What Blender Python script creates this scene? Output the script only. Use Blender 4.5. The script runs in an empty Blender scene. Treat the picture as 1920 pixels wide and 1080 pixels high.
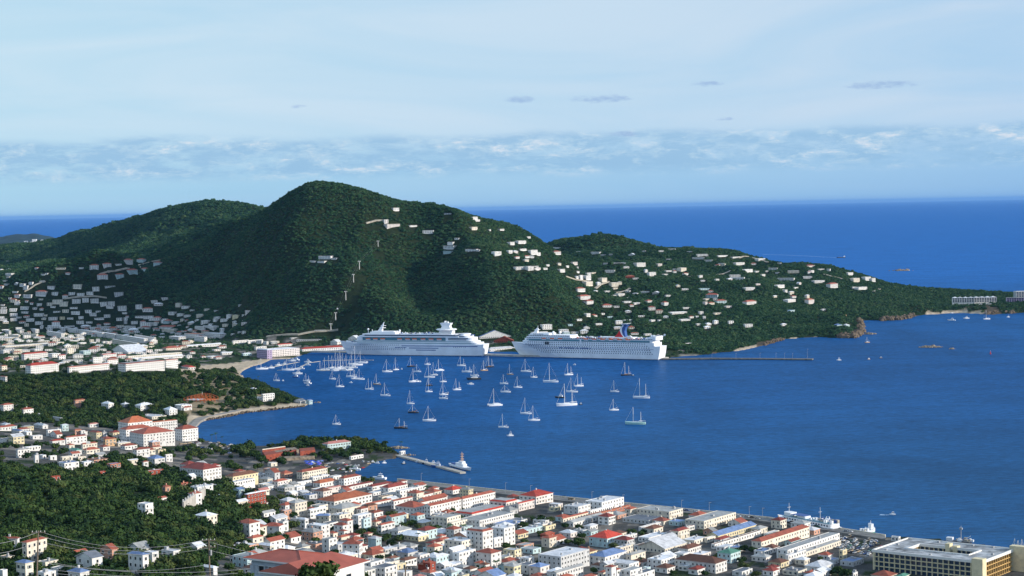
import bpy, bmesh, math, random
import numpy as np
from mathutils import Vector, Matrix
R = math.radians
SC = bpy.context.scene
COL = SC.collection
rng = random.Random(7)
# ---------------------------------------------------------------- camera
H = 250.0; F = 3500.0; VE = -150.0          # eye height, focal length in photo pixels, eye-level row from centre
ROLL = R(1.134); PITCH = math.atan(-VE*math.cos(ROLL)/F)
FWD = Vector((0, math.cos(PITCH), -math.sin(PITCH))); UP = Vector((0, math.sin(PITCH), math.cos(PITCH))); RT = Vector((1, 0, 0))
ax = RT*math.cos(ROLL)-UP*math.sin(ROLL); ay = RT*math.sin(ROLL)+UP*math.cos(ROLL)
cd = bpy.data.cameras.new('camera'); cam = bpy.data.objects.new('camera', cd); COL.objects.link(cam)
cd.sensor_width = 36; cd.lens = 36*F/1920; cd.clip_start = 1; cd.clip_end = 2e6
cam.matrix_world = Matrix(((ax.x, ay.x, -FWD.x, 0), (ax.y, ay.y, -FWD.y, 0), (ax.z, ay.z, -FWD.z, H), (0, 0, 0, 1)))
SC.camera = cam
def ray(px, py):
    d = ax*(px-960) - ay*(py-540) + FWD*F
    return d.x/d.y, d.z/d.y                    # x per metre ahead, z per metre ahead
def proj(x, y, z):
    v = Vector((x, y, z-H)); w = v.dot(FWD)
    return 960+F*v.dot(ax)/w, 540-F*v.dot(ay)/w
def atz(px, py, z=0.0):
    t, s = ray(px, py); D = (z-H)/s
    return t*D, D, z
def atd(px, py, D):
    t, s = ray(px, py)
    return t*D, D, H+s*D
# ---------------------------------------------------------------- light
SUN_AZ = 104.0; SUN_EL = 16.5               # azimuth clockwise from the view direction
wd = bpy.data.worlds.new('World'); SC.world = wd; wd.use_nodes = True
nt = wd.node_tree; N = nt.nodes; L = nt.links; N.clear()
def nd(nt_, t, **k):
    n = nt_.nodes.new(t)
    for a, b in k.items():
        if a.startswith('i_'):
            s = n.inputs[int(a[2:])] if a[2:].isdigit() else n.inputs[a[2:].replace('_', ' ')]
            s.default_value = b
        else: setattr(n, a, b)
    return n
sky = nd(nt, 'ShaderNodeTexSky', sky_type='NISHITA', sun_disc=False, sun_elevation=R(SUN_EL), sun_rotation=R(SUN_AZ), altitude=200, air_density=1.0, dust_density=0.15, ozone_density=2.5)
tc = nd(nt, 'ShaderNodeTexCoord'); sep = nd(nt, 'ShaderNodeSeparateXYZ'); L.new(tc.outputs['Generated'], sep.inputs[0])
def vmath(op, a, b):
    n = nd(nt, 'ShaderNodeMath', operation=op)
    for i, s in enumerate((a, b)):
        if isinstance(s, (int, float)): n.inputs[i].default_value = s
        elif s is not None: L.new(s, n.inputs[i])
    return n.outputs[0]
az_ = vmath('ARCTAN2', sep.outputs[0], sep.outputs[1]); el_ = vmath('ARCSINE', sep.outputs[2], None)
def cloudcoord(sx, sy, oz):
    c = nd(nt, 'ShaderNodeCombineXYZ', i_2=oz); L.new(vmath('MULTIPLY', az_, sx), c.inputs[0]); L.new(vmath('MULTIPLY', el_, sy), c.inputs[1]); return c.outputs[0]
def ramp(ntx, src, pts, ip='LINEAR'):
    r = ntx.nodes.new('ShaderNodeValToRGB'); r.color_ramp.interpolation = ip
    e = r.color_ramp.elements
    while len(e) < len(pts): e.new(0.5)
    for k, (p, c) in enumerate(pts):
        e[k].position = p; e[k].color = (*c, 1) if isinstance(c, tuple) else (c, c, c, 1)
    ntx.links.new(src, r.inputs[0]); return r.outputs[0]
def noise(ntx, vec, scale, detail=5, rough=.5, dist=0):
    n = nd(ntx, 'ShaderNodeTexNoise', i_Scale=scale, i_Detail=detail, i_Roughness=rough, i_Distortion=dist)
    if vec: ntx.links.new(vec, n.inputs[0])
    return n.outputs[0]
def mix(ntx, fac, a, b, bt='MIX'):
    m = nd(ntx, 'ShaderNodeMix', data_type='RGBA', blend_type=bt)
    for i, s in ((0, fac), (6, a), (7, b)):
        if isinstance(s, (int, float)): m.inputs[i].default_value = s
        elif isinstance(s, tuple): m.inputs[i].default_value = (*s, 1)
        else: ntx.links.new(s, m.inputs[i])
    return m.outputs[2]
def mapr(src, a, b, c, d, smooth=True):
    m = nd(nt, 'ShaderNodeMapRange', interpolation_type='SMOOTHSTEP' if smooth else 'LINEAR', i_1=a, i_2=b, i_3=c, i_4=d); L.new(src, m.inputs[0]); return m.outputs[0]
# thin veil of high cloud: streaks that lie nearly level
veil = ramp(nt, noise(nt, cloudcoord(4, 30, 1.3), 1.0, 6, .55, .8), ((.34, .0), (.64, 1.0)))
veil_h = mapr(el_, .018, .05, .25, .95)
veil_m = vmath('MULTIPLY', vmath('ADD', vmath('MULTIPLY', veil, .55), .42), veil_h)
side = mapr(az_, -.27, .29, 0, 1, False)
# the low broken band of small clouds
band_n = ramp(nt, noise(nt, cloudcoord(26, 105, 6.2), 1.0, 12, .70, .2), ((.38, .0), (.52, 1.0)))
lo = mapr(el_, .0145, .023, 0, 1); hi = mapr(vmath('SUBTRACT', el_, vmath('MULTIPLY', noise(nt, cloudcoord(14, 3, 9.9), 1.0, 4), .012)), .0300, .0360, 1, 0)
band_m = vmath('MULTIPLY', vmath('ADD', vmath('MULTIPLY', band_n, .72), .28), vmath('MULTIPLY', lo, hi))
tone = ramp(nt, noise(nt, cloudcoord(48, 150, 3.3), 1.0, 12, .70, .2), ((.47, (.31, .53, .765)), (.56, (.44, .64, .82)), (.645, (.74, .80, .88))))
def S_(v): return (v[0]*KS, v[1]*KS, v[2]*KS)
KS = 8.28
def sc(c, k=KS): return tuple(v*k for v in c)
low_l = mix(nt, side, sc((.385, .66, .84)), sc((.27, .51, .80)))
low_u = mix(nt, side, sc((.42, .70, .87)), sc((.34, .60, .86)))
grad = mix(nt, mapr(el_, 0.0, .045, 0, 1), low_l, low_u)
upper = mix(nt, mapr(el_, .2, 1.0, 0, 1), sc((.17, .40, .88)), sc((.06, .20, .66)))
skyc = mix(nt, .82, sky.outputs[0], upper)
skyc = mix(nt, mapr(el_, .07, .32, 0, 1), grad, skyc)
c1 = mix(nt, veil_m, skyc, mix(nt, side, sc((.62, .79, .91)), sc((.57, .71, .87))))
t7 = mix(nt, 1.0, tone, sc((1, 1, 1)), 'MULTIPLY')
c2 = mix(nt, vmath('MULTIPLY', band_m, .80), c1, t7)
wob = noise(nt, cloudcoord(120, 330, 4.4), 1.0, 10, .75)
cc = c2
for px_, py_, rx_, ry_ in ((980, 188, 34, 8), (1128, 187, 66, 9), (1332, 160, 30, 6), (1645, 164, 78, 9), (1362, 225, 18, 4), (570, 202, 16, 4), (1180, 252, 50, 6)):
    a0 = (px_-960)/3500; e0 = (390-(px_-960)*.0198-py_)/3500
    qa = vmath('POWER', vmath('MULTIPLY', vmath('SUBTRACT', az_, a0), 3500/rx_), 2); qe = vmath('POWER', vmath('MULTIPLY', vmath('SUBTRACT', el_, e0), 3500/ry_), 2)
    mk = mapr(vmath('SUBTRACT', vmath('SUBTRACT', vmath('MULTIPLY', wob, 4.6), 1.0), vmath('ADD', qa, qe)), .35, 1.7, 0, .75); cc = mix(nt, mk, cc, sc((.33, .49, .75)))
bg = nd(nt, 'ShaderNodeBackground', i_Strength=0.12); L.new(cc, bg.inputs[0])
ow = nd(nt, 'ShaderNodeOutputWorld'); L.new(bg.outputs[0], ow.inputs[0])
sd = bpy.data.lights.new('sun', 'SUN'); sd.energy = 5.0; sd.angle = R(.5); sd.color = (1, .90, .78)
so = bpy.data.objects.new('sun', sd); COL.objects.link(so)
sv = Vector((math.sin(R(SUN_AZ))*math.cos(R(SUN_EL)), math.cos(R(SUN_AZ))*math.cos(R(SUN_EL)), math.sin(R(SUN_EL))))
so.rotation_euler = sv.to_track_quat('Z', 'Y').to_euler(); so.location = (0, 0, 900)
SC.view_settings.view_transform = 'Standard'; SC.view_settings.look = 'None'; SC.view_settings.exposure = 0.0; SC.view_settings.gamma = 1
SC.render.engine = 'CYCLES'; SC.cycles.max_bounces = 5; SC.cycles.diffuse_bounces = 2; SC.cycles.glossy_bounces = 2; SC.cycles.volume_bounces = 0
SC.cycles.transparent_max_bounces = 8; SC.cycles.use_denoising = True
# ---------------------------------------------------------------- helpers for materials and meshes
def tag(o, label=None, cat=None, group=None, kind=None):
    for k, v in (('label', label), ('category', cat), ('group', group), ('kind', kind)):
        if v: o[k] = v
    return o
MATS = {}
def mat(name, col, rough=.8, var=.12, vs=.35, spec=.3, metal=0, bump=0, vec='Object'):
    """a painted / weathered surface: base colour with procedural variation"""
    if name in MATS: return MATS[name]
    m = bpy.data.materials.new(name); m.use_nodes = True; t = m.node_tree; p = t.nodes['Principled BSDF']
    p.inputs['Roughness'].default_value = rough; p.inputs['Metallic'].default_value = metal; p.inputs['Specular IOR Level'].default_value = spec
    if var:
        tcn = nd(t, 'ShaderNodeTexCoord'); o = tcn.outputs['Object']
        n = noise(t, o, vs, 6, .65)
        d = tuple(max(0, c*(1-var*2.2)) for c in col); l = tuple(min(1, c*(1+var*.8)) for c in col)
        c = ramp(t, n, ((.3, d), (.62, l)))
        t.links.new(c, p.inputs['Base Color'])
        if bump:
            b = nd(t, 'ShaderNodeBump', i_Strength=bump); t.links.new(n, b.inputs['Height']); t.links.new(b.outputs[0], p.inputs['Normal'])
    else: p.inputs['Base Color'].default_value = (*col, 1)
    MATS[name] = m; return m
def linkmesh(name, vs, fs, m=None, parent=None, smooth=False, mi=None):
    me = bpy.data.meshes.new(name); me.from_pydata(vs, [], fs); me.update()
    if m is not None:
        for q in (m if isinstance(m, (list, tuple)) else [m]): me.materials.append(q)
    if mi is not None: me.polygons.foreach_set('material_index', mi)
    if smooth: me.polygons.foreach_set('use_smooth', [True]*len(me.polygons))
    o = bpy.data.objects.new(name, me); COL.objects.link(o)
    if parent: o.parent = parent
    return o
# ---------------------------------------------------------------- the lie of the land
def vnoise(x, y, seed=0):
    xi = np.floor(x).astype(np.int64); yi = np.floor(y).astype(np.int64); fx = x-xi; fy = y-yi
    fx = fx*fx*(3-2*fx); fy = fy*fy*(3-2*fy)
    def h(a, b):
        v = (a*374761393 + b*668265263 + seed*2147483647) & 0xffffffff
        v = ((v ^ (v >> 13))*1274126177) & 0xffffffff
        return ((v ^ (v >> 16)) & 0xffff)/65535.0
    return (h(xi, yi)*(1-fx)+h(xi+1, yi)*fx)*(1-fy)+(h(xi, yi+1)*(1-fx)+h(xi+1, yi+1)*fx)*fy-.5
TH = 5.5   # trees add to the outline of wooded hills
CP = []
def cpd(s, off=TH):
    for w in s.split():
        a, b, d = map(float, w.split(',')); x, y, z = atd(a, b, d); CP.append((x, y, z-off))
def cpz(s):
    for w in s.split():
        a, b, z = map(float, w.split(',')); CP.append(atz(a, b, z))
def cph(s):      # hidden ground: column, distance, height
    for w in s.split():
        a, d, z = map(float, w.split(',')); t, _ = ray(a, 500); CP.append((t*d, d, z))
# twin ridge at the back left
cpd('-60,470,7200 0,486,6700 60,486,6500 120,470,6500 160,455,6450 200,434,6400 240,416,6350 300,393,6300 340,384,6200 390,377,6150 440,378,6050 480,384,5980')
cpd('150,475,6000 215,462,5900 280,436,5800 350,425,5700 420,425,5500 470,415,5300 250,470,5300 320,455,5200 130,495,5600 60,500,5700 0,505,5700')
cph('520,5200,235 560,4700,262 640,4500,215 700,4400,190 760,4400,175 850,4400,170 950,4500,115 590,4350,275 680,4250,235 1020,4600,80 900,4800,60 780,4800,90 560,5600,200 420,6900,200 300,7100,180 150,7400,110')
# main hill
cpd('480,402,4600 500,388,4430 520,373,4270 545,357,4150 565,349,4070 580,343,4050 600,343,4040 640,350,4020 680,362,4000 700,372,3990 725,387,3980 760,394,4000 800,394,4010 850,394,4000 875,405,4010 890,413,4020 930,422,4070 960,433,4100 985,441,4150 1003,450,4200 1020,459,4250')
cpd('570,372,3960 535,425,3880 490,475,3990 440,525,4010 395,565,4040 360,592,4000')
cpd('430,430,4580 350,470,4700 300,500,4640 350,540,4300 420,490,4420 300,555,4260 250,540,4560')
cpd('600,420,3900 680,430,3900 700,404,3940 740,412,3930 640,540,3640 640,600,3600 720,560,3600 700,490,3750 640,470,3790')
cpd('605,487,3760 560,512,3740 500,552,3770 450,602,3745 545,465,3850 500,508,3920 470,540,3920 430,585,3860')
cpd('770,480,3840 790,530,3770 800,580,3640 790,620,3480 840,420,3960 830,470,3850 870,475,3780 895,510,3690 885,560,3580 900,605,3480')
cpd('960,480,3850 1000,510,3720 1040,560,3560 1055,605,3510 1070,500,4000 1100,545,3850 1110,590,3640 930,540,3590 980,580,3530')
# right-hand hills
cpd('1040,500,4150 1080,520,3980 1150,560,3760 1200,600,3560 1300,600,3600 1350,636,3440 1100,490,4300 1200,500,4300 1150,478,4900 1250,500,4350')
cpd('1250,530,4080 1300,560,3850 1300,500,4400 1350,520,4150 1450,520,4350 1400,570,3830 1500,560,4000 1560,590,3720 1450,600,3640 1520,610,3580 1400,545,4020')
cpd('1235,468,4800 1260,463,4800 1300,470,4750 1320,470,4850 1360,467,4900 1400,474,4900 1420,484,4800 1470,491,4750 1510,498,4700 1590,507,4700 1640,520,4700 1690,533,4720')
cpd('1028,459,5400 1045,453,5450 1075,449,5500 1120,447,5500 1160,448,5450 1188,452,5400 1212,462,5350 1230,469,5300 1130,470,5200 1060,470,5150')
cpd('1500,520,4450 1580,540,4350 1640,545,4350 1600,590,3760 1590,608,3500 1650,575,4050 1700,570,4250 1740,562,4450 1560,562,4060', 4)
cpz('1760,580,7 1800,577,11 1850,574,12 1905,577,10 1960,575,10 1820,548,16 1880,553,14 1940,556,12 1780,552,16 1700,590,7 1730,575,16')
# harbour-side flats and the bay town
cpz('0,640,10 90,640,9 180,645,8 270,650,6 350,650,6 430,650,5 430,632,7 500,640,5 580,640,5 640,640,6 700,646,7 800,645,8 900,642,7 980,642,7 1100,642,10 1200,640,12 1280,645,10 650,652,3.5 1300,655,6')
cpz('0,600,30 60,600,28 140,600,26 220,600,22 300,600,20 380,612,18 440,620,12 0,560,55 60,555,58 130,560,48 220,560,42 0,525,95 60,520,100 130,515,115 200,508,128 260,498,136 300,492,135 190,530,95')
cpz('0,705,28 60,703,30 130,702,30 200,702,30 270,700,30 330,698,26 380,700,18 430,712,10 0,670,12 100,670,12 250,672,9 350,675,8 420,690,4 470,715,7 500,735,7 540,750,5')
cpz('0,770,12 100,770,8 200,775,7 300,780,6 360,768,9 420,755,8 330,800,4 250,800,6 0,810,20 100,815,14 200,815,9 300,830,4 380,830,3 400,850,3 350,850,5')
# the near town: flat by the water, climbing towards the lookout on the left
cpz('0,850,36 100,858,36 200,860,28 280,850,14 0,900,52 100,905,50 200,905,42 300,900,26 380,890,12 450,900,6 500,880,3 600,880,3 420,930,28 340,930,38 250,960,55 120,960,64 0,960,68')
cpz('480,960,24 520,930,8 560,980,14 600,920,3.5 700,930,3 700,980,5 800,960,3 900,980,3 1000,980,3 640,1020,16 720,1040,16 800,1040,12 900,1040,10 1000,1040,8 1100,1060,8 1250,1060,5 1400,1070,4 1600,1070,3 1850,1070,2.5')
cpz('0,1020,76 100,1020,74 200,1030,74 300,1035,70 380,1000,52 400,1040,66 0,1075,88 100,1075,90 200,1075,88 300,1075,86 400,1075,78 480,1020,40 560,1060,38 1200,1000,3 1400,1010,3 1600,1040,3 1750,1040,3 1300,960,3 1100,950,3 500,840,3 600,850,3 700,840,2.5 450,860,3')
cph('400,560,124 0,600,126 700,800,48 800,600,60 700,450,110 300,430,160 72,350,180 200,350,180 390,350,179 560,330,180 640,335,178 800,340,150 1100,700,40 1100,400,90 1500,800,12 1900,800,6 1500,400,60 1900,400,40')
cph('1950,4600,8 2100,4600,6 2300,4600,5 1960,4350,9')
cph('0,150,228 900,150,225 1900,150,215 0,60,243 1900,60,240 2300,900,3 -400,900,110 -400,400,170 -300,1500,60 -300,3000,20 -300,5000,90 -300,7000,60')
# ---- shoreline (column,row on the photo's water level), then the far side (column,distance)
SH = '2300,586 1930,586 1860,590 1800,587 1760,589 1735,590 1712,594 1690,600 1660,602 1640,601 1618,601 1612,606 1616,615 1619,625 1605,634 1585,633 1560,634 1528,632 1500,634 1470,636 1455,641 1432,648 1400,655 1380,659 1345,662 1320,666 1285,668 1250,672 1150,668 1050,663 950,660 850,658 750,657 700,655 640,655 612,657 590,659 560,668 540,674 508,675 490,683 470,688 457,694 450,701 460,709 478,715 500,722 520,730 540,739 560,748 575,752 583,757 570,762 540,765 500,770 460,774 420,783 390,788 372,793 360,801 362,812 372,822 400,830 440,836 480,838 520,834 560,829 640,824 700,826 735,840 748,850 742,860 715,864 700,868 686,876 664,884 668,890 700,899 760,905 850,915 950,925 1050,935 1150,944 1250,954 1350,963 1440,974 1540,989 1640,1006 1760,1012 1900,1030 2300,1090'
BK = '2300,4850 1900,4900 1800,5050 1700,5080 1600,5150 1500,5300 1300,5700 1200,6300 1080,6500 990,6300 920,5300 760,5200 620,6300 500,7000 250,7700 0,8400 -300,9000'
def sea_pt(w): a, b = map(float, w.split(',')); x, y, _ = atz(a, b, 0); return (x, y)
SHORE = [sea_pt(w) for w in SH.split()]
BACK = [(lambda a, d: (ray(a, 500)[0]*d, d))(*map(float, w.split(','))) for w in BK.split()]
POLY = [(1200, 20)]+[(-300, 20), (-2000, 1500), (-4500, 9000)]+BACK[::-1]+[(4000, 5400)]+SHORE+[(1500, 900)]
for x, y in SHORE: CP.append((x, y, 0.6))
for x, y in BACK: CP.append((x, y, 0.0))
P = np.array(CP); PX = P[:, :2]/1000
def tps_u(r2): return np.where(r2 > 1e-12, .5*r2*np.log(r2+1e-12), 0)
n_ = len(P); K = tps_u(((PX[:, None]-PX[None])**2).sum(2))+np.eye(n_)*2e-4
A = np.zeros((n_+3, n_+3)); A[:n_, :n_] = K; A[:n_, n_] = 1; A[:n_, n_+1:] = PX; A[n_, :n_] = 1; A[n_+1:, :n_] = PX.T
W = np.linalg.solve(A, np.concatenate([P[:, 2], [0, 0, 0]]))
def tps(x, y):
    X = np.stack([x, y], -1)/1000; out = np.empty(len(x))
    for i in range(0, len(x), 20000):
        q = X[i:i+20000]; d = ((q[:, None]-PX[None])**2).sum(2); out[i:i+20000] = tps_u(d)@W[:n_]+W[n_]+q@W[n_+1:]
    return out
def signed(x, y, poly=POLY):
    """distance to the outline, positive on land"""
    d = np.full(len(x), 1e18); ins = np.zeros(len(x), bool)
    for (ax_, ay_), (bx, by) in zip(poly, poly[1:]+poly[:1]):
        ex, ey = bx-ax_, by-ay_; l2 = ex*ex+ey*ey+1e-9
        u = np.clip(((x-ax_)*ex+(y-ay_)*ey)/l2, 0, 1)
        d = np.minimum(d, (x-ax_-u*ex)**2+(y-ay_-u*ey)**2)
        c = ((ay_ > y) != (by > y)) & (x < ex*(y-ay_)/(ey if abs(ey) > 1e-9 else 1e-9)+ax_)
        ins ^= c
    return np.sqrt(d)*np.where(ins, 1, -1)
def bumps(x, y, z):
    k = np.clip((z-25)/60, 0, 1)
    g = vnoise(x/260, y/260, 1)*15+vnoise(x/110, y/110, 2)*8
    rg = 1-np.abs(2*(vnoise(x/150+y/900, y/330, 7)+.5)-1); rg2 = 1-np.abs(2*(vnoise(x/70, y/160, 8)+.5)-1)
    g = g+(rg-.5)*20+(rg2-.5)*8
    k = k*np.clip((y-1800)/1000, 0, 1)*(1-.8*np.clip((z-225)/50, 0, 1))
    return g*k + vnoise(x/45, y/45, 3)*2.2*np.clip((z-8)/30, 0, 1)
TG = np.linspace(-.335, .335, 560); DG = np.exp(np.linspace(math.log(60), math.log(9200), 760))
tt, dd = np.meshgrid(TG, DG); gx = (tt*dd).ravel(); gy = dd.ravel()
gz = tps(gx, gy); sg = signed(gx, gy)
sg = sg+vnoise(gx/22, gy/22, 9)*5*np.clip((gy-3000)/500, 0, 1)
gz = gz+bumps(gx, gy, gz)
lim = H-.197*gy-3-24*np.clip((800-gy)/110, 0, 1)*np.clip((gy-420)/120, 0, 1); gz = np.where(gy < 800, np.minimum(gz, lim), gz)
land = np.maximum(gz, 1.6)
gz = np.where(sg > 0, 1.0+(land-1.0)*np.clip(sg/40+.12, 0, 1), -8*np.clip(-sg/12, 0, 1)-.3)
GZ = gz.reshape(len(DG), len(TG)); SG = sg.reshape(GZ.shape)
LD = np.log(DG)
def colz(t, G=None):
    G = GZ if G is None else G
    f = (t-TG[0])/(TG[1]-TG[0]); i = int(min(max(f, 0), len(TG)-2)); f -= i
    return G[:, i]*(1-f)+G[:, i+1]*f
def gh(x, y):
    c = colz(x/max(y, 1)); return float(np.interp(math.log(max(y, 61)), LD, c))
def gharr(x, y, G=None):
    G = GZ if G is None else G
    u = np.clip((x/y-TG[0])/(TG[1]-TG[0]), 0, len(TG)-1.001); v = np.clip((np.log(y)-LD[0])/(LD[1]-LD[0]), 0, len(DG)-1.001)
    i = u.astype(int); j = v.astype(int); u -= i; v -= j
    return (G[j, i]*(1-u)+G[j, i+1]*u)*(1-v)+(G[j+1, i]*(1-u)+G[j+1, i+1]*u)*v
def pick(px, py, dmin=60):
    """where the sight line through a point of the photo meets the ground or the sea"""
    t, s = ray(px, py); c = np.maximum(colz(t), 0.0); l = H+s*DG
    hit = np.nonzero((c >= l) & (DG > dmin))[0]
    if len(hit) == 0: return atz(px, py, 0)
    k = hit[0]; a = l[k-1]-c[k-1]; b = l[k]-c[k]; f = a/(a-b) if a != b else 0
    D = DG[k-1]+(DG[k]-DG[k-1])*f; return t*D, D, H+s*D
# zones by place on the ground: 1 wood, 2 town, 3 sand, 4 rock, 5 grass
def inpoly(px, py, pts):
    r = np.zeros(len(px), bool); n = len(pts)
    for k in range(n):
        (a, b), (c, d) = pts[k], pts[(k+1) % n]
        r ^= ((b > py) != (d > py)) & (px < (c-a)*(py-b)/((d-b) or 1e-9)+a)
    return r
def parr(x, y, z):
    vx, vy, vz = x, y, z-H
    w = vx*FWD.x+vy*FWD.y+vz*FWD.z
    return 960+F*(vx*ax.x+vy*ax.y+vz*ax.z)/w, 540-F*(vx*ay.x+vy*ay.y+vz*ay.z)/w
def pl(s): return [tuple(map(float, w.split(','))) for w in s.split()]
ZN = {
 'sand': [pl('440,678 500,670 560,668 500,684 455,705 436,690 380,694 372,684'), pl('1380,652 1470,632 1530,630 1530,640 1440,652 1370,668'), pl('1735,592 1735,585 1800,580 1860,584 1860,592'), pl('355,770 380,775 480,760 575,750 590,765 400,795 360,815 345,800'), pl('330,690 430,683 430,690 340,698')],
 'rock': [pl('1596,620 1612,610 1624,612 1624,640 1590,640 1590,630'), pl('1680,594 1715,588 1722,602 1675,606'), pl('1420,640 1450,634 1465,640 1420,658'), pl('1850,570 1870,575 1890,600 1840,600'), pl('735,845 760,845 780,865 735,870')],
 'town': [pl('-100,690 -100,632 120,629 300,634 460,630 700,640 980,640 1180,650 1300,655 1340,680 640,690 560,680 400,690 350,675 200,680 -50,690'),
          pl('-200,690 200,678 345,668 345,697 100,703 -200,712'),
          pl('-100,785 100,790 230,802 250,790 335,790 360,800 380,822 500,832 620,840 700,840 760,850 700,890 1050,930 1640,1000 2300,1080 2300,1500 560,1500 380,1085 380,1060 470,1000 520,960 420,900 330,880 270,858 180,858 90,875 -100,868')],
 'dirt': [pl('345,770 350,745 440,740 520,733 520,745 460,755 400,768'), pl('330,690 480,700 430,740 340,720')],
 'cond': []}
HAZE = 0.75e-5
ppx, ppy = parr(gx, gy, np.maximum(gz, 0)+2)
zone = np.ones(len(gx), int)
for k, name in ((2, 'town'), (5, 'dirt'), (3, 'sand'), (4, 'rock')):
    for pg in ZN[name]: zone[inpoly(ppx, ppy, pg)] = k
# the zones belong to the ground seen from the lookout; keep the far side of ridges wooded
zone[(gy > 5200)] = 1
zone[(gy < 750)] = 1
zone[(sg < 5) & (gy > 3000) & (zone == 1) & (vnoise(gx/30, gy/30, 12) > .1)] = 4
ZONE = zone.reshape(GZ.shape)
ZC = {1: (.020, .032, .012), 2: (.085, .086, .082), 3: (.52, .43, .31), 4: (.11, .085, .055), 5: (.30, .24, .15)}  # wood floor darkened: its colour stands in for shadow between the crowns
nv = len(gx); colr = np.ones((nv, 4), np.float32)
for k, c in ZC.items(): colr[zone == k, :3] = c
tn = (zone == 2); g1 = vnoise(gx/28, gy/28, 20)+.5*vnoise(gx/9, gy/9, 21)
colr[tn & (g1 > np.where(gy > 2300, -.12, .30)), :3] = (.03, .05, .018)
colr[tn & (g1 < -.22), :3] = (.24, .22, .19)
nj, ni = GZ.shape
idx = np.arange(nj*ni).reshape(nj, ni)
q = np.stack([idx[:-1, :-1], idx[:-1, 1:], idx[1:, 1:], idx[1:, :-1]], -1).reshape(-1, 4)
keep = (gz[q].max(1) > -7.9); q = q[keep]
me = bpy.data.meshes.new('terrain'); me.vertices.add(nv); me.vertices.foreach_set('co', np.stack([gx, gy, gz], 1).ravel().astype(np.float32))
me.loops.add(q.size); me.loops.foreach_set('vertex_index', q.ravel().astype(np.int32)); me.polygons.add(len(q)); me.polygons.foreach_set('loop_start', (np.arange(len(q))*4).astype(np.int32))
me.update(calc_edges=True); me.polygons.foreach_set('use_smooth', [True]*len(q))
ca = me.color_attributes.new('ground', 'FLOAT_COLOR', 'POINT'); ca.data.foreach_set('color', colr.ravel())
m = bpy.data.materials.new('ground_cover'); m.use_nodes = True; t = m.node_tree; p = t.nodes['Principled BSDF']
vc = nd(t, 'ShaderNodeVertexColor', layer_name='ground'); geo = nd(t, 'ShaderNodeNewGeometry')
n1 = noise(t, geo.outputs[0], .12, 8, .7); n2 = noise(t, geo.outputs[0], .9, 4, .6)
c = mix(t, 1.0, vc.outputs[0], ramp(t, n1, ((.3, .55), (.7, 1.35))), 'MULTIPLY'); c = mix(t, 1.0, c, ramp(t, n2, ((.3, .7), (.7, 1.2))), 'MULTIPLY')
t.links.new(c, p.inputs['Base Color']); p.inputs['Roughness'].default_value = .95; p.inputs['Specular IOR Level'].default_value = .1
b = nd(t, 'ShaderNodeBump', i_Strength=.8, i_Distance=2.0); t.links.new(n1, b.inputs['Height']); t.links.new(b.outputs[0], p.inputs['Normal'])
me.materials.append(m); o = bpy.data.objects.new('terrain', me); COL.objects.link(o); tag(o, kind='structure')
# ---------------------------------------------------------------- sea
rr = [0]+list(np.exp(np.linspace(math.log(200), math.log(300000), 46))); na = 96; vs = [(0, 0, 0)]; fs = []
for r_ in rr[1:]:
    for k in range(na): vs.append((r_*math.sin(2*math.pi*k/na), r_*math.cos(2*math.pi*k/na), 0))
for k in range(na): fs.append((0, 1+(k+1) % na, 1+k))
for j in range(len(rr)-2):
    for k in range(na):
        a = 1+j*na+k; b_ = 1+j*na+(k+1) % na; fs.append((a, b_, b_+na, a+na))
m = bpy.data.materials.new('sea_water'); m.use_nodes = True; t = m.node_tree; p = t.nodes['Principled BSDF']
geo = nd(t, 'ShaderNodeNewGeometry'); vt = nd(t, 'ShaderNodeVectorMath', operation='MULTIPLY'); vt.inputs[1].default_value = (1, .34, 1); t.links.new(geo.outputs[0], vt.inputs[0])
nb = noise(t, vt.outputs[0], .0016, 5, .55, .4); ns = noise(t, vt.outputs[0], .006, 5, .6, .6)
deep = ramp(t, nb, ((.35, (.0085, .070, .215)), (.65, (.0120, .096, .285))))
deep = mix(t, 1.0, deep, ramp(t, ns, ((.32, .80), (.5, 1.0), (.7, 1.12))), 'MULTIPLY')
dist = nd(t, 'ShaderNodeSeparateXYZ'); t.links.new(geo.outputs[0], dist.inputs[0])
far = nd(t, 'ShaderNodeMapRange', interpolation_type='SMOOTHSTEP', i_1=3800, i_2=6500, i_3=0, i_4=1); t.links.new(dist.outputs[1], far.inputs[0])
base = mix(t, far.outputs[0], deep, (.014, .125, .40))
t.nodes.remove(p)
near = nd(t, 'ShaderNodeMapRange', interpolation_type='SMOOTHSTEP', i_1=1300, i_2=2600, i_3=0, i_4=1); t.links.new(dist.outputs[1], near.inputs[0])
base = mix(t, 1.0, base, mix(t, near.outputs[0], (.95, .92, .80), (1.0, 1.0, 1.0)), 'MULTIPLY')
sv_ = nd(t, 'ShaderNodeVectorMath', operation='MULTIPLY'); sv_.inputs[1].default_value = (.55, 1.2, 1); t.links.new(geo.outputs[0], sv_.inputs[0])
n3 = noise(t, sv_.outputs[0], .012, 7, .68, .5); base = mix(t, 1.0, base, ramp(t, n3, ((.30, .78), (.5, 1.0), (.72, 1.16))), 'MULTIPLY')
n4 = noise(t, sv_.outputs[0], .16, 5, .7, .3); base = mix(t, 1.0, base, ramp(t, n4, ((.30, .60), (.5, 1.0), (.72, 1.5))), 'MULTIPLY')
w1 = noise(t, vt.outputs[0], .55, 6, .62, .2); w2 = noise(t, vt.outputs[0], .09, 5, .6, .3)
b1 = nd(t, 'ShaderNodeBump', i_Strength=.55, i_Distance=.5); t.links.new(w1, b1.inputs['Height'])
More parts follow.
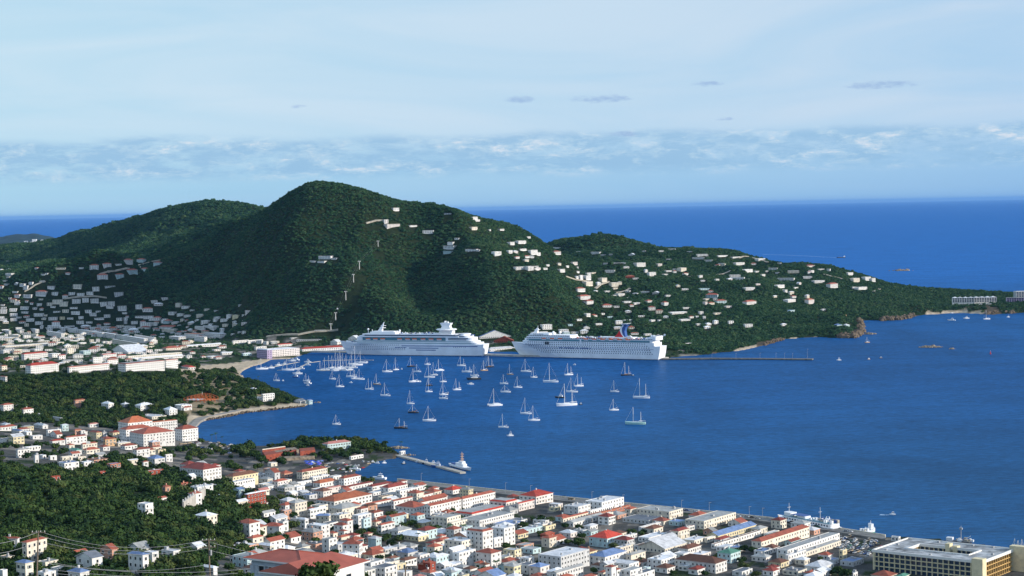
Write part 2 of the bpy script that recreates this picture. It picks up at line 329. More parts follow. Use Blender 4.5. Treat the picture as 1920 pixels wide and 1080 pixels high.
b2 = nd(t, 'ShaderNodeBump', i_Strength=.4, i_Distance=1.2); t.links.new(w2, b2.inputs['Height']); t.links.new(b1.outputs[0], b2.inputs['Normal'])
df = nd(t, 'ShaderNodeBsdfDiffuse'); t.links.new(base, df.inputs[0]); t.links.new(b2.outputs[0], df.inputs['Normal'])
gl = nd(t, 'ShaderNodeBsdfGlossy', i_Roughness=.20); gl.inputs[0].default_value = (.60, .82, 1, 1); t.links.new(b2.outputs[0], gl.inputs['Normal'])
ms = nd(t, 'ShaderNodeMixShader'); ms.inputs[0].default_value = .085; t.links.new(df.outputs[0], ms.inputs[1]); t.links.new(gl.outputs[0], ms.inputs[2]); t.links.new(ms.outputs[0], t.nodes['Material Output'].inputs[0])
tag(linkmesh('sea', vs, fs, m), kind='structure')
# far islands across the water
def island(name, pts, D, halfdep, kind='structure'):
    """pts: (column, height m) along the crest; a low hill of real depth"""
    vs = []; fs = []; n = 26; M = 11; pts = sorted(pts)
    for i in range(n+1):
        a = pts[0][0]+(pts[-1][0]-pts[0][0])*i/n; hz = float(np.interp(a, [p_[0] for p_ in pts], [p_[1] for p_ in pts])); tx = ray(a, 480)[0]
        for j in range(M):
            u = (j/(M-1)-.5)*2; hh = hz*math.cos(u*math.pi/2)**.8*(1+.25*float(vnoise(np.array([i*.7]), np.array([j*.9]), 5)[0])) if abs(u) < .999 else -2
            vs.append((tx*(D+u*halfdep), D+u*halfdep, hh-1))
    for i in range(n):
        for j in range(M-1): a = i*M+j; fs.append((a, a+M, a+M+1, a+1))
    return vs, fs
wood_m = mat('distant_wood', (.03, .058, .055), .95, .25, .01, .1)
v_, f_ = island('island', [(-60, 70), (0, 85), (40, 98), (75, 96), (105, 60), (112, 20)], 17200, 1300)
o = linkmesh('island_hill', v_, f_, wood_m, None, True); tag(o, kind='structure')
v_, f_ = island('island', [(-100, 55), (0, 62), (60, 48), (100, 20), (104, 4)], 11500, 900)
o = linkmesh('headland_hill', v_, f_, wood_m, None, True); tag(o, kind='structure')
v_, f_ = island('island', [(86, 4), (110, 55), (128, 62), (150, 40)], 12500, 700)
o = linkmesh('cape_hill', v_, f_, wood_m, None, True); tag(o, kind='structure')
def island_houses():
    g = random.Random(9); b = MBx = []; vs = []; fs = []
    for i in range(26):
        a = g.choice((g.uniform(4, 50), g.uniform(44, 78), g.uniform(78, 100))); D = 16300+g.uniform(-250, 250) if a > 40 else 11000; zz = g.uniform(22, 52) if a > 40 else 40; tx = ray(a, 460)[0]; w_, h_ = g.uniform(14, 40), g.uniform(9, 15); x = tx*D; k = len(vs)
        vs += [(x+sx*w_/2, D+sy*9, zz+sz) for sz in (-20, h_) for sx, sy in ((-1, -1), (1, -1), (1, 1), (-1, 1))]; fs += [(k, k+1, k+5, k+4), (k+1, k+2, k+6, k+5), (k+2, k+3, k+7, k+6), (k+3, k, k+4, k+7), (k+4, k+5, k+6, k+7)]
    tag(linkmesh('island_houses', vs, fs, mat('distant_white', (.8, .79, .75), .8, .05)), 'tiny white houses scattered on the far island', None, None, 'stuff')
island_houses()
# haze: thin even air from below the water to just above everything
hz = linkmesh('haze', [(x, y, z) for x in (-320000, 320000) for y in (-320000, 320000) for z in (-9.2, 420)], [(0, 1, 3, 2), (4, 6, 7, 5), (0, 4, 5, 1), (2, 3, 7, 6), (0, 2, 6, 4), (1, 5, 7, 3)])
m = bpy.data.materials.new('haze'); m.use_nodes = True; t = m.node_tree; t.nodes.remove(t.nodes['Principled BSDF'])
pv = nd(t, 'ShaderNodeVolumePrincipled', i_Color=(.22, .50, 1, 1), i_Density=HAZE, i_Anisotropy=.0); t.links.new(pv.outputs[0], t.nodes['Material Output'].inputs['Volume'])
hz.data.materials.append(m); tag(hz, 'thin blue sea haze over the bay', None, None, 'stuff')
# ---------------------------------------------------------------- trees
def crown_mesh(name, seed, r=4.0, h=5.0, lobes=7, leaves=150, ls=.95, core=True, flat=.75):
    """a broad uneven crown: leaf clumps spread over and inside overlapping lobes, gaps between them"""
    g = random.Random(seed); vs = []; fs = []
    L_ = [(0, 0, h*.55, r*.68)]
    for k in range(lobes):
        a = k*2*math.pi/lobes+g.uniform(-.5, .5); q = r*g.uniform(.35, .72)
        L_.append((q*math.cos(a), q*math.sin(a), h*g.uniform(.30, .72), r*g.uniform(.30, .52)))
    if core:
        for (cx, cy, cz, cr) in L_:
            b = len(vs); n, mm = 7, 4
            for j in range(mm+1):
                ph = math.pi*j/mm
                for i in range(n):
                    th = 2*math.pi*i/n; q = cr*.78*g.uniform(.78, 1.1)
                    vs.append((cx+q*math.sin(ph)*math.cos(th), cy+q*math.sin(ph)*math.sin(th), cz+q*flat*math.cos(ph)))
            for j in range(mm):
                for i in range(n): fs.append((b+j*n+i, b+(j+1)*n+i, b+(j+1)*n+(i+1) % n, b+j*n+(i+1) % n))
    for k in range(leaves):
        cx, cy, cz, cr = L_[g.randrange(len(L_))]
        th = g.uniform(0, 2*math.pi); ph = math.acos(g.uniform(-.55, 1)); q = cr*g.uniform(.72, 1.18)
        p_ = Vector((cx+q*math.sin(ph)*math.cos(th), cy+q*math.sin(ph)*math.sin(th), cz+q*flat*math.cos(ph)))
        nrm = (Vector((math.sin(ph)*math.cos(th), math.sin(ph)*math.sin(th), math.cos(ph)))+Vector((g.gauss(0, .5), g.gauss(0, .5), g.gauss(0, .5)))).normalized()
        u = nrm.cross(Vector((0.3, 0.5, 0.8))).normalized(); v = nrm.cross(u); s = ls*g.uniform(.55, 1.25)
        b = len(vs); m5 = 5; o5 = g.uniform(0, 6)
        for i in range(m5):
            a = o5+2*math.pi*i/m5; rr_ = s*g.uniform(.6, 1.1); vs.append(tuple(p_+u*rr_*math.cos(a)+v*rr_*math.sin(a)+nrm*g.uniform(-.15, .15)*s))
        fs.append(tuple(range(b, b+m5)))
    me = bpy.data.meshes.new(name); me.from_pydata(vs, [], fs); me.update(); return me
def leaf_mat(name, cols, sc_=.05):
    m = bpy.data.materials.new(name); m.use_nodes = True; t = m.node_tree; p = t.nodes['Principled BSDF']
    geo = nd(t, 'ShaderNodeNewGeometry'); oi = nd(t, 'ShaderNodeObjectInfo')
    big = noise(t, geo.outputs[0], .009, 8, .72)
    add = nd(t, 'ShaderNodeMath', operation='MULTIPLY_ADD', i_1=.40, i_2=-.05); t.links.new(oi.outputs['Random'], add.inputs[0])
    ad2 = nd(t, 'ShaderNodeMath', operation='MULTIPLY_ADD', i_1=1.05); t.links.new(big, ad2.inputs[0]); t.links.new(add.outputs[0], ad2.inputs[2])
    c = ramp(t, ad2.outputs[0], tuple((.12+.8*i/(len(cols)-1), q) for i, q in enumerate(cols)))
    fine = noise(t, geo.outputs[0], .8, 3, .6); c = mix(t, 1.0, c, ramp(t, fine, ((.3, .6), (.7, 1.35))), 'MULTIPLY')
    t.links.new(c, p.inputs['Base Color']); p.inputs['Roughness'].default_value = .75; p.inputs['Specular IOR Level'].default_value = .15
    return m
leaf_m = leaf_mat('foliage', [(.004, .017, .012), (.010, .038, .021), (.020, .064, .029), (.038, .098, .038), (.074, .128, .052)])
leaf2_m = leaf_mat('shade_tinted_foliage', [(.004, .012, .005), (.009, .026, .008), (.017, .044, .011), (.036, .072, .016), (.070, .092, .026)])  # same leaves, with the near woods' partial shade put into the colour
bark_m = mat('bark', (.13, .10, .07), .9, .2, 2)
fvar = []
fcol = bpy.data.collections.new('forest_crowns')
for k in range(6):
    me = crown_mesh('forest_crown', 50+k, 4.4, 5.2, 4+k % 3, 60, 1.15, True, .8+.1*(k % 3)); me.materials.append(leaf_m)
    fo = bpy.data.objects.new('forest_crown', me); fcol.objects.link(fo); fvar.append(fo)
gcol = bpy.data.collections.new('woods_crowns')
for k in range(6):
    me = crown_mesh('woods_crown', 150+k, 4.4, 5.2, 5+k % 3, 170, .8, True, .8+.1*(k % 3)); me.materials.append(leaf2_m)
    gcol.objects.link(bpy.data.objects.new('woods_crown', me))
def visible_mask(x, y, z, margin=40):
    """drop ground that no nearby viewpoint could see over the ridges"""
    run = np.maximum.accumulate((np.maximum(GZ, 0)-H)/DG[:, None], axis=0)
    return (z+9-H)/y*F > gharr(x, y, run)*F-margin
def instancer(name, pts, label, fcol=fcol):
    me = bpy.data.meshes.new(name); n = len(pts['x']); me.vertices.add(n)
    me.vertices.foreach_set('co', np.stack([pts['x'], pts['y'], pts['z']], 1).ravel().astype(np.float32))
    a = me.attributes.new('rot', 'FLOAT', 'POINT'); a.data.foreach_set('value', pts['rot'].astype(np.float32))
    a = me.attributes.new('scl', 'FLOAT_VECTOR', 'POINT'); a.data.foreach_set('vector', pts['scl'].ravel().astype(np.float32))
    o = bpy.data.objects.new(name, me); COL.objects.link(o)
    g = bpy.data.node_groups.new(name, 'GeometryNodeTree'); g.interface.new_socket('Geometry', in_out='INPUT', socket_type='NodeSocketGeometry'); g.interface.new_socket('Geometry', in_out='OUTPUT', socket_type='NodeSocketGeometry')
    gi = g.nodes.new('NodeGroupInput'); go = g.nodes.new('NodeGroupOutput'); ci = g.nodes.new('GeometryNodeCollectionInfo'); ci.inputs[0].default_value = fcol; ci.inputs[1].default_value = True; ci.inputs[2].default_value = True
    ip = g.nodes.new('GeometryNodeInstanceOnPoints'); ip.inputs['Pick Instance'].default_value = True
    ra = g.nodes.new('GeometryNodeInputNamedAttribute'); ra.data_type = 'FLOAT'; ra.inputs[0].default_value = 'rot'
    cx = g.nodes.new('ShaderNodeCombineXYZ'); g.links.new(ra.outputs[0], cx.inputs[2]); g.links.new(cx.outputs[0], ip.inputs['Rotation'])
    sa = g.nodes.new('GeometryNodeInputNamedAttribute'); sa.data_type = 'FLOAT_VECTOR'; sa.inputs[0].default_value = 'scl'; g.links.new(sa.outputs[0], ip.inputs['Scale'])
    g.links.new(gi.outputs[0], ip.inputs['Points']); g.links.new(ci.outputs[0], ip.inputs['Instance']); g.links.new(ip.outputs[0], go.inputs[0])
    mo = o.modifiers.new('scatter', 'NODES'); mo.node_group = g
    return tag(o, label, None, None, 'stuff')
ra_ = np.random.default_rng(3)
FOOT = []     # (x, y, radius) kept free of scattered trees: filled by the buildings
def forest_points(n, dlo, dhi, dens):
    t_ = ra_.uniform(-.32, .32, n); D = np.sqrt(ra_.uniform(dlo**2, dhi**2, n)); x = t_*D; y = D
    return x, y
# ---------------------------------------------------------------- buildings
def pick_h(px, py, h, dmin):
    """ground place whose point h metres up shows at (px, py)"""
    t, s = ray(px, py); c = np.maximum(colz(t), 0.0)+h; l = H+s*DG
    hit = np.nonzero((c >= l) & (DG > dmin))[0]
    if len(hit) == 0: return atz(px, py, h)[:2]+(0.0,)
    k = hit[0]
    if k == 0: return t*DG[0], DG[0], c[0]-h
    a = l[k-1]-c[k-1]; b = l[k]-c[k]; f = a/(a-b) if a > 0 and a != b else 0
    D = DG[k-1]+(DG[k]-DG[k-1])*f; return t*D, D, H+s*D-h
WALLC = dict(w=(.80, .79, .76), c=(.77, .71, .59), k=(.78, .72, .68), p=(.60, .34, .24), y=(.74, .65, .42), r=(.34, .075, .045), b=(.52, .68, .70), g=(.58, .59, .59), o=(.62, .40, .22), t=(.42, .16, .10), l=(.52, .42, .60), W=(.86, .84, .80))
WNAME = dict(w='white', c='cream', k='pale pink', p='salmon', y='yellow', r='brick red', b='pale blue', g='grey', o='ochre', t='terracotta', l='lilac', W='white')
ROOFC = dict(R=(.35, .095, .055), O=(.50, .15, .065), V=(.48, .06, .035), G=(.36, .37, .36), W=(.74, .76, .78), B=(.17, .26, .46), D=(.17, .075, .045), S=(.13, .15, .18), K=(.58, .24, .20), N=(.10, .28, .20), M=(.24, .05, .035))
RNAME = dict(R='red', O='orange', V='bright red', G='grey', W='white', B='blue', D='dark brown', S='slate grey', K='pink', N='green', M='maroon')
def bmat(kind, key):
    name = ('wall_' if kind == 'w' else 'roof_')+(WNAME if kind == 'w' else RNAME)[key].replace(' ', '_')
    if name in MATS: return MATS[name]
    col = (WALLC if kind == 'w' else ROOFC)[key]
    m = bpy.data.materials.new(name); m.use_nodes = True; t = m.node_tree; p = t.nodes['Principled BSDF']
    geo = nd(t, 'ShaderNodeNewGeometry'); oi = nd(t, 'ShaderNodeObjectInfo'); tc_ = nd(t, 'ShaderNodeTexCoord')
    vm = nd(t, 'ShaderNodeVectorMath', operation='MULTIPLY'); vm.inputs[1].default_value = (1, 1, .35) if kind == 'w' else (1, 1, 1); t.links.new(geo.outputs[0], vm.inputs[0])
    n = noise(t, vm.outputs[0], .55 if kind == 'w' else .28, 7, .68)
    st = ramp(t, n, ((.30, .62 if kind == 'w' else .55), (.52, 1.0), (.75, 1.06 if kind == 'w' else 1.25)))
    rv = ramp(t, oi.outputs['Random'], ((0, .86 if kind == 'w' else .72), (1, 1.04 if kind == 'w' else 1.2)))
    c = mix(t, 1.0, mix(t, 1.0, tuple(col), st, 'MULTIPLY'), rv, 'MULTIPLY')
    if kind == 'r' and key in 'WGBNSRVOKMD':
        wv = nd(t, 'ShaderNodeTexWave', bands_direction='X', i_Scale=.9, i_Distortion=.0); t.links.new(tc_.outputs['Object'], wv.inputs[0])
        b = nd(t, 'ShaderNodeBump', i_Strength=.35, i_Distance=.12); t.links.new(wv.outputs[1], b.inputs['Height']); t.links.new(b.outputs[0], p.inputs['Normal'])
        sp = noise(t, geo.outputs[0], .09, 3, .5); c = mix(t, ramp(t, sp, ((.60, 0.0), (.70, .30))), c, tuple(min(1, v*.55+.05) for v in col))
    t.links.new(c, p.inputs['Base Color']); p.inputs['Roughness'].default_value = .85 if kind == 'w' else .6; p.inputs['Specular IOR Level'].default_value = .25
    MATS[name] = m; return m
glass_m = mat('window_glass', (.025, .032, .04), .15, 0, 1, .5)
frame_m = mat('window_frame', (.78, .77, .73), .6, 0)
shutter_m = mat('shutter', (.16, .22, .2), .6, 0)
metal_m = mat('grey_metal', (.42, .43, .44), .5, .1, .8)
class MB:
    def __init__(s): s.v = []; s.f = []; s.m = []
    def box(s, x0, x1, y0, y1, z0, z1, mi=0, sides='all'):
        b = len(s.v); s.v += [(x, y, z) for z in (z0, z1) for x, y in ((x0, y0), (x1, y0), (x1, y1), (x0, y1))]
        F_ = [(b, b+3, b+2, b+1), (b+4, b+5, b+6, b+7), (b, b+1, b+5, b+4), (b+1, b+2, b+6, b+5), (b+2, b+3, b+7, b+6), (b+3, b, b+4, b+7)]
        s.f += F_; s.m += [mi]*6; return s
    def quad(s, a, b, c, d, mi=0):
        k = len(s.v); s.v += [a, b, c, d]; s.f.append((k, k+1, k+2, k+3)); s.m.append(mi); return s
    def poly(s, pts, mi=0):
        k = len(s.v); s.v += list(pts); s.f.append(tuple(range(k, k+len(pts)))); s.m.append(mi); return s
    def tube(s, p0, p1, r0, r1=None, n=6, mi=0, cap=True):
        r1 = r0 if r1 is None else r1; a = Vector(p0); b = Vector(p1); d = (b-a).normalized()
        u = d.cross(Vector((0, 0, 1)) if abs(d.z) < .9 else Vector((1, 0, 0))).normalized(); w = d.cross(u); k = len(s.v)
        for c, r in ((a, r0), (b, r1)):
            for i in range(n): s.v.append(tuple(c+u*r*math.cos(2*math.pi*i/n)+w*r*math.sin(2*math.pi*i/n)))
        for i in range(n): s.f.append((k+i, k+n+i, k+n+(i+1) % n, k+(i+1) % n)); s.m.append(mi)
        if cap: s.f += [tuple(range(k, k+n)), tuple(range(k+2*n-1, k+n-1, -1))]; s.m += [mi, mi]
        return s
    def ring(s, sections, mi=0, capa=True, capb=True):
        """sections: equal-length loops of points, skinned one to the next"""
        k = len(s.v); n = len(sections[0])
        for q in sections: s.v += [tuple(p) for p in q]
        for j in range(len(sections)-1):
            for i in range(n): s.f.append((k+j*n+i, k+j*n+(i+1) % n, k+(j+1)*n+(i+1) % n, k+(j+1)*n+i)); s.m.append(mi)
        if capa: s.f.append(tuple(range(k+n-1, k-1, -1))); s.m.append(mi)
        if capb: e_ = k+(len(sections)-1)*n; s.f.append(tuple(range(e_, e_+n))); s.m.append(mi)
        return s
    def build(s, name, mats, parent=None, smooth=False):
        return linkmesh(name, s.v, s.f, mats, parent, smooth, s.m)
def empty(name, loc, rz=0):
    o = bpy.data.objects.new(name, None); COL.objects.link(o); o.location = loc; o.rotation_euler = (0, 0, rz); o.empty_display_size = .5; return o
def copy_obj(o, parent, loc=None, rot=None, name=None):
    c = o.copy(); COL.objects.link(c); c.parent = parent
    if loc is not None: c.location = loc
    if rot is not None: c.rotation_euler = rot
    if name: c.name = name
    return c
def copy_tree(o, parent=None):
    c = o.copy(); COL.objects.link(c); c.parent = parent
    for ch in o.children: copy_tree(ch, c)
    return c
WINM = {}
def window_mesh(wd_, hg, kind='plain'):
    """opening seen from outside: dark pane set back in a frame with a sill; faces -y"""
    key = (round(wd_, 1), round(hg, 1), kind)
    if key in WINM: return WINM[key]
    b = MB(); w2 = wd_/2; fr = .12
    if kind == 'arch':
        n = 8; arc = [(w2*math.cos(math.pi*i/n), hg-w2+w2*math.sin(math.pi*i/n)) for i in range(n+1)]
        pts = [(-w2, 0), (w2, 0)]+arc
        b.poly([(x, -.06, z) for x, z in pts], 0)
        o_ = [(-w2-fr, -fr), (w2+fr, -fr)]+[(x*(1+fr/w2), z if z < hg-w2+.01 else (z-(hg-w2))*(1+fr/w2)+hg-w2) for x, z in arc]
        for i in range(len(pts)):
            j = (i+1) % len(pts); b.quad((o_[i][0], -.13, o_[i][1]), (o_[j][0], -.13, o_[j][1]), (pts[j][0], -.13, pts[j][1]), (pts[i][0], -.13, pts[i][1]), 1)
    else:
        b.box(-w2, w2, -.05, .1, 0, hg, 0)
        b.box(-w2-fr, -w2, -.14, .1, -fr, hg+fr, 1); b.box(w2, w2+fr, -.14, .1, -fr, hg+fr, 1)
        b.box(-w2, w2, -.14, .1, hg, hg+fr, 1); b.box(-w2, w2, -.2, .1, -fr, 0, 1)
        if wd_ > 1.4: b.box(-.05, .05, -.1, -.05, 0, hg, 1)
        if kind == 'shut':
            b.box(-w2-.55, -w2-fr-.002, -.1, .05, 0, hg, 2); b.box(w2+fr+.002, w2+.55, -.1, .05, 0, hg, 2)
    me = bpy.data.meshes.new('window'); me.from_pydata(b.v, [], b.f)
    for q in (glass_m, frame_m, shutter_m): me.materials.append(q)
    me.polygons.foreach_set('material_index', b.m); me.update(); WINM[key] = me; return me
def roof_mb(kind, w, d, h, pitch=.5, ov=.5, vary=0):
    """w along x, d along y, centred; eaves at height h"""
    b = MB(); X, Y = w/2+ov, d/2+ov; th = .22
    if kind in 'hm':
        m = min(X, Y); rh = m*pitch
        if kind == 'm': ins = min(1.9, m*.4); rh = 1.15
        else: ins = m
        x1, y1 = X-ins, Y-ins
        if kind == 'h':
            if X >= Y: y1 = 0; x1 = X-Y
            else: x1 = 0; y1 = Y-X
        lo = [(-X, -Y), (X, -Y), (X, Y), (-X, Y)]; hi = [(-x1, -y1), (x1, -y1), (x1, y1), (-x1, y1)]
        for i in range(4):
            j = (i+1) % 4; P_ = [(*lo[i], h+th), (*lo[j], h+th), (*hi[j], h+th+rh), (*hi[i], h+th+rh)]
            if P_[2] == P_[3]: P_ = P_[:3]
            b.poly(P_, 0); b.quad((*lo[i], h), (*lo[j], h), (*lo[j], h+th), (*lo[i], h+th), 1)
        b.poly([(*q, h) for q in lo[::-1]], 1)
        if kind == 'm': b.poly([(*q, h+th+rh) for q in hi], 2)
    elif kind in 'gG':
        sw = kind == 'G'
        A_, B_ = (Y, X) if sw else (X, Y)      # A_: half-span across the ridge, B_: half-length along it
        rh = A_*pitch*(1.5 if sw else 1)
        f = (lambda a, c, z: (c, a, z)) if sw else (lambda a, c, z: (a, c, z))
        for s in (-1, 1):
            b.quad(f(s*A_, -B_, h), f(s*A_, B_, h), f(0, B_, h+rh), f(0, -B_, h+rh), 0)
            b.quad(f(s*A_, -B_, h-th), f(s*A_, B_, h-th), f(0, B_, h+rh-th), f(0, -B_, h+rh-th), 1)
            b.quad(f(s*A_, -B_, h-th), f(s*A_, B_, h-th), f(s*A_, B_, h), f(s*A_, -B_, h), 1)
            for q in (-B_, B_): b.quad(f(s*A_, q, h-th), f(s*A_, q, h), f(0, q, h+rh), f(0, q, h+rh-th), 1)
            qi = (B_-ov-.01)*s; b.poly([f(-A_+ov, qi, h-th), f(A_-ov, qi, h-th), f(0, qi, h+rh-th*1.4-ov*pitch*.2)], 1)
    return b
RECT = []
def aspect(px, py, g, dmin=2400):
    """turn of a house that stands along the contour of its slope"""
    x, y, z = pick(px, py, dmin); e_ = 14; dx, dy = gh(x+e_, y)-gh(x-e_, y), gh(x, y+e_)-gh(x, y-e_); m_ = math.hypot(dx, dy)/(2*e_)
    if m_ < .05: return g.uniform(-42, -8)
    return max(-48, min(32, math.degrees(math.atan2(dx, dy))))+g.uniform(-7, 7)
def py_low(a, b): return a < 460 and b > 985
BLD = []      # records for labels
def place_building(cx, cy, L_, R_, n, wk, rk, rc, th=37.0, kind='house', label=None, win='auto', dmin=500, st=3.1, group=None, cat=None, name=None, winkind=None, wins=3.0, geo_=None):
    h = n*st+.35
    x, y, z = pick_h(cx, cy, h, dmin); D = y; t = x/y; T_ = R(th); c, s = math.cos(T_), math.sin(T_)
    w = max(2.5, L_*D/F/max(.15, c+t*s)); d = max(2.5, R_*D/F/max(.15, s-t*c))
    if geo_: w, d = geo_(D); x += (c*w/2-s*d/2); y += (-s*w/2-c*d/2)
    ux, uy, vx, vy = c, -s, s, c
    mx, my = x-ux*w/2+vx*d/2, y-uy*w/2+vy*d/2
    zg = min([z, gh(x-ux*w, y-uy*w), gh(x+vx*d, y+vy*d), gh(mx, my)])
    if geo_: z -= .8*(z-zg)
    elif D > 2350 or py_low(cx, cy): z -= (.5 if D > 2350 else .25)*(z-zg)
    base = max(zg-1.2, -2)-z
    near = D < 2350
    nm = name or kind.replace(' ', '_')
    root = empty(nm, (mx, my, z), -T_)
    wm = bmat('w', wk); rm = bmat('r', rc)
    b = MB(); X, Y = w/2, d/2
    top = h if rk != 'f' else h-.0
    b.box(-X, X, -Y, Y, base, h-(.35 if rk == 'f' else 0), 0)
    if rk == 'f':   # parapet
        pt = .25
        hh = h; h0 = h-.35
        for q in ((-X-.04, X+.04, -Y-.04, -Y+pt), (-X-.04, X+.04, Y-pt, Y+.04), (-X-.04, -X+pt, -Y+pt, Y-pt), (X-pt, X+.04, -Y+pt, Y-pt)): b.box(*q, h0-.12, hh, 0)
    else:
        if n >= 2 and near: b.box(-X-.06, X+.06, -Y-.06, Y+.06, (n-1)*st+.05, (n-1)*st+.25, 0)
    g = random.Random(int(cx*7+cy*13)); doors = []
    if not near and win != 'none':      # far: openings inside the same wall mesh
        for fc in range(2):
            Lf = w if fc == 0 else d; k = max(1, int(Lf/3.4))
            for lv in range(int(n)):
                zz = lv*st+1.0
                for i in range(k):
                    a = -Lf/2+(i+.5)*Lf/k; hw = .72*min(1.2, Lf/k/3.2)
                    if fc == 0: b.quad((a-hw, -Y-.05, zz), (a+hw, -Y-.05, zz), (a+hw, -Y-.05, zz+1.35), (a-hw, -Y-.05, zz+1.35), 1)
                    else: b.quad((X+.05, a-hw, zz), (X+.05, a+hw, zz), (X+.05, a+hw, zz+1.35), (X+.05, a-hw, zz+1.35), 1)
    b.build('wall', [wm, glass_m], root)
    if rk == 'f':
        r = MB(); r.box(-X+.26, X-.26, -Y+.26, Y-.26, h-.34, h-.2, 0)
        ro = r.build('roof', [rm], root)
        if near:
            k = g.randint(1, 3) if w*d > 120 else g.randint(0, 1)
            for i in range(k):
                a, c_ = g.uniform(-X*.7, X*.7), g.uniform(-Y*.7, Y*.7); q = g.uniform(.5, 1.3)
                bb = MB(); bb.box(a-q, a+q, c_-q*.8, c_+q*.8, h-.2, h-.2+g.uniform(.7, 1.6), 0)
                bb.box(a-q*.6, a+q*.6, c_-q*.5, c_+q*.5, h-.25, h+1.75*g.uniform(.4, 1), 0) if i == 0 else None
                bb.build('air_conditioner', [metal_m], ro)
    else:
        r = roof_mb(rk, w, d, h, g.uniform(.38, .5) if w*d < 900 else .34)
        ro = r.build('roof', [rm, bmat('w', wk), bmat('r', 'G')], root)
        if near and g.random() < .3 and rk == 'h':
            m_ = min(X, Y)*.4; bb = MB(); bb.box(-.4, .4, -.4, .4, h+.3, h+m_+1.4, 0); bb.box(-.5, .5, -.5, .5, h+m_+1.4, h+m_+1.6, 0); bb.build('chimney', [wm], ro)
    if near and win != 'none':
        wh = 1.35; kindw = winkind or ('shut' if g.random() < .25 and n < 3 else 'plain'); cnt = 0
        for fc in range(2):
            Lf = w if fc == 0 else d; sp_ = wins*g.uniform(.9, 1.3) if wins == 3.0 else wins; k = int(Lf/sp_); k = min(k, 20)
            if Lf > 2.6 and k == 0: k = 1
            for lv in range(int(n)):
                for i in range(k):
                    if cnt >= 96: break
                    if g.random() < .06 and wins == 3.0: continue
                    a = -Lf/2+(i+.5)*Lf/k; me_ = window_mesh(1.15 if wins == 3.0 else wins*.55, 1.4 if winkind != 'arch' else 2.2, kindw)
                    if lv == 0 and fc == 1 and i == k//2 and not doors:
                        dm = window_mesh(1.1, 2.2, 'plain'); o = bpy.data.objects.new('door', dm); zz = .12; doors.append(1)
                    else: o = bpy.data.objects.new('window', me_); zz = lv*st+(1.0 if winkind != 'arch' else .5)
                    COL.objects.link(o); o.parent = root; cnt += 1
                    if fc == 0: o.location = (a, -Y-.0, zz)
                    else: o.location = (X, a, zz); o.rotation_euler = (0, 0, math.pi/2)
        if n >= 2 and g.random() < .35 and winkind is None and d > 6:      # a balcony on the sunny side
            bb = MB(); zb = (n-1)*st; bb.box(X+.02, X+1.4, -Y*.8, Y*.8, zb-.05, zb+.12, 0)
            for yy in (-Y*.8, 0, Y*.8): bb.box(X+1.25, X+1.37, yy-.06, yy+.06, zb+.12, zb+1.05, 0)
            bb.box(X+1.25, X+1.37, -Y*.8, Y*.8, zb+1.0, zb+1.1, 0); bb.build('balcony', [frame_m], root)
    m_ = int(max(w, d)//max(4, min(w, d)))+1; rad = min(w, d)*.5+(3.0 if near else 4.0)
    RECT.append((mx, my, ux, uy, w, d))
    for i in range(m_):
        f = (i+.5)/m_-.5; o_ = (f*(w-min(w, d)), f*(d-min(w, d)))
        qx, qy = mx+ux*o_[0]+vx*o_[1], my+uy*o_[0]+vy*o_[1]
        FOOT.append((qx, qy, rad)); q = math.hypot(qx, qy)
        for e_ in ((10, 22, 34) if near else (10, 20)): FOOT.append((qx*(1-e_/q), qy*(1-e_/q), rad*.85))
    rt = dict(h='hip', g='gable', G='gable', f='flat', m='red-edged flat')[rk]
    BLD.append(dict(o=root, px=cx+(R_-L_)/2, py=cy, n=n, wk=wk, rk=rk, rc=rc, kind=kind, w=w, d=d, label=label, cat=cat or kind, group=group, D=D))
    return root, w, d, h
def tile(x0, y0, k, th, data, kind=None, dmin=500, win='auto'):
    for rec in data.split(';'):
        q = rec.split()
        if not q: continue
        cx, cy, L_, R_, n = (float(v) for v in q[0].split(',')); a = q[1]
        t_ = float(q[2]) if len(q) > 2 and q[2].replace('.', '').isdigit() else th
        area = L_*R_/k/k
        kd = kind or ('house' if (L_+R_)/k < 46 and n < 3.5 else ('warehouse' if n < 1.6 else 'town building'))
        place_building(x0+cx/k, y0+cy/k, L_/k, R_/k, n, a[0], a[1], a[2], t_, kd, dmin=dmin, win=win)
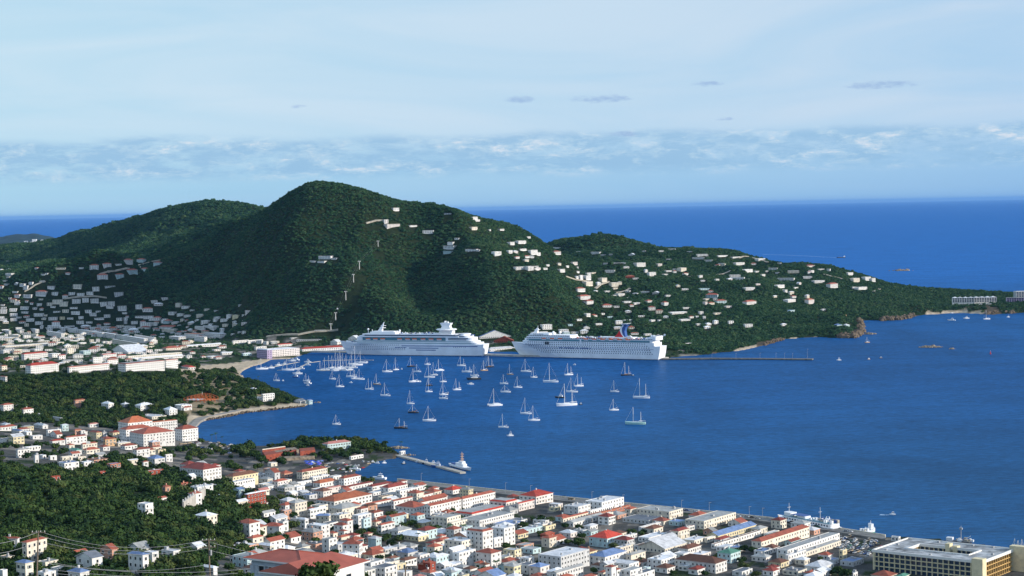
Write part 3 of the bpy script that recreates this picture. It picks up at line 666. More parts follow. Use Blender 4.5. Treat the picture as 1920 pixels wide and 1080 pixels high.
# each record: eave corner nearest the lookout (column,row in its survey tile), run to the left, run to the right, storeys; wall, roof form, roof colour
tile(440, 900, 6, 37, """145,165,30,210,3 rhW;40,250,60,110,1 cgW;165,495,145,120,3 whR;500,525,185,55,2 whR 14;205,660,60,120,2 chR;400,745,150,50,2 chW;545,470,60,60,2 wfG;
600,775,100,80,1 whW;760,760,70,90,1 chG;680,265,90,135,3 chG;570,290,70,105,2 whR;560,345,40,80,2 pfW;850,340,30,180,2 wgW;790,450,100,40,2 whW;1060,405,150,20,2 chB 12;
975,515,165,95,3 wfW;1270,465,90,60,3 whR;1215,515,100,60,2 whR;1230,580,60,40,1 whR;1110,605,70,50,1 chR;1200,650,50,95,1 chR;1060,665,80,90,3 wfG;1400,725,190,40,3 whR 10;
1550,850,120,140,1 chR;1530,930,150,160,2 wfG;1690,985,145,140,2 wfS;1830,950,20,100,1 yfW;1850,760,80,80,1 ghG;1900,815,60,60,1 wgW;1590,665,90,60,2 bhW;1650,510,40,155,2 whR;
1590,475,60,60,1 chR;1765,420,60,170,2 bgR;1570,375,60,100,2 whR;1420,330,50,80,2 whR;1210,330,150,210,2 chG;1180,395,100,130,2 cfW;1390,400,70,150,3 wfW;1450,440,15,80,3 bfW;
950,290,90,100,1 cfG;1120,245,205,440,2 whO;890,125,20,310,1 kgK;590,235,80,100,2 whW;1340,290,90,90,1 whR;1490,275,30,280,1 wgR;1500,610,50,50,1 chR;700,80,50,90,1 wfW;840,170,90,90,1 gfB;640,150,60,70,1 wgW""")
tile(740, 900, 6, 37, """215,315,210,155,2 whR;400,292,70,360,3 WgR;765,217,60,378,3 WhR;300,252,20,290,1 wgR;655,118,100,115,1 whV;430,100,50,70,1 whR;1255,255,190,125,2 kmV;1395,265,20,180,2 kgV;
1590,190,190,195,2 khV;870,388,200,380,1 wmV;955,455,215,400,2 wfG;590,425,180,155,3 cfG;640,482,20,180,2 cfG;520,385,200,60,1 wfW;255,405,80,85,2 bhR;540,575,50,120,1 bfW;265,640,240,120,1 yhW;
180,750,150,80,1 ghG;150,825,120,110,1 ghB;450,760,90,90,2 chR;285,848,80,110,2 kfW;755,690,200,140,3 cfW;990,585,185,115,5 wmR;1230,545,150,125,4 wfW;1120,660,20,100,2 wfW;725,820,75,190,3 WfW;
1085,832,175,115,3 whR;1350,790,130,75,2 yfW;1740,660,90,80,2 chR;1700,620,60,100,1 rhR;1700,520,40,115,1 yfD;1300,505,200,170,1 wfB;1480,560,100,190,1 bfW;1870,862,260,330,3 gfW;
1240,870,100,90,1 cfG;1390,900,110,90,1 cfD;1510,880,100,60,2 wfW;1340,980,110,80,2 yhG;1640,985,130,100,2 khB;1820,1040,110,110,2 whW;560,960,100,80,1 wgW;770,985,90,60,1 ghG;850,1010,80,80,1 whD;
400,1050,120,70,1 whR;640,1050,80,60,2 bhG;760,1075,80,80,1 yfG;1000,1055,140,140,1 wgR;1130,1088,200,120,1 wgB;1350,1092,90,80,2 whW;100,1040,100,100,1 wfW;270,1100,80,80,1 whK;400,940,80,60,2 rhR;
1620,1090,100,90,1 chR;470,1085,90,90,1 wgW;960,940,60,60,1 chR;330,960,70,60,1 rhD;520,640,60,60,1 whR;1020,960,70,50,1 whD;550,1120,90,80,1 whG;880,1120,90,90,1 whR""")
tile(1040, 900, 6, 37, """265,300,165,140,2 WfW;530,250,190,255,2 WfW;400,347,20,280,1 WfW;385,395,20,490,1 tfD;95,435,20,290,1 cgR;210,480,85,355,1 wgG;575,380,20,85,2 cfW;1290,357,375,155,2 cfG;1060,452,300,150,1 gfS;
590,662,205,180,2 bhV;770,640,20,160,1 wfW;1115,555,110,105,1 chD;975,530,20,260,1 WfW;1680,462,215,372,2 cfG;1400,470,120,80,1 bfB;1275,590,20,330,1 wfR;1570,680,140,145,1 cfW;1715,655,30,140,1 cfW;
1060,650,120,205,1 wfW;1100,700,100,280,1 wgW;1240,775,300,250,1 cgW;1000,745,110,120,1 wfD;1500,780,110,150,1 whD;1450,830,110,80,1 wfW;1640,840,110,120,1 kfW;1810,945,470,130,2 whD;1490,970,100,50,1 wfW;
1200,900,160,150,2 wfW;860,850,60,165,2 chG;565,870,180,250,2 whB;840,945,270,110,2 wfW;740,760,60,145,2 cfW;640,985,70,50,3 whR;700,1015,30,40,2 whR;540,1045,50,60,1 chR;520,970,110,60,1 whD;
850,1020,110,135,2 wfG;20,1045,60,310,2 wgG;900,1075,100,230,1 wfS;1040,985,50,40,1 bfW;100,1110,90,120,1 whR;350,1110,80,130,1 whR""")
tile(1340, 900, 6, 37, """40,628,130,445,1 ygB;525,697,110,570,2 chR;600,603,50,130,1 cfW;0,722,40,555,1 wfD;820,787,125,620,2 WfG;900,852,180,550,1 cfG;830,848,20,205,2 wfW;180,832,150,110,2 bhN;
1200,987,190,145,1 whW;1210,1040,130,100,1 wgW;1080,1055,80,80,1 bhR;1130,1090,120,100,1 whW;1440,790,40,50,2 yfW;1560,1048,50,50,1 wfW;1560,920,150,120,1 gfB;250,760,90,80,1 wfB;560,800,120,90,1 wfB;1330,900,90,70,1 gfB""")
tile(1600, 900, 6, 37, "400,1090,200,90,1 chR;560,1092,80,70,1 chN;510,640,85,20,1 wfW")
tile(0, 600, 6, 42, """40,960,40,112,3 whR;265,1010,40,112,2 whR;850,905,20,105,3 phR;1220,945,80,60,2 whW;1400,950,40,60,1 ghW;1580,965,60,145,2 whW;60,640,60,20,2 whR;20,520,20,60,2 chR;200,960,30,40,1 wfW;
590,380,60,90,2 wfW;665,400,15,75,2 whV;940,350,50,80,2 bfW;1050,420,12,110,3 wfW;1160,390,20,155,2 whV;1330,400,20,90,1 whV;1210,450,20,120,2 whR;60,292,60,680,1 cfW;90,435,50,60,1 chR;160,335,12,90,2 cfW;760,320,20,70,3 cfD;
40,340,40,100,2 wfW;390,330,60,90,1 wfW""", dmin=2000)
tile(0, 600, 6, 42, "345,515,60,320,4 WhV;780,535,22,460,3 WmR;1415,485,90,445,4 WmR;1864,447,6,138,4 WmR;272,385,36,270,3 WhV", kind='hotel block', dmin=2000)
tile(0, 760, 6, 48, """440,100,20,30,1 cfW;680,145,90,20,1 whG;480,230,100,60,1 whW;700,225,20,70,2 bhW;265,245,30,115,1 yhG;220,290,90,40,1 whB;540,280,20,150,2 wfB;150,360,60,125,2 ygW;370,345,30,110,1 wfW;
1010,215,20,100,1 whK;1150,190,20,90,1 whW;845,280,15,70,2 phR;915,285,12,45,2 wfW;745,365,20,235,2 whR;590,405,30,145,1 whV;1085,310,80,60,2 yhR;1160,310,20,45,2 ghG;1185,385,25,125,2 ohR;
930,440,20,165,2 chR;1330,425,50,140,1 cfW;1405,460,50,140,1 whR;1640,510,70,110,1 chR;1720,475,30,100,1 chR;1780,500,40,85,1 yfD;200,505,20,140,2 whG;395,560,8,40,2 wfW;565,570,20,75,1 wfW;
700,580,20,120,1 cfW;860,510,90,60,1 whN;725,650,80,165,2 wfB;945,640,50,110,2 wfW;1060,615,80,160,2 pfD;1240,660,40,120,2 tfB;585,800,12,95,2 rfD;990,815,12,110,1 rfR;1085,750,12,105,1 rfW;
1450,620,20,100,1 cgW;1740,605,80,115,2 whB;1870,555,15,70,2 wfR;1615,640,10,55,2 whR;1640,740,30,200,1 rfW;640,330,80,60,1 wgR;780,450,40,60,1 chR;480,560,40,40,1 wfW;880,580,20,90,1 cfR;1280,345,30,110,1 cfD;300,300,60,60,1 wfW;60,220,50,60,1 whW""")
tile(0, 560, 4, 50, "960,935,75,185,4 WhO;1142,930,12,190,4 WhO;945,985,50,200,4 WhR;1075,1018,105,240,4 WhR;1360,800,50,80,2 wfW;1270,835,45,60,2 whW;1380,820,20,60,1 whR;1140,885,100,110,1 cfW")
tile(300, 780, 6, 45, """250,155,90,180,4 WhR;485,608,265,208,3 whM 39;310,555,90,125,3 whM;600,562,50,80,3 whM;355,680,60,50,2 wgW;210,775,30,140,1 phR;820,685,85,290,2 yhD 39;765,755,70,310,1 wfW 37;1160,768,60,330,1 cfW 37;
1290,640,110,60,2 ggR;1400,650,60,90,1 phR;1600,635,62,290,2 chR 37;1480,762,30,230,1 wfW 37;420,800,80,180,2 WfW;370,880,50,100,3 whR;890,830,70,60,2 bgB 37;1130,840,60,100,1 cgK 37;1720,690,40,190,1 wfW 37;1250,530,40,70,1 cfW;
650,900,20,50,1 whW;60,800,40,60,1 phR;1560,850,50,90,1 wfB 37;530,790,40,130,1 WfW;940,720,50,40,1 whW""")
tile(600, 800, 6, 37, """85,200,60,265,2 bhK 48;350,335,20,140,1 wfK;270,585,60,190,2 whR;0,640,80,200,1 whO;330,677,40,270,1 whM;590,677,60,230,1 whM;770,692,90,220,2 whM;600,742,60,240,1 wfW;900,720,50,200,2 wfW;
1040,690,30,140,1 wfW;830,838,30,215,2 wgR;1070,787,20,210,1 wgR;1180,832,80,260,1 wgR;150,560,50,90,1 wfW;480,830,40,60,1 whR;700,790,50,120,1 cfD""")
tile(0, 810, 4, 37, """130,800,130,14,2 whR 8;200,827,35,155,3 chR 30;190,985,70,60,2 chB;340,975,60,100,1 cfG;430,1020,50,70,1 wfG;330,1052,60,90,1 wfW;570,900,30,80,1 wgR;690,945,120,80,2 wgS;840,880,90,40,2 pgR;
1070,925,110,45,3 whB;1060,880,120,90,1 wgG;1140,900,60,50,2 wfW;1300,890,90,55,2 wfW;600,1055,90,70,1 whB;1600,1020,110,30,1 whW;1550,635,90,80,2 chW;1480,860,80,60,1 wgW;60,935,60,50,1 cfD;20,1035,20,30,1 wfW;
1090,540,60,60,3 WfW;1190,500,30,60,1 wgR""")
# the bay town's stepped apartment rows and large low halls
tile(0, 600, 6, 60, """100,120,100,25,3 wfW;210,170,120,20,2 cfW 30;225,112,90,15,3 wfW;410,160,150,20,2 cfW 30;400,105,110,40,3 wfW;545,90,60,45,3 wfW;700,85,150,35,3 wfW;690,150,170,35,3 wfW;850,105,140,40,3 wfW;
1010,125,130,40,3 wfW;1150,145,150,40,3 wfW;1290,160,160,40,3 wfW;1460,182,170,15,3 wfW;1620,210,260,40,3 wfW;1735,197,230,20,3 wfW;1540,240,290,25,3 cfW""", kind='apartment block', dmin=3000)
tile(240, 560, 6, 50, """500,530,20,560,1 WgW;760,400,130,110,3 wfO;860,430,120,30,3 wfW;1035,395,180,85,3 wfW;570,430,110,80,2 gfW;850,315,100,20,3 wfW;960,310,120,60,3 wfW;1180,475,12,180,2 wfW;1350,470,12,170,2 wfW;430,560,50,170,1 chR;
930,650,70,110,1 wfW;1060,610,20,120,1 WgW;1300,620,20,90,1 bhW;680,770,80,80,1 whV 60;1610,480,20,100,1 cfW;1690,520,20,160,1 whV;1440,540,20,120,2 wfW;1840,440,20,110,1 gfG;0,600,200,230,1 WgW;0,640,20,620,2 cfW;40,670,20,590,1 WgW;120,590,120,120,1 wfR""", kind='town building', dmin=2600)
def far(x0, y0, k, th, data, kind='house', dmin=2600):
    """small far houses: middle column, eave row, width, storeys"""
    for rec in data.split(';'):
        q = rec.split()
        if not q: continue
        cx, cy, W_, n = (float(v) for v in q[0].split(',')); a = q[1] if len(q) > 1 else 'wfW'
        g = random.Random(int(cx*3+cy)); W_ /= k
        tt_ = aspect(x0+cx/k, y0+cy/k+4, g, dmin); c_, s_ = math.cos(R(tt_)), abs(math.sin(R(tt_)))
        def dims(D, W_=W_, c_=c_, s_=s_, r_=g.uniform(.5, .7)):
            m_ = W_*D/F; w_ = m_/(c_+r_*s_); return max(4.5, w_), min(12, max(5, w_*r_))
        place_building(x0+cx/k, y0+cy/k, 1, 1, min(n, 3) if n < 4 else 3, a[0], a[1], a[2], tt_, kind, dmin=dmin, geo_=dims, st=2.75)
far(0, 470, 6, 48, """90,110,40,1;110,250,105,2;490,255,60,1;530,245,40,1;690,180,120,1 cfW;920,175,60,1;1060,135,100,3 whR;1200,118,100,3 whR;1250,180,120,1 cfW;1320,125,90,1;1440,90,100,3 whR;1590,90,110,3 bhR;1775,115,100,3 bhR;
1150,240,130,3 whR;1340,235,100,3 bhR;1480,190,130,3 bhR;1630,185,120,3 bhR;260,360,85,2;290,380,60,4;350,345,55,2;180,440,80,1;320,475,120,2;470,440,140,3 whR;580,380,85,2;875,355,100,4 cfW;1075,375,85,3;
810,445,70,2;910,455,80,2;620,455,70,2;735,490,60,2 whR;150,540,75,2 chR;445,575,55,2;280,615,95,2;150,640,80,2;285,670,85,1;155,695,85,2;40,650,75,3;20,735,60,2;155,750,80,2;440,685,110,2;650,530,110,3 cfW;720,550,90,3 cfW;
860,515,100,3;960,510,80,3;1060,510,100,4 wfW;1160,545,90,3;1250,550,80,3;1230,590,90,2;1370,585,110,3;1010,440,80,2;1330,425,110,3 gfG;1230,345,130,1 gfW;560,570,60,2 cfW;600,610,60,1;640,660,80,1;740,645,70,2 cfW;830,610,90,1;
850,660,100,2;990,650,80,2;1040,680,90,2;1100,655,60,1;1200,690,80,2;1110,740,120,1;600,730,100,2;700,735,60,2 yfW;790,740,70,1;340,755,90,2;440,785,90,2;250,790,80,1 whR;300,815,50,2 cfW;630,790,90,2 whR;610,825,160,2;
780,825,120,1;900,780,90,2;1000,780,80,1;1340,740,70,2;1400,680,60,1;1560,590,80,3;1730,540,80,2 wfW;1850,515,80,2;1780,580,110,1 whR;1660,630,120,2 whR;1620,710,180,1;1770,740,90,2 whR;1860,770,100,2;1650,800,130,3 wfW;1750,810,60,2;
1640,860,100,2 whR;1350,835,90,1 cfW;1480,890,160,2;1590,930,60,1;960,830,120,1 khW;1060,850,110,2;1180,850,150,2;1270,870,90,2 khO;60,880,90,1;210,855,80,1;120,1010,70,1;230,1005,80,1;330,1005,80,1;490,1010,140,1 cfW;630,990,90,2 cfW;800,970,90,1;
820,1010,110,1;1030,1000,50,2 cfW;920,1030,90,1;1060,1030,110,1;1180,1020,70,1""")
far(240, 560, 6, 48, """120,50,70,2 wfW;340,45,110,1 khW;570,40,80,4 cfW;660,60,120,2;730,110,70,1;905,90,100,2 cfW;1020,105,110,1 gfW;1370,75,110,3 kfR;1320,140,80,1;1290,20,100,1 gfW;500,140,100,2;600,150,100,2;680,165,110,2;820,155,110,3 cfW;
1010,190,90,2;1090,210,110,2;1140,160,70,3 wfW;1220,155,100,4 yfW;875,225,110,3 wfW;1100,270,80,2 cfW;930,275,60,1;210,90,110,1;130,175,100,1;230,175,120,2;270,205,70,2;420,215,80,1;450,235,110,2 bhR;540,245,110,2;620,270,130,1;200,260,120,3 wfW;
300,265,60,2;190,320,90,2 whR;460,300,270,2 whR;470,340,200,3 cfW;60,345,120,2 khW;150,390,50,1;380,425,70,1;700,480,90,1 cgW;1480,465,80,2;1550,480,60,2;1640,490,60,1""")
far(480, 320, 4, 45, """1043,275,60,2;1018,378,145,3 kfR;972,358,40,4 wfB;1172,403,72,1;1292,440,84,2;525,632,130,2;430,668,60,1;500,670,80,1;590,650,50,1;1635,345,55,2;1650,365,60,1;1628,415,65,2 cfW;1832,432,60,1;1750,438,14,1;1508,500,40,1;
1462,528,55,2;1455,555,110,2;1445,590,90,2 bfB;1620,572,110,2;1665,588,40,1;1802,598,75,3;1900,595,50,2;1910,530,60,2;1440,310,60,1 gfG""")
far(960, 320, 4, 45, """120,492,40,1;60,520,100,2;70,580,80,1;150,590,90,3;190,610,50,2;20,605,50,2 khW;330,565,90,2;330,605,75,2 whR;505,602,50,2;555,600,40,1;630,605,85,2;685,625,50,1;745,622,35,1;990,598,30,1;1200,584,60,1;1118,598,40,1;
1335,600,50,1;1425,620,90,2;1400,650,110,1;1475,665,75,2;1570,632,120,1;1670,640,110,1;1860,655,95,2;1570,690,50,1;1700,685,100,2;1810,695,40,1 whR;462,682,60,2 kfW;410,708,35,1;60,712,110,2;130,710,70,3;180,730,50,1;242,728,50,2;
365,735,65,2;490,750,30,1;515,780,35,3;558,778,70,4;598,758,65,1 cfW;678,800,70,3 cfW;735,742,80,2;700,690,35,1;800,680,115,1 wfW;955,690,110,3;1102,695,50,2 kfW;1175,660,40,1;1272,725,75,3 cfW;1220,735,40,1;1045,760,70,3;885,790,70,1 rhR;
565,825,85,3 cfW;762,835,72,3 cfW;505,880,95,2 whR;535,935,120,2 whR;570,970,85,2 whR;808,920,78,2;870,898,40,1;1008,900,90,1;1292,882,60,1 wfW;1440,880,90,1 bfB;1430,818,35,1;1535,812,40,1;1670,780,85,2;1690,800,120,2;1770,810,25,1;
1760,738,120,2;1830,750,50,1;1910,750,25,1;1500,930,100,2 bhR;1565,975,90,2 bhR;1780,980,120,2 whR;1775,870,100,2;860,975,70,1;930,985,80,1;1022,975,60,1 whR;710,1005,80,1 whR;1045,1020,60,2 whR;780,1010,50,1 gfW;870,1050,50,1;1240,1058,160,1""")
far(1440, 320, 4, 45, """10,670,25,1;85,688,30,1;40,725,80,2;190,745,90,2 cfW;310,712,95,1 khM;395,735,70,1;455,735,30,2;605,762,80,2;295,790,65,2;375,820,110,2;135,805,145,2;480,848,110,3 whR;650,805,85,3 cfW;735,795,80,3;785,805,45,3;
695,870,130,2;640,870,50,1;80,855,110,2;200,872,55,1;160,960,130,2;310,965,75,3 khO;165,1045,85,1 bfB;415,1035,60,1;940,820,85,1;70,760,30,1;1520,855,30,1""")
far(960, 560, 4, 45, """500,145,50,1;255,185,90,3 wfW;200,240,150,1;385,225,80,2 wfW;405,250,60,2 bhW;470,245,60,1;540,235,62,2 whW;435,185,40,1 bfB;872,158,80,1;1290,150,95,1;1050,158,50,1;1105,158,25,1;1240,95,160,1;735,130,45,1 bfB;680,105,30,1;
1470,185,50,1 whW;1525,165,45,2 whW;1460,210,60,1 whW;1640,165,45,2;1770,188,70,2;1395,185,40,1;1440,130,12,2;1385,128,25,1;870,90,40,1 khW""")
far(1440, 560, 4, 45, """115,190,50,1 whW;520,195,75,1 bhB;585,195,60,1 bhW;575,120,30,1 ofD;1380,95,28,1""")
far(480, 560, 4, 45, """480,225,80,1 gfW;400,300,190,1 gfG;600,320,85,2 wgW;140,320,70,1 cfW;740,290,100,2 wgW;1790,275,260,1 WgB;1860,310,160,1 rgR""")
# ---- small roofs that fill the blocks between the surveyed buildings
def rect_free(x, y, ux, uy, w, d, gap=1.2):
    for mx, my, ax_, ay_, W_, D_ in RECT:
        if abs(mx-x)+abs(my-y) > 120: continue
        for sx in (-.5, 0, .5):
            for sy in (-.5, 0, .5):
                qx, qy = x+ux*w*sx-uy*d*sy*-1*-1, y+uy*w*sx+ux*d*sy
                lx, ly = (qx-mx)*ax_+(qy-my)*ay_, -(qx-mx)*ay_+(qy-my)*ax_
                if abs(lx) < W_/2+gap and abs(ly) < D_/2+gap: return False
        lx, ly = (mx-x)*ux+(my-y)*uy, -(mx-x)*uy+(my-y)*ux
        if abs(lx) < w/2+gap and abs(ly) < d/2+gap: return False
    return True
FP = [pl('300,865 330,880 430,890 520,925 470,1000 440,1030 460,1080 560,1080 700,1080 1500,1085 1640,1060 1560,1040 1560,1000 1430,985 1340,975 1050,945 760,912 690,905 640,890 560,895 480,885'), pl('0,800 90,800 230,810 330,850 280,862 100,865 0,850')]
def fillers(pg, n, th, seed, grp):
    g = random.Random(seed); xs = [p_[0] for p_ in pg]; ys = [p_[1] for p_ in pg]; done = 0; tr = 0
    while done < n and tr < n*40:
        tr += 1; a, b = g.uniform(min(xs), max(xs)), g.uniform(min(ys), max(ys))
        if not inpoly(np.array([a]), np.array([b]), pg)[0]: continue
        x, y, z = pick(a, b, 850); T_ = R(th+g.uniform(-3, 3)); c, s = math.cos(T_), math.sin(T_); w, d = g.uniform(5, 12), g.uniform(6, 15)
        if not rect_free(x, y, c, -s, w, d, .5): continue
        nn = g.choice((1, 1, 1, 1, 2)); X_, Y_ = x+c*w/2-s*d/2, y-s*w/2-c*d/2; h = nn*2.9+.35; zz = gh(X_, Y_); px, py = proj(X_, Y_, zz+h); t = X_/Y_
        L_, R_ = w*F/Y_*(c+t*s), d*F/Y_*max(.15, s-t*c)
        rk, rc = g.choice(('fW', 'fW', 'fG', 'hR', 'hR', 'gR', 'gW', 'hG', 'hW', 'fS', 'hM', 'gG', 'hD')); wk = g.choice('wwwwcckypbg')
        place_building(px, py, L_, R_, nn, wk, rk, rc, th, 'outbuilding', dmin=850, st=2.9, cat='outbuilding', name='outbuilding'); done += 1
    print('fill', done)
fillers(FP[0], 170, 37, 1, 'small'); fillers(FP[1], 16, 48, 2, 'small')

# ---- the crowded small houses of the bay town and the farther slopes, past the first three hundred: one mass
MASS = []
def mass(pg, n, seed, lo=5, hi=13, gap=1.0, two=.35):
    g = random.Random(seed); xs = [p_[0] for p_ in pg]; ys = [p_[1] for p_ in pg]; done = 0; tr = 0
    while done < n and tr < n*30:
        tr += 1; a, b = g.uniform(min(xs), max(xs)), g.uniform(min(ys), max(ys))
        if not inpoly(np.array([a]), np.array([b]), pg)[0]: continue
        x, y, z = pick(a, b, 2400); tt_ = aspect(a, b, g); c, s = math.cos(R(tt_)), math.sin(R(tt_)); w, d = g.uniform(lo, hi)*1.2, g.uniform(lo, hi)*.7
        if not rect_free(x, y, c, -s, w, d, gap): continue
        nn = 2 if g.random() < two else 1; px, py = proj(x, y, z+nn*2.75+.35)
        k = len(BLD); place_building(px, py, 1, 1, nn, g.choice('wwwwwWWcckg'), *g.choice(('fW', 'fW', 'fW', 'hW', 'hG', 'fG', 'hR', 'hR', 'gW')), tt_, 'mass', dmin=2400, st=2.75, geo_=lambda D: (w, d)); MASS.append(BLD.pop()); done += 1
    print('mass', done)
mass(pl('0,560 60,545 130,560 250,580 300,600 400,600 460,590 460,625 380,640 300,632 200,640 100,640 0,640'), 130, 11)
mass(pl('0,610 130,618 300,640 430,648 430,668 350,690 120,690 0,690'), 90, 12, 5, 14)
mass(pl('1040,500 1180,478 1320,486 1480,500 1620,535 1560,570 1430,560 1300,610 1180,640 1090,620 1080,540'), 60, 13, 6, 14, 6)
mass(pl('960,480 1010,470 1060,490 1060,520 980,510'), 8, 14, 6, 13, 6)
mass(pl('0,500 120,505 160,540 0,560'), 10, 15, 6, 12, 8)

GAPTREES = []
def gap_trees(pg, n, seed):
    g = random.Random(seed); xs = [p_[0] for p_ in pg]; ys = [p_[1] for p_ in pg]; tr = 0
    while len(GAPTREES) < n and tr < 6000:
        tr += 1; a, b = g.uniform(min(xs), max(xs)), g.uniform(min(ys), max(ys))
        if not inpoly(np.array([a]), np.array([b]), pg)[0]: continue
        x, y, z = pick(a, b, 850)
        if rect_free(x, y, .8, -.6, 5, 5, .3): GAPTREES.append((x, y, z, g.uniform(.62, 1.0))); RECT.append((x, y, .8, -.6, 5, 5))
gap_trees(pl('440,930 540,930 700,960 1000,975 1300,1000 1640,1060 1500,1085 480,1085'), 58, 21)
# ---------------------------------------------------------------- ships and boats
white_m = mat('ship_white', (.86, .88, .90), .45, .05, .05, .4)
shipg_m = mat('ship_glass', (.03, .06, .11), .2, 0, 1, .6)
blue_m = mat('ship_blue', (.04, .10, .30), .5, .05)
deckteal_m = mat('ship_teal', (.10, .26, .32), .5, .08)
orange_m = mat('lifeboat_orange', (.75, .17, .05), .5, .05)
redp_m = mat('red_paint', (.62, .03, .025), .5, .08)
boot_m = mat('boot_top', (.03, .05, .09), .6, .05)
deck_m = mat('deck_grey', (.45, .42, .36), .8, .15, .5)
dark_m = mat('dark_paint', (.03, .04, .055), .5, .1)
tan_m = mat('varnished_wood', (.32, .16, .07), .5, .15, 2)
alu_m = mat('mast_alloy', (.78, .78, .76), .4, .03)
foam_m = mat('foam', (.42, .58, .72), .9, .2, .2)
def sect(x, hb, zt, zb, hw=None, keel=-3):
    hw = hb if hw is None else hw
    return [(x, -hb, zt), (x, -hb, zt*.55+zb*.45), (x, -hw, zb), (x, -hw*.8, keel), (x, hw*.8, keel), (x, hw, zb), (x, hb, zt*.55+zb*.45), (x, hb, zt)]
def rounded(x0, x1, hb, z0, z1, fr, ar, n=6):
    """plan outline with a curved front (fr metres) and curved stern (ar), extruded"""
    pts = []
    for i in range(n+1):
        a = math.pi/2*i/n; pts.append((x0+fr*(1-math.sin(a)), -hb*(1-(1-math.sin(a))*.0)*(math.sin(math.pi/2*(1-0)) if fr == 0 else (1-math.cos(a))**.55 if i else 0)))
    pts = [(x0+fr*(1-math.sin(math.pi/2*i/n)), -hb*math.cos(math.pi/2*(1-i/n)+0)) for i in range(0)]
    f = [(x0+fr*(1-math.cos(math.pi/2*i/n)), -hb*(.35+.65*math.sin(math.pi/2*i/n))) for i in range(n+1)]
    b = [(x1-ar*(1-math.cos(math.pi/2*(n-i)/n)), -hb*(.35+.65*math.sin(math.pi/2*(n-i)/n))) for i in range(n+1)]
    half = f+b; full = half+[(x, -y) for x, y in half[::-1]]
    return [(x, y, z0) for x, y in full], [(x, y, z1) for x, y in full]
def tier(mb, x0, x1, hb, z0, z1, fr=3, ar=3, mi=0):
    a, b = rounded(x0, x1, hb, z0, z1, fr, ar); mb.ring([a, b], mi)
def winrow(x0, x1, y, z, w, h, step, side=-1):
    b = MB(); x = x0
    while x < x1:
        b.quad((x, y*side*-1 if side > 0 else y, z), (x+w, y if side < 0 else -y, z), (x+w, y if side < 0 else -y, z+h), (x, y if side < 0 else -y, z+h)); x += step
    return b
def hull_part(root, L_, B_, zt, bow=.22, rake=14, m=white_m, sheer=3, stern=.8, boot=True):
    b = MB(); S_ = []; n = 16
    for i in range(n+1):
        u = i/n; zz = zt+sheer*max(0, 1-u/.22)**1.6
        hb = B_/2*min(1, (u/bow))**.55 if u < bow else B_/2; hw = B_/2*min(1, u/(bow*1.5))**.85
        if u > .9: k = (u-.9)/.1; hb *= 1-.18*k*k; hw *= 1-(1-stern)*k
        xt = u*L_; xw = rake+u*(L_-rake-4)
        S_.append([(xt, -hb-.05, zz), ((xt*.6+xw*.4), -(hb*.62+hw*.38), zz*.5), (xw, -hw-.03, .2), (xw, -hw*.8, -3), (xw, hw*.8, -3), (xw, hw+.03, .2), ((xt*.6+xw*.4), (hb*.62+hw*.38), zz*.5), (xt, hb+.05, zz)])
    b.ring(S_, 0); o = b.build('hull', [m], root)
    if boot:
        c = MB(); Q = []
        for i in range(n+1):
            s = S_[i]; Q.append([(s[2][0], s[2][1]*1.004-.06, .9), (s[2][0], s[2][1]*1.004-.06, -.2), (s[5][0], s[5][1]*1.004+.06, -.2), (s[5][0], s[5][1]*1.004+.06, .9)])
        c.ring(Q, 0); c.build('boot_stripe', [boot_m], root)
    return o
def ship_root(name, a, b, hb):
    """a: waterline point of the bow, b: of the stern, both on the near side"""
    A_, B_ = Vector(a), Vector(b); d = (B_-A_); L_ = d.length; d.normalize(); nrm = Vector((-d.y, d.x, 0))
    if nrm.y < 0: nrm = -nrm
    o = empty(name, A_+nrm*hb, math.atan2(d.y, d.x)); return o, L_
def lifeboats(root, xs, y, z, L_=9):
    for x in xs:
        b = MB(); b.ring([[(x-L_/2, y, z+1.6), (x-L_/2+.4, y-.2, z+.6), (x-L_/2+.4, y+.2, z+.6)], [(x-L_/2+1.5, y-1.5, z+1.7), (x-L_/2+2, y-1, z), (x-L_/2+2, y+1.5, z)], [(x+L_/2-1.2, y-1.6, z+1.7), (x+L_/2-1.5, y-1, z), (x+L_/2-1.5, y+1.5, z)], [(x+L_/2, y-1, z+1.7), (x+L_/2, y-.7, z+.5), (x+L_/2, y+.7, z+.5)]], 1)
        b.ring([[(x-L_/2+.3, y-.5, z+1.7), (x-L_/2+.3, y+1, z+1.7), (x-L_/2+.8, y-.4, z+3.4)], [(x+L_/2-.3, y-1.5, z+1.7), (x+L_/2-.3, y+1, z+1.7), (x+L_/2-.8, y-.4, z+3.5)]], 0)
        b.build('lifeboat', [orange_m, white_m], root)
def dome(root, x, y, z, r, mast=3):
    b = MB(); b.tube((x, y, z-mast), (x, y, z), .5, .4); n = 8
    S_ = []
    for j in range(7):
        ph = math.pi*(j+.3)/6.6; S_.append([(x+r*math.sin(ph)*math.cos(2*math.pi*i/n), y+r*math.sin(ph)*math.sin(2*math.pi*i/n), z+r*.8+r*math.cos(ph)) for i in range(n)])
    b.ring(S_); b.build('radar_dome', [white_m], root)
def rail(root, x0, x1, hb, z, name='railing'):
    b = MB()
    for s in (-1, 1):
        b.box(x0, x1, s*hb-.08, s*hb+.08, z+1.0, z+1.15); x = x0
        while x < x1: b.box(x, x+.15, s*hb-.06, s*hb+.06, z, z+1); x += 6
    b.build(name, [white_m], root)
def umbrellas_clutter(root, x0, x1, hb, z, n, seed=1):
    g = random.Random(seed); b = MB()
    for i in range(n):
        x = g.uniform(x0, x1); y = g.uniform(-hb, hb); w = g.uniform(.8, 3.5); h = g.uniform(.6, 2.6); b.box(x, x+w, y, y+w*.6, z, z+h, g.choice([0, 0, 1, 2]))
    b.build('deck_fittings', [white_m, deck_m, blue_m], root)
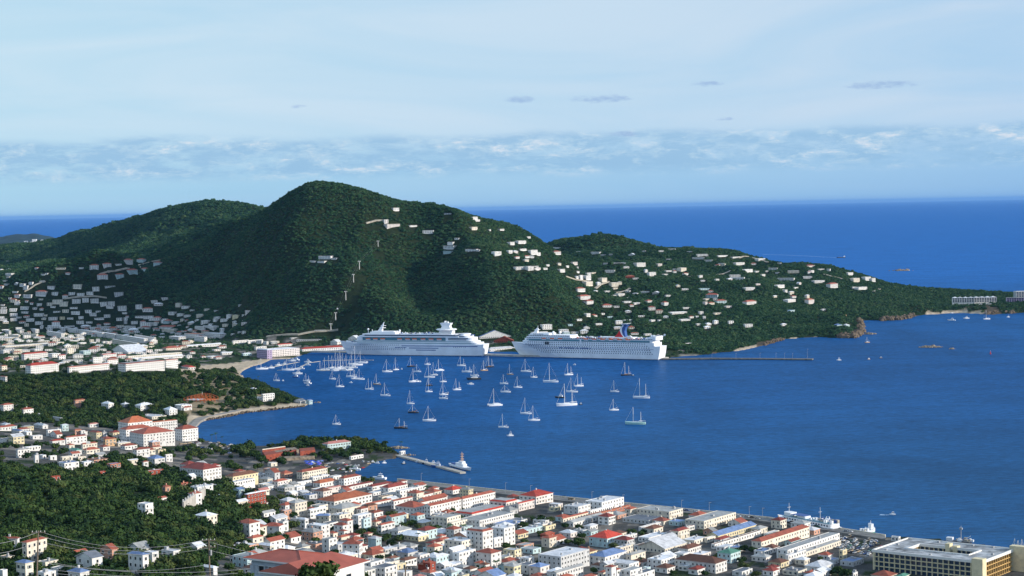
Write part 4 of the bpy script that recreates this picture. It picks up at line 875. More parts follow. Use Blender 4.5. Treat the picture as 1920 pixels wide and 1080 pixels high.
# left cruise ship
B1 = 32
s1, Ls = ship_root('cruise_ship', atz(652, 665.6), atz(906, 668.2), B1/2)
tag(s1, 'cruise ship with three blue hull bars and disc-shaped funnel lounge, berthed left', 'cruise ship', 'cruise ships berthed at the dock')
off = -13; LL = Ls+22
h1 = empty('x', (0, 0, 0)); bpy.data.objects.remove(h1)
def ofs(o, dx):      # slide the hull forward so that the raked bow overhangs the waterline point
    for ch in o.children: ch.location.x += dx
hull_part(s1, LL, B1, 20, .26, 15, white_m, 3.5, .72)
def X1(px): return (px-639)/(915-639)*LL
p = MB()
tier(p, X1(668), X1(908), 15.6, 20, 23, 9, 12); tier(p, X1(672), X1(902), 15.0, 23, 25.6, 9, 12); p.build('lower_superstructure', [white_m], s1)
p = MB(); tier(p, X1(682), X1(868), 13.2, 25.6, 31.5, 6, 2); p.build('promenade', [deckteal_m], s1)
p = MB(); tier(p, X1(676), X1(690), 15.2, 25.6, 31.5, 8, 1); p.build('bridge', [white_m], s1)
p = MB(); tier(p, X1(845), X1(897), 14.6, 25.6, 31.5, 1, 12); tier(p, X1(860), X1(890), 14.2, 31.5, 34.5, 1, 12); tier(p, X1(870), X1(884), 13.6, 34.5, 37.5, 1, 9); p.build('stern_terraces', [white_m], s1)
p = MB(); tier(p, X1(680), X1(872), 15.8, 31.5, 33.6, 7, 2); p.build('lido_deck', [white_m], s1)
p = MB(); tier(p, X1(690), X1(868), 14.6, 33.6, 35.6, 7, 2); p.build('upper_windows', [shipg_m], s1)
p = MB(); tier(p, X1(686), X1(866), 15.2, 35.6, 36.5, 7, 2); p.build('sun_deck', [white_m], s1)
p = MB(); tier(p, X1(700), X1(752), 11, 36.5, 40.0, 8, 2); tier(p, X1(704), X1(748), 9, 40, 41, 8, 2); p.build('forward_lounge', [white_m], s1)
for k, (z0, a, b_) in enumerate(((27, 850, 893), (29.3, 850, 895), (32.6, 864, 888), (35.6, 872, 882), (23.9, 668, 900), (21, 672, 903))):
    q = MB(); tier(q, X1(a)-.2, X1(b_)+.35, (14.9, 14.9, 14.5, 13.9, 15.3, 15.9)[k], z0, z0+(1.3 if k < 4 else .9), 9 if k > 3 else 1, 12); q.build('window_band', [shipg_m if k < 4 else deckteal_m], s1)
lifeboats(s1, [X1(v) for v in (700, 714, 728, 760, 775, 788, 804, 819, 834)], -14.6, 26.2, 9.5)
lifeboats(s1, [X1(v) for v in (700, 728, 760, 788, 819)], 14.6, 26.2, 9.5)
for z, a, b_ in ((16.2, 764, 905), (12.6, 778, 833), (9.2, 791, 828)):
    q = MB(); q.box(X1(a), X1(b_), -16.25, -16.06, z, z+1.2); q.box(X1(a), X1(b_), 16.06, 16.25, z, z+1.2); q.build('hull_bar', [blue_m], s1)
for z, x0, x1 in ((17.5, 685, 760), (14.6, 668, 740), (12.0, 668, 770), (14.6, 860, 885), (9.5, 690, 770)): winrow(X1(x0), X1(x1), -16.12, z, 1.3, 1.0, 3.6).build('porthole_row', [shipg_m], s1)
q = MB(); x = X1(752)
for w_ in (1.6, 1.4, 1.6, 1.5, .5, 1.6, 1.5, 1.6, 1.4): q.box(x, x+w_, -16.22, -16.05, 13.0, 14.6); x += w_+1.0
q.box(X1(752), x-1.0, -16.14, -16.06, 13.0, 13.12); q.build('lettering', [blue_m], s1)
p = MB(); xf = X1(842)
def disc(mb, x, r0, r1, z0, z1, n=18, mi=0): mb.ring([[(x+r0*math.cos(2*math.pi*i/n), r0*.85*math.sin(2*math.pi*i/n), z0) for i in range(n)], [(x+r1*math.cos(2*math.pi*i/n), r1*.85*math.sin(2*math.pi*i/n), z1) for i in range(n)]], mi)
p.ring([[(xf-13, -8, 36.5), (xf+12, -8, 36.5), (xf+12, 8, 36.5), (xf-13, 8, 36.5)], [(xf-11, -6, 42.2), (xf+13, -6, 42.2), (xf+13, 6, 42.2), (xf-11, 6, 42.2)]])
p.ring([[(xf-9, -5, 45.5), (xf+9, -5, 45.5), (xf+9, 5, 45.5), (xf-9, 5, 45.5)], [(xf-7, -4.5, 50), (xf+7, -4.5, 50), (xf+7, 4.5, 50), (xf-7, 4.5, 50)], [(xf-10, -5.5, 55.5), (xf+10, -5.5, 55.5), (xf+10, 5.5, 55.5), (xf-10, 5.5, 55.5)]])
p.tube((xf-2, 0, 55), (xf-2, 0, 59), 2.4, 1.8); p.tube((xf+3, 0, 55), (xf+3, 0, 58), 1.6, 1.4)
p.build('funnel', [white_m], s1)
p = MB(); disc(p, xf, 12, 18.5, 42.2, 44.0); disc(p, xf, 18.5, 17, 44.0, 45.6); p.build('funnel_lounge', [white_m], s1)
p = MB(); disc(p, xf, 14.5, 18.0, 42.7, 43.7); 
p = MB(); xm = X1(718); p.ring([[(xm-5, -3, 41), (xm+3, -3, 41), (xm+3, 3, 41), (xm-5, 3, 41)], [(xm+3, -.8, 52), (xm+5.5, -.8, 52), (xm+5.5, .8, 52), (xm+3, .8, 52)], [(xm+6.5, -.3, 57), (xm+7.1, -.3, 57), (xm+7.1, .3, 57), (xm+6.5, .3, 57)]])
p.box(xm-1, xm+8, -4, 4, 46.4, 47); p.box(xm+1, xm+9, -3, 3, 50.2, 50.7); p.build('radar_mast', [white_m], s1)
dome(s1, X1(694), 0, 42.5, 1.9, 7); dome(s1, X1(754), 0, 40.5, 1.9, 4); dome(s1, X1(700), 4, 41.5, 1.0, 5)
umbrellas_clutter(s1, X1(756), X1(830), 13, 36.5, 60, 4); umbrellas_clutter(s1, X1(860), X1(895), 11, 34.5, 26, 5); rail(s1, X1(690), X1(866), 15.1, 36.5)
umbrellas_clutter(s1, X1(645), X1(664), 6, 21.5, 14, 9)
ofs(s1, -22)
# right cruise ship
B2 = 31
s2, Ls2 = ship_root('cruise_ship', atz(976, 669.3), atz(1236, 675.4), B2/2)
tag(s2, 'cruise ship with winged red, white and blue funnel, berthed right', 'cruise ship', 'cruise ships berthed at the dock')
L2 = Ls2+26
hull_part(s2, L2, B2, 22, .24, 17, white_m, 2.5, .85)
def X2(px): return (px-957)/(1251-957)*L2
p = MB(); tier(p, X2(984), X2(1243), 15.3, 22, 27.5, 8, 3); p.build('lower_superstructure', [white_m], s2)
p = MB(); tier(p, X2(988), X2(1240), 14.2, 27.5, 31.5, 7, 4); p.build('boat_deck', [white_m], s2)
p = MB(); tier(p, X2(992), X2(1084), 15.2, 31.5, 34.5, 7, 1); tier(p, X2(996), X2(1082), 14.6, 34.5, 37.5, 6, 1); tier(p, X2(999), X2(1040), 13, 37.5, 40, 6, 1); p.build('bridge', [white_m], s2)
p = MB(); tier(p, X2(1084), X2(1242), 15.0, 31.5, 33, 1, 4); tier(p, X2(1135), X2(1200), 9, 33, 35.5, 2, 2); p.build('lido_deck', [white_m], s2)
p = MB(); tier(p, X2(1228), X2(1246), 14.2, 31.5, 36.5, 2, 4); tier(p, X2(1232), X2(1246), 13, 36.5, 38.2, 2, 4); p.build('stern_terraces', [white_m], s2)
for a, b_, z, hb in ((990, 1082, 36, 15), (988, 1240, 32.4, 15.2), (988, 1235, 29.2, 15.25), (1000, 1030, 38.4, 13.1)):
    winrow(X2(a)+8, X2(b_)-3, -hb-.12, z, 2.2, 1.1, 3.3).build('window_band', [shipg_m], s2)
p = MB(); p.box(X2(1000), X2(1232), -15.45, -14.3, 28.1, 30.6); p.build('promenade', [deckteal_m], s2)
for z, a, b_, w_, st_ in ((25, 998, 1225, 1.7, 4.1), (21.6, 994, 1228, 1.7, 4.1), (18.6, 1000, 1232, 1.8, 4.3), (14.8, 1010, 1234, 1.7, 4.3), (11.8, 1016, 1236, 1.7, 4.3), (8.8, 1024, 1238, 1.5, 4.3)):
    x = X2(a)
    winrow(x, X2(b_), -15.72 if z < 22 else -15.52, z, w_, 1.25, st_).build('porthole_row', [shipg_m], s2)
p = MB(); p.box(X2(986), X2(1240), -15.75, -15.55, 16.9, 17.25); p.build('hull_line', [blue_m], s2)
q = MB(); x = X2(1060)
g = random.Random(3)
while x < X2(1120): w_ = g.uniform(1.4, 2.2); q.box(x, x+w_, -15.8, -15.58, 16.1, 17.9); x += w_+.6+(2.5 if g.random() < .12 else 0)
q.box(X2(1060), x-.6, -15.7, -15.56, 16.1, 16.22); q.build('lettering', [blue_m], s2)
q = MB(); q.box(X2(1032), X2(1035.5), -15.8, -15.4, 21.5, 26.6); q.box(X2(1036.3), X2(1040), -15.8, -15.4, 21.5, 26.6); q.build('hull_door', [dark_m], s2)
q = MB(); q.box(X2(1100.5), X2(1103.5), -16.1, -15.3, 22.5, 32); q.build('lift_tower', [white_m], s2)
lifeboats(s2, [X2(v) for v in (1030, 1046, 1062, 1112, 1128, 1144, 1160, 1176, 1192)], -14.9, 29.6, 9.0)
lifeboats(s2, [X2(v) for v in (1046, 1112, 1144, 1176)], 14.9, 29.6, 9.0)
p = MB(); xm = X2(1006); p.ring([[(xm-4, -2.4, 40), (xm+4, -2.4, 40), (xm+4, 2.4, 40), (xm-4, 2.4, 40)], [(xm+2, -.8, 48), (xm+5, -.8, 48), (xm+5, .8, 48), (xm+2, .8, 48)]]); p.tube((xm+3.5, 0, 48), (xm+4.5, 0, 52), .3); p.box(xm-1, xm+7, -3.5, 3.5, 45, 45.5); p.build('radar_mast', [white_m], s2)
dome(s2, X2(1042), -2, 39.5, 2.2, 3); dome(s2, X2(1053), 2, 39.5, 2.2, 3)
p = MB(); xb = X2(1158)   # funnel: red raked base, white and blue crescent, wing tips
prof = [(0, 0, 30), (5, 5, 30), (12, 10.5, 27), (15, 15, 23), (16.5, 19.5, 22), (18, 24, 24), (22, 27.5, 31)]
def fin(mb, pts, hb, mi):
    pts = [(xb+4+(x-xb)*.72, 35+(z-35)*.92) for x, z in pts]
    mb.ring([[(x, -hb, z) for x, z in pts], [(x, hb, z) for x, z in pts]], mi)
fin(p, [(xb-2, 35), (xb+22, 35), (xb+20, 37), (xb+15, 42), (xb+11.5, 47), (xb+6, 41)], 4.2, 0)
fin(p, [(xb+22, 35), (xb+25, 35), (xb+19.5, 40), (xb+17.5, 46), (xb+18.5, 52), (xb+23, 56.5), (xb+20, 57), (xb+14.5, 52.5), (xb+12.5, 47), (xb+15.5, 41.5)], 4.6, 1)
fin(p, [(xb+25, 35), (xb+29.5, 35), (xb+25.5, 39), (xb+24, 46), (xb+27, 53), (xb+33, 57.5), (xb+23, 56.5), (xb+18.5, 52), (xb+17.5, 46), (xb+19.5, 40)], 4.2, 2)
p.ring([[(xb+17, -8, 56.2), (xb+27, -9, 57.2), (xb+27, 9, 57.2), (xb+17, 8, 56.2)], [(xb+17, -8, 57.1), (xb+28, -9, 58.1), (xb+28, 9, 58.1), (xb+17, 8, 57.1)]], 3)
p.box(xb+17, xb+24, -4, 4, 54.6, 56.8, 2)
p.build('funnel', [redp_m, white_m, blue_m, white_m], s2)
p = MB(); p.tube((X2(1180), -9, 34), (X2(1194), -9, 37.5), 1.4, 1.4, 8); p.tube((X2(1194), -9, 37.5), (X2(1197), -5, 33), 1.2, 1.2, 8); p.build('water_slide', [white_m], s2)
p = MB(); p.tube((X2(1249), 0, 34), (X2(1253), 0, 42), .25); p.quad((X2(1251), 0, 38), (X2(1255), 0, 38.6), (X2(1256), 0, 41.4), (X2(1252), 0, 41)); p.build('flagpole', [white_m], s2)
umbrellas_clutter(s2, X2(1086), X2(1228), 13, 33, 110, 6); umbrellas_clutter(s2, X2(1230), X2(1244), 12, 38.2, 14, 7); rail(s2, X2(1086), X2(1228), 14.8, 33)
g = random.Random(8); b = MB()
for i in range(34): x = X2(g.uniform(1090, 1215)); b.box(x, x+g.uniform(1.5, 4), g.uniform(-14, -11), -10, 33, 33+g.uniform(.6, 1.4), 0)
b.build('deck_awnings', [orange_m], s2)
ofs(s2, -25)
# ---- sailing and motor boats
def sail_proto(L_, hullm, masts, mh, cat=False, mizzen=.72):
    r = empty('sailboat', (0, 0, 0)); B_ = L_*.30; fb = L_*.085+.3
    def one(yc, bb, nm='hull'):
        b = MB(); S_ = []
        for i in range(11):
            u = i/10; hb = bb/2*(math.sin(math.pi*min(1, (u*.86+.02))**.8)**.7 if u < .999 else .42); hb = max(hb, .05)
            z = fb*(1+.35*(1-u)**2); S_.append([(L_/2-u*L_, yc-hb, z), (L_/2-u*L_*.98-.02*L_, yc-hb*.8, -.1), (L_/2-u*L_*.95-.04*L_, yc, -.7), (L_/2-u*L_*.98-.02*L_, yc+hb*.8, -.1), (L_/2-u*L_, yc+hb, z)])
        b.ring(S_, 0); b.build(nm, [hullm], r)
    if cat:
        one(-L_*.2, L_*.13); one(L_*.2, L_*.13); b = MB(); b.box(-L_*.35, L_*.12, -L_*.24, L_*.24, fb*.8, fb+.9); b.build('cabin', [white_m], r)
    else:
        one(0, B_)
        b = MB(); b.ring([[(L_*.22, -B_*.16, fb+.15), (-L_*.16, -B_*.30, fb), (-L_*.16, B_*.30, fb), (L_*.22, B_*.16, fb+.15)], [(L_*.16, -B_*.12, fb+.75), (-L_*.15, -B_*.26, fb+.8), (-L_*.15, B_*.26, fb+.8), (L_*.16, B_*.12, fb+.75)]]); 
        b.ring([[(-L_*.18, -B_*.3, fb+1.4), (-L_*.34, -B_*.3, fb+1.4), (-L_*.34, B_*.3, fb+1.4), (-L_*.18, B_*.3, fb+1.4)], [(-L_*.18, -B_*.26, fb+1.7), (-L_*.34, -B_*.26, fb+1.7), (-L_*.34, B_*.26, fb+1.7), (-L_*.18, B_*.26, fb+1.7)]])
        b.build('cabin', [white_m if hullm is not dark_m else tan_m], r)
    for k in range(masts):
        x = (L_*.10, -L_*.27)[k] if masts > 1 else L_*.08; hh = mh*(1, mizzen)[k]
        b = MB(); b.tube((x, 0, .5), (x, 0, hh), L_*.011+.07, L_*.007+.05, 6); b.tube((x, -hh*.05, hh*.62), (x, hh*.05, hh*.62), .06); b.build('mast', [alu_m], r)
        b = MB(); bl = L_*(.34 if k == 0 and masts == 1 else .24); b.tube((x-.1, 0, fb+1.5), (x-bl, 0, fb+1.45), .11); b.tube((x-.2, 0, fb+1.78), (x-bl*.95, 0, fb+1.7), .22, .14, 6, 1); b.build('boom', [alu_m, blue_m if k == 0 else white_m], r)
        b = MB(); t_ = .035
        if k == 0: b.tube((x, 0, hh*.98), (L_*.49, 0, fb*1.3), .09, .09, 4)
        b.tube((x, 0, hh*.98), (x-L_*.02, -B_*.45, fb), t_, t_, 3); b.tube((x, 0, hh*.98), (x-L_*.02, B_*.45, fb), t_, t_, 3)
        if k == masts-1: b.tube((x, 0, hh*.98), (-L_*.49, 0, fb), t_, t_, 3)
        b.build('rigging', [alu_m], r)
    b = MB(); b.tube((-L_*.5, -.6, fb+.9), (-L_*.5, .6, fb+.9), .05, .05, 4); b.box(-L_*.53, -L_*.5, -.25, .25, .1, .8); b.build('outboard', [dark_m], r)
    return r
def motor_proto(L_, hullm, top=True):
    r = empty('motorboat', (0, 0, 0)); B_ = L_*.32; fb = L_*.11+.2; b = MB(); S_ = []
    for i in range(9):
        u = i/8; hb = max(.06, B_/2*min(1, (u/.4))**.55); z = fb*(1+.4*(1-u)**2); S_.append([(L_/2-u*L_, -hb, z), (L_/2-u*L_*.9-.1*L_, -hb*.8, -.1), (L_/2-u*L_*.9-.1*L_, 0, -.4), (L_/2-u*L_*.9-.1*L_, hb*.8, -.1), (L_/2-u*L_, hb, z)])
    b.ring(S_); b.build('hull', [hullm], r)
    b = MB(); b.ring([[(L_*.2, -B_*.3, fb), (-L_*.28, -B_*.38, fb), (-L_*.28, B_*.38, fb), (L_*.2, B_*.3, fb)], [(L_*.06, -B_*.26, fb+1.7), (-L_*.26, -B_*.34, fb+1.7), (-L_*.26, B_*.34, fb+1.7), (L_*.06, B_*.26, fb+1.7)]]); b.build('cabin', [white_m], r)
    b = MB(); b.box(-L_*.24, L_*.08, -B_*.355, B_*.355, fb+.85, fb+1.35); b.build('cabin_window', [shipg_m], r)
    if top:
        b = MB(); b.box(-L_*.22, L_*.02, -B_*.3, B_*.3, fb+3.2, fb+3.35)
        for x in (-L_*.2, 0):
            for y in (-B_*.26, B_*.26): b.tube((x, y, fb+1.7), (x, y, fb+3.2), .05, .05, 4)
        b.build('flybridge', [white_m], r); b = MB(); b.tube((-L_*.1, 0, fb+3.3), (-L_*.12, 0, fb+5.2), .06, .04, 4); b.build('antenna', [white_m], r)
    return r
grn_m = mat('pale_green_hull', (.45, .70, .62), .4, .05); brn_m = mat('buff_hull', (.52, .34, .20), .5, .1)
PROT = {}
BOATS = []
def boat(px, py, lpx, mpx, masts=1, col='w', kind='sail', rot=None, label=None):
    x, y, _ = atz(px, py, 0); D = y; L_ = max(3.0, lpx*D/F/.94); mh = mpx*D/F
    Lq = round(L_*.5)*2 if L_ > 7 else 5 if L_ > 4 else 3.5
    hm = dict(w=white_m, d=dark_m, b=blue_m, g=grn_m, t=brn_m)[col]
    if kind == 'motor' or kind == 'flat':
        key = ('m', Lq, col, kind)
        if key not in PROT: PROT[key] = motor_proto(Lq, hm, kind == 'motor' and Lq > 7); o = PROT[key]
        else: o = copy_tree(PROT[key])
    else:
        mq = round(mh/2)*2; key = (kind, Lq, col, masts, mq)
        if key not in PROT: PROT[key] = sail_proto(Lq, hm, masts, max(mq, 6), kind == 'cat'); o = PROT[key]
        else: o = copy_tree(PROT[key])
    g = random.Random(int(px*11+py)); a = 180+g.uniform(-24, 24) if rot is None else rot
    o.location = (x, y, 0); o.rotation_euler = (0, 0, R(a)); BOATS.append((o, px, py, L_, masts if kind in ('sail', 'cat') else 0, col, kind, label)); return o
def boats(x0, y0, k, s):
    for rec in s.split(';'):
        q = rec.split(','); 
        if len(q) < 4: continue
        v = [float(t) for t in q[:4]]; ms = int(q[4]) if len(q) > 4 and q[4] else 1; col = q[5] if len(q) > 5 and q[5] else 'w'; kd = q[6].strip() if len(q) > 6 else 'sail'
        boat(x0+v[0]/k, y0+v[1]/k, v[2]/k, v[3]/k, ms, col.strip(), kd)
boats(480, 560, 4, """985,550,70,100;1050,535,45,95;1165,512,60,80,1,d;1210,550,55,60;1185,625,75,100;1287,495,45,60;1375,540,65,90,1,w,cat;1335,575,55,100;1302,592,80,110,1;1404,625,50,80;1300,655,46,70,1,d;1297,700,55,105;1408,722,60,95;
1406,752,62,55,2;1540,505,65,80,2;1582,552,70,60,2;1640,582,65,95;1630,608,110,0,1,d,flat;1608,644,50,0,1,w,flat;1712,540,58,80,1,t;1752,515,60,85,2,d;1906,570,44,85,1,t;1860,640,60,75;1872,703,70,60;1507,685,60,90,2;
1160,790,60,110;1180,858,75,60,1,d;1300,918,90,120;1085,975,100,85,2,d;1792,802,100,125,1,w,cat;1855,968,80,110;605,945,55,80;630,662,60,90;575,605,45,65;780,607,70,85;742,602,60,70;715,588,72,60,2;710,632,30,0,1,w,motor;
850,682,60,85,2;907,645,60,85,1,t;970,730,75,95;155,617,45,60;380,620,55,65,2;385,638,55,0,1,w,motor;385,652,34,0,1,w,motor;310,566,70,0,1,w,motor;297,591,55,0,1,b,motor;202,617,14,0,1,w,flat;
45,530,90,80;110,522,50,0,1,w,motor;165,503,50,0,1,w,motor;210,495,45,0,1,w,motor;240,538,88,82;300,532,60,60;335,528,50,0,1,w,motor;385,500,44,0,1,w,motor;270,470,60,0,1,w,motor;300,462,50,0,1,w,motor;385,478,50,30,1,w,motor;
485,540,60,70;520,536,60,92;550,527,56,100;575,520,56,90;590,542,60,0,1,w,motor;603,532,60,130;620,524,56,112;640,530,60,100;636,518,56,122;655,522,56,112;662,541,50,0,1,w,motor;682,520,60,100;700,536,50,0,1,w,motor;705,522,50,60;
728,520,62,0,1,w,motor;750,500,100,150;724,494,60,100;790,484,86,95;830,478,20,0,1,w,flat;1092,530,16,0,1,w,flat;1440,712,20,0,1,d,flat;1232,625,14,0,1,w,flat;1905,1030,50,0,1,w,motor""")
boats(960, 560, 4, """105,549,75,95;165,592,50,80;290,627,105,150;425,573,70,95,2;500,658,75,100,2;450,702,85,110;45,668,60,85;358,745,75,0,1,d,motor;410,802,160,165,2;105,865,80,130;165,915,80,115;855,577,78,105,2,d;770,700,60,90;
765,838,65,90;970,747,115,150,2;925,942,145,135,2,g;905,580,20,0,1,d,flat;515,795,30,0,1,d,flat;468,497,20,0,1,w,flat""")
boats(1440, 560, 4, "1375,165,55,0,1,w,motor;1485,150,50,0,1,w,motor;1640,155,54,70;1800,140,26,0,1,w,motor;745,330,44,40,1,t;530,463,36,0,1,w,motor;755,456,18,0,1,t,motor;845,446,18,0,1,t,motor")
boats(600, 800, 6, "385,490,140,0,1,w,motor;665,590,150,0,1,w,motor;640,415,60,0,1,w,flat;720,412,50,0,1,w,flat;540,420,50,0,1,w,flat;940,422,55,0,1,d,flat;1100,400,60,0,1,w,motor;1190,420,90,70,1,d,motor;1270,410,60,0,1,w,motor;1315,455,130,60,1,b,motor;330,520,80,0,1,b,motor;480,410,60,0,1,w,flat;590,405,50,0,1,w,flat;430,455,60,0,1,w,motor")
boats(1600, 900, 6, "440,392,60,0,1,w,motor;2,600,60,0,1,w,motor")
for o, dd_ in ((1905, 0), (1911, 8), (1918, 3), (1925, 6)): boat(o, 1047+dd_*.4, 26, 38, 1, 'w', 'sail')
def label_boats():
    from collections import defaultdict
    bl = [('the pink waterfront hotel', 520, 655), ('the left cruise ship bow', 665, 672), ('the left cruise ship stern', 880, 672), ('the right cruise ship bow', 990, 676), ('the right cruise ship stern', 1225, 680), ('the pier end', 860, 880), ('the crowded marina pontoon', 640, 690),
          ('the blue boathouse', 585, 752), ('the rocky headland', 1620, 625), ('the long jetty end', 1520, 672), ('the open bay middle', 1100, 745), ('the inner anchorage', 800, 740), ('the fort point', 740, 835), ('the resort beach', 1830, 595), ('the courtyard office block', 1850, 1030), ('the car park quay', 1610, 995), ('the harbour basin wall', 700, 880)]
    D_ = defaultdict(list)
    cn = dict(w='white', d='dark', b='blue', g='pale green', t='buff')
    for o, px, py, L_, ms, col, kind, lab in BOATS:
        k = {'sail': ('single-masted sailboat', 'two-masted sailboat')[ms > 1], 'cat': 'catamaran with one mast', 'motor': 'motorboat with cabin', 'flat': 'open workboat'}[kind]
        b = min(bl, key=lambda l: (l[1]-px)**2+((l[2]-py)*1.6)**2); dx, dy = px-b[1], py-b[2]
        q = ('in front of ' if dy > 0 else 'beyond ') if abs(dy)*2 > abs(dx) else ('left of ' if dx < 0 else 'right of ')
        sz = 'big ' if L_ > 17 else 'small ' if L_ < 8.5 else ''
        D_[f"{sz}{cn[col]} {k} moored {q}{b[0]}"].append((o, px, py)); o['category'] = 'sailboat' if kind in ('sail', 'cat') else 'motorboat'; o['group'] = 'yachts and boats moored in the harbour'
        if kind == 'flat': o.name = 'workboat'
    for lab, bs in D_.items():
        if len(bs) == 1: bs[0][0]['label'] = lab; continue
        xs = max(b[1] for b in bs)-min(b[1] for b in bs); ys = max(b[2] for b in bs)-min(b[2] for b in bs); ky = 1 if xs > ys else 2
        bs.sort(key=lambda b: b[ky]); n = len(bs); nm = {2: ('leftmost', 'rightmost'), 3: ('leftmost', 'middle', 'rightmost')}.get(n, ('leftmost', 'second from left', 'third from left', 'fourth from left', 'fifth from left', 'sixth from left', 'seventh from left', 'eighth from left', 'ninth from left', 'tenth from left', 'eleventh from left'))
        if ky == 2: nm = {2: ('farther', 'nearer'), 3: ('farthest', 'middle', 'nearest')}.get(n, ('farthest', 'second farthest', 'third farthest', 'fourth farthest', 'fifth farthest', 'sixth farthest'))
        for i, b in enumerate(bs): b[0]['label'] = nm[min(i, len(nm)-1)]+' '+lab
label_boats()
def wake(pts, w0, w1, label):
    b = MB(); P_ = [Vector(atz(*p_, 0)) for p_ in pts]; n = len(P_)
    for i in range(n-1):
        a, c = P_[i], P_[i+1]; d = (c-a).normalized(); nn = Vector((-d.y, d.x, 0)); u0 = w0+(w1-w0)*i/(n-1); u1 = w0+(w1-w0)*(i+1)/(n-1)
        b.quad(tuple(a-nn*u0+Vector((0, 0, .06))), tuple(c-nn*u1+Vector((0, 0, .06))), tuple(c+nn*u1+Vector((0, 0, .06))), tuple(a+nn*u0+Vector((0, 0, .06))))
    tag(b.build('foam', [foam_m], None), label, None, None, 'stuff')
wake([(1573, 483.3), (1545, 481.8), (1510, 479.8), (1475, 478.3), (1430, 477)], 2, 4, 'long white wake behind the cargo ship')
wake([(1670, 965), (1660, 965.6), (1650, 965)], .8, 2.2, 'short white wake behind the speedboat')
# ---------------------------------------------------------------- larger single things
conc_m = mat('concrete', (.46, .44, .40), .9, .18, .15, .2)
stone_m = mat('stone', (.30, .25, .19), .95, .35, .35, .2, 0, .6)
asph_m = mat('asphalt', (.055, .057, .06), .95, .25, .08, .2)
brick_m = mat('red_brick_wash', (.30, .075, .045), .9, .2, .3)
cream_m = mat('cream_paint', (.72, .64, .42), .85, .1, .3)
ochre_m = mat('ochre_screen', (.62, .40, .15), .8, .12, .4)
roofred_m = mat('corrugated_red', (.38, .10, .065), .6, .1, .3)
def world_poly(name, pts, z0, z1, m, label=None, cat=None, kind=None, group=None):
    """prism over a ground outline given as photo points at height z1"""
    P_ = [atz(a, b, z1) for a, b in pts]; ar = sum(P_[i][0]*P_[(i+1) % len(P_)][1]-P_[(i+1) % len(P_)][0]*P_[i][1] for i in range(len(P_)))
    if ar < 0: P_ = P_[::-1]
    b = MB(); b.ring([[(x, y, z0) for x, y, _ in P_], [(x, y, z1) for x, y, _ in P_]]); o = b.build(name, [m]); return tag(o, label, cat, group, kind)
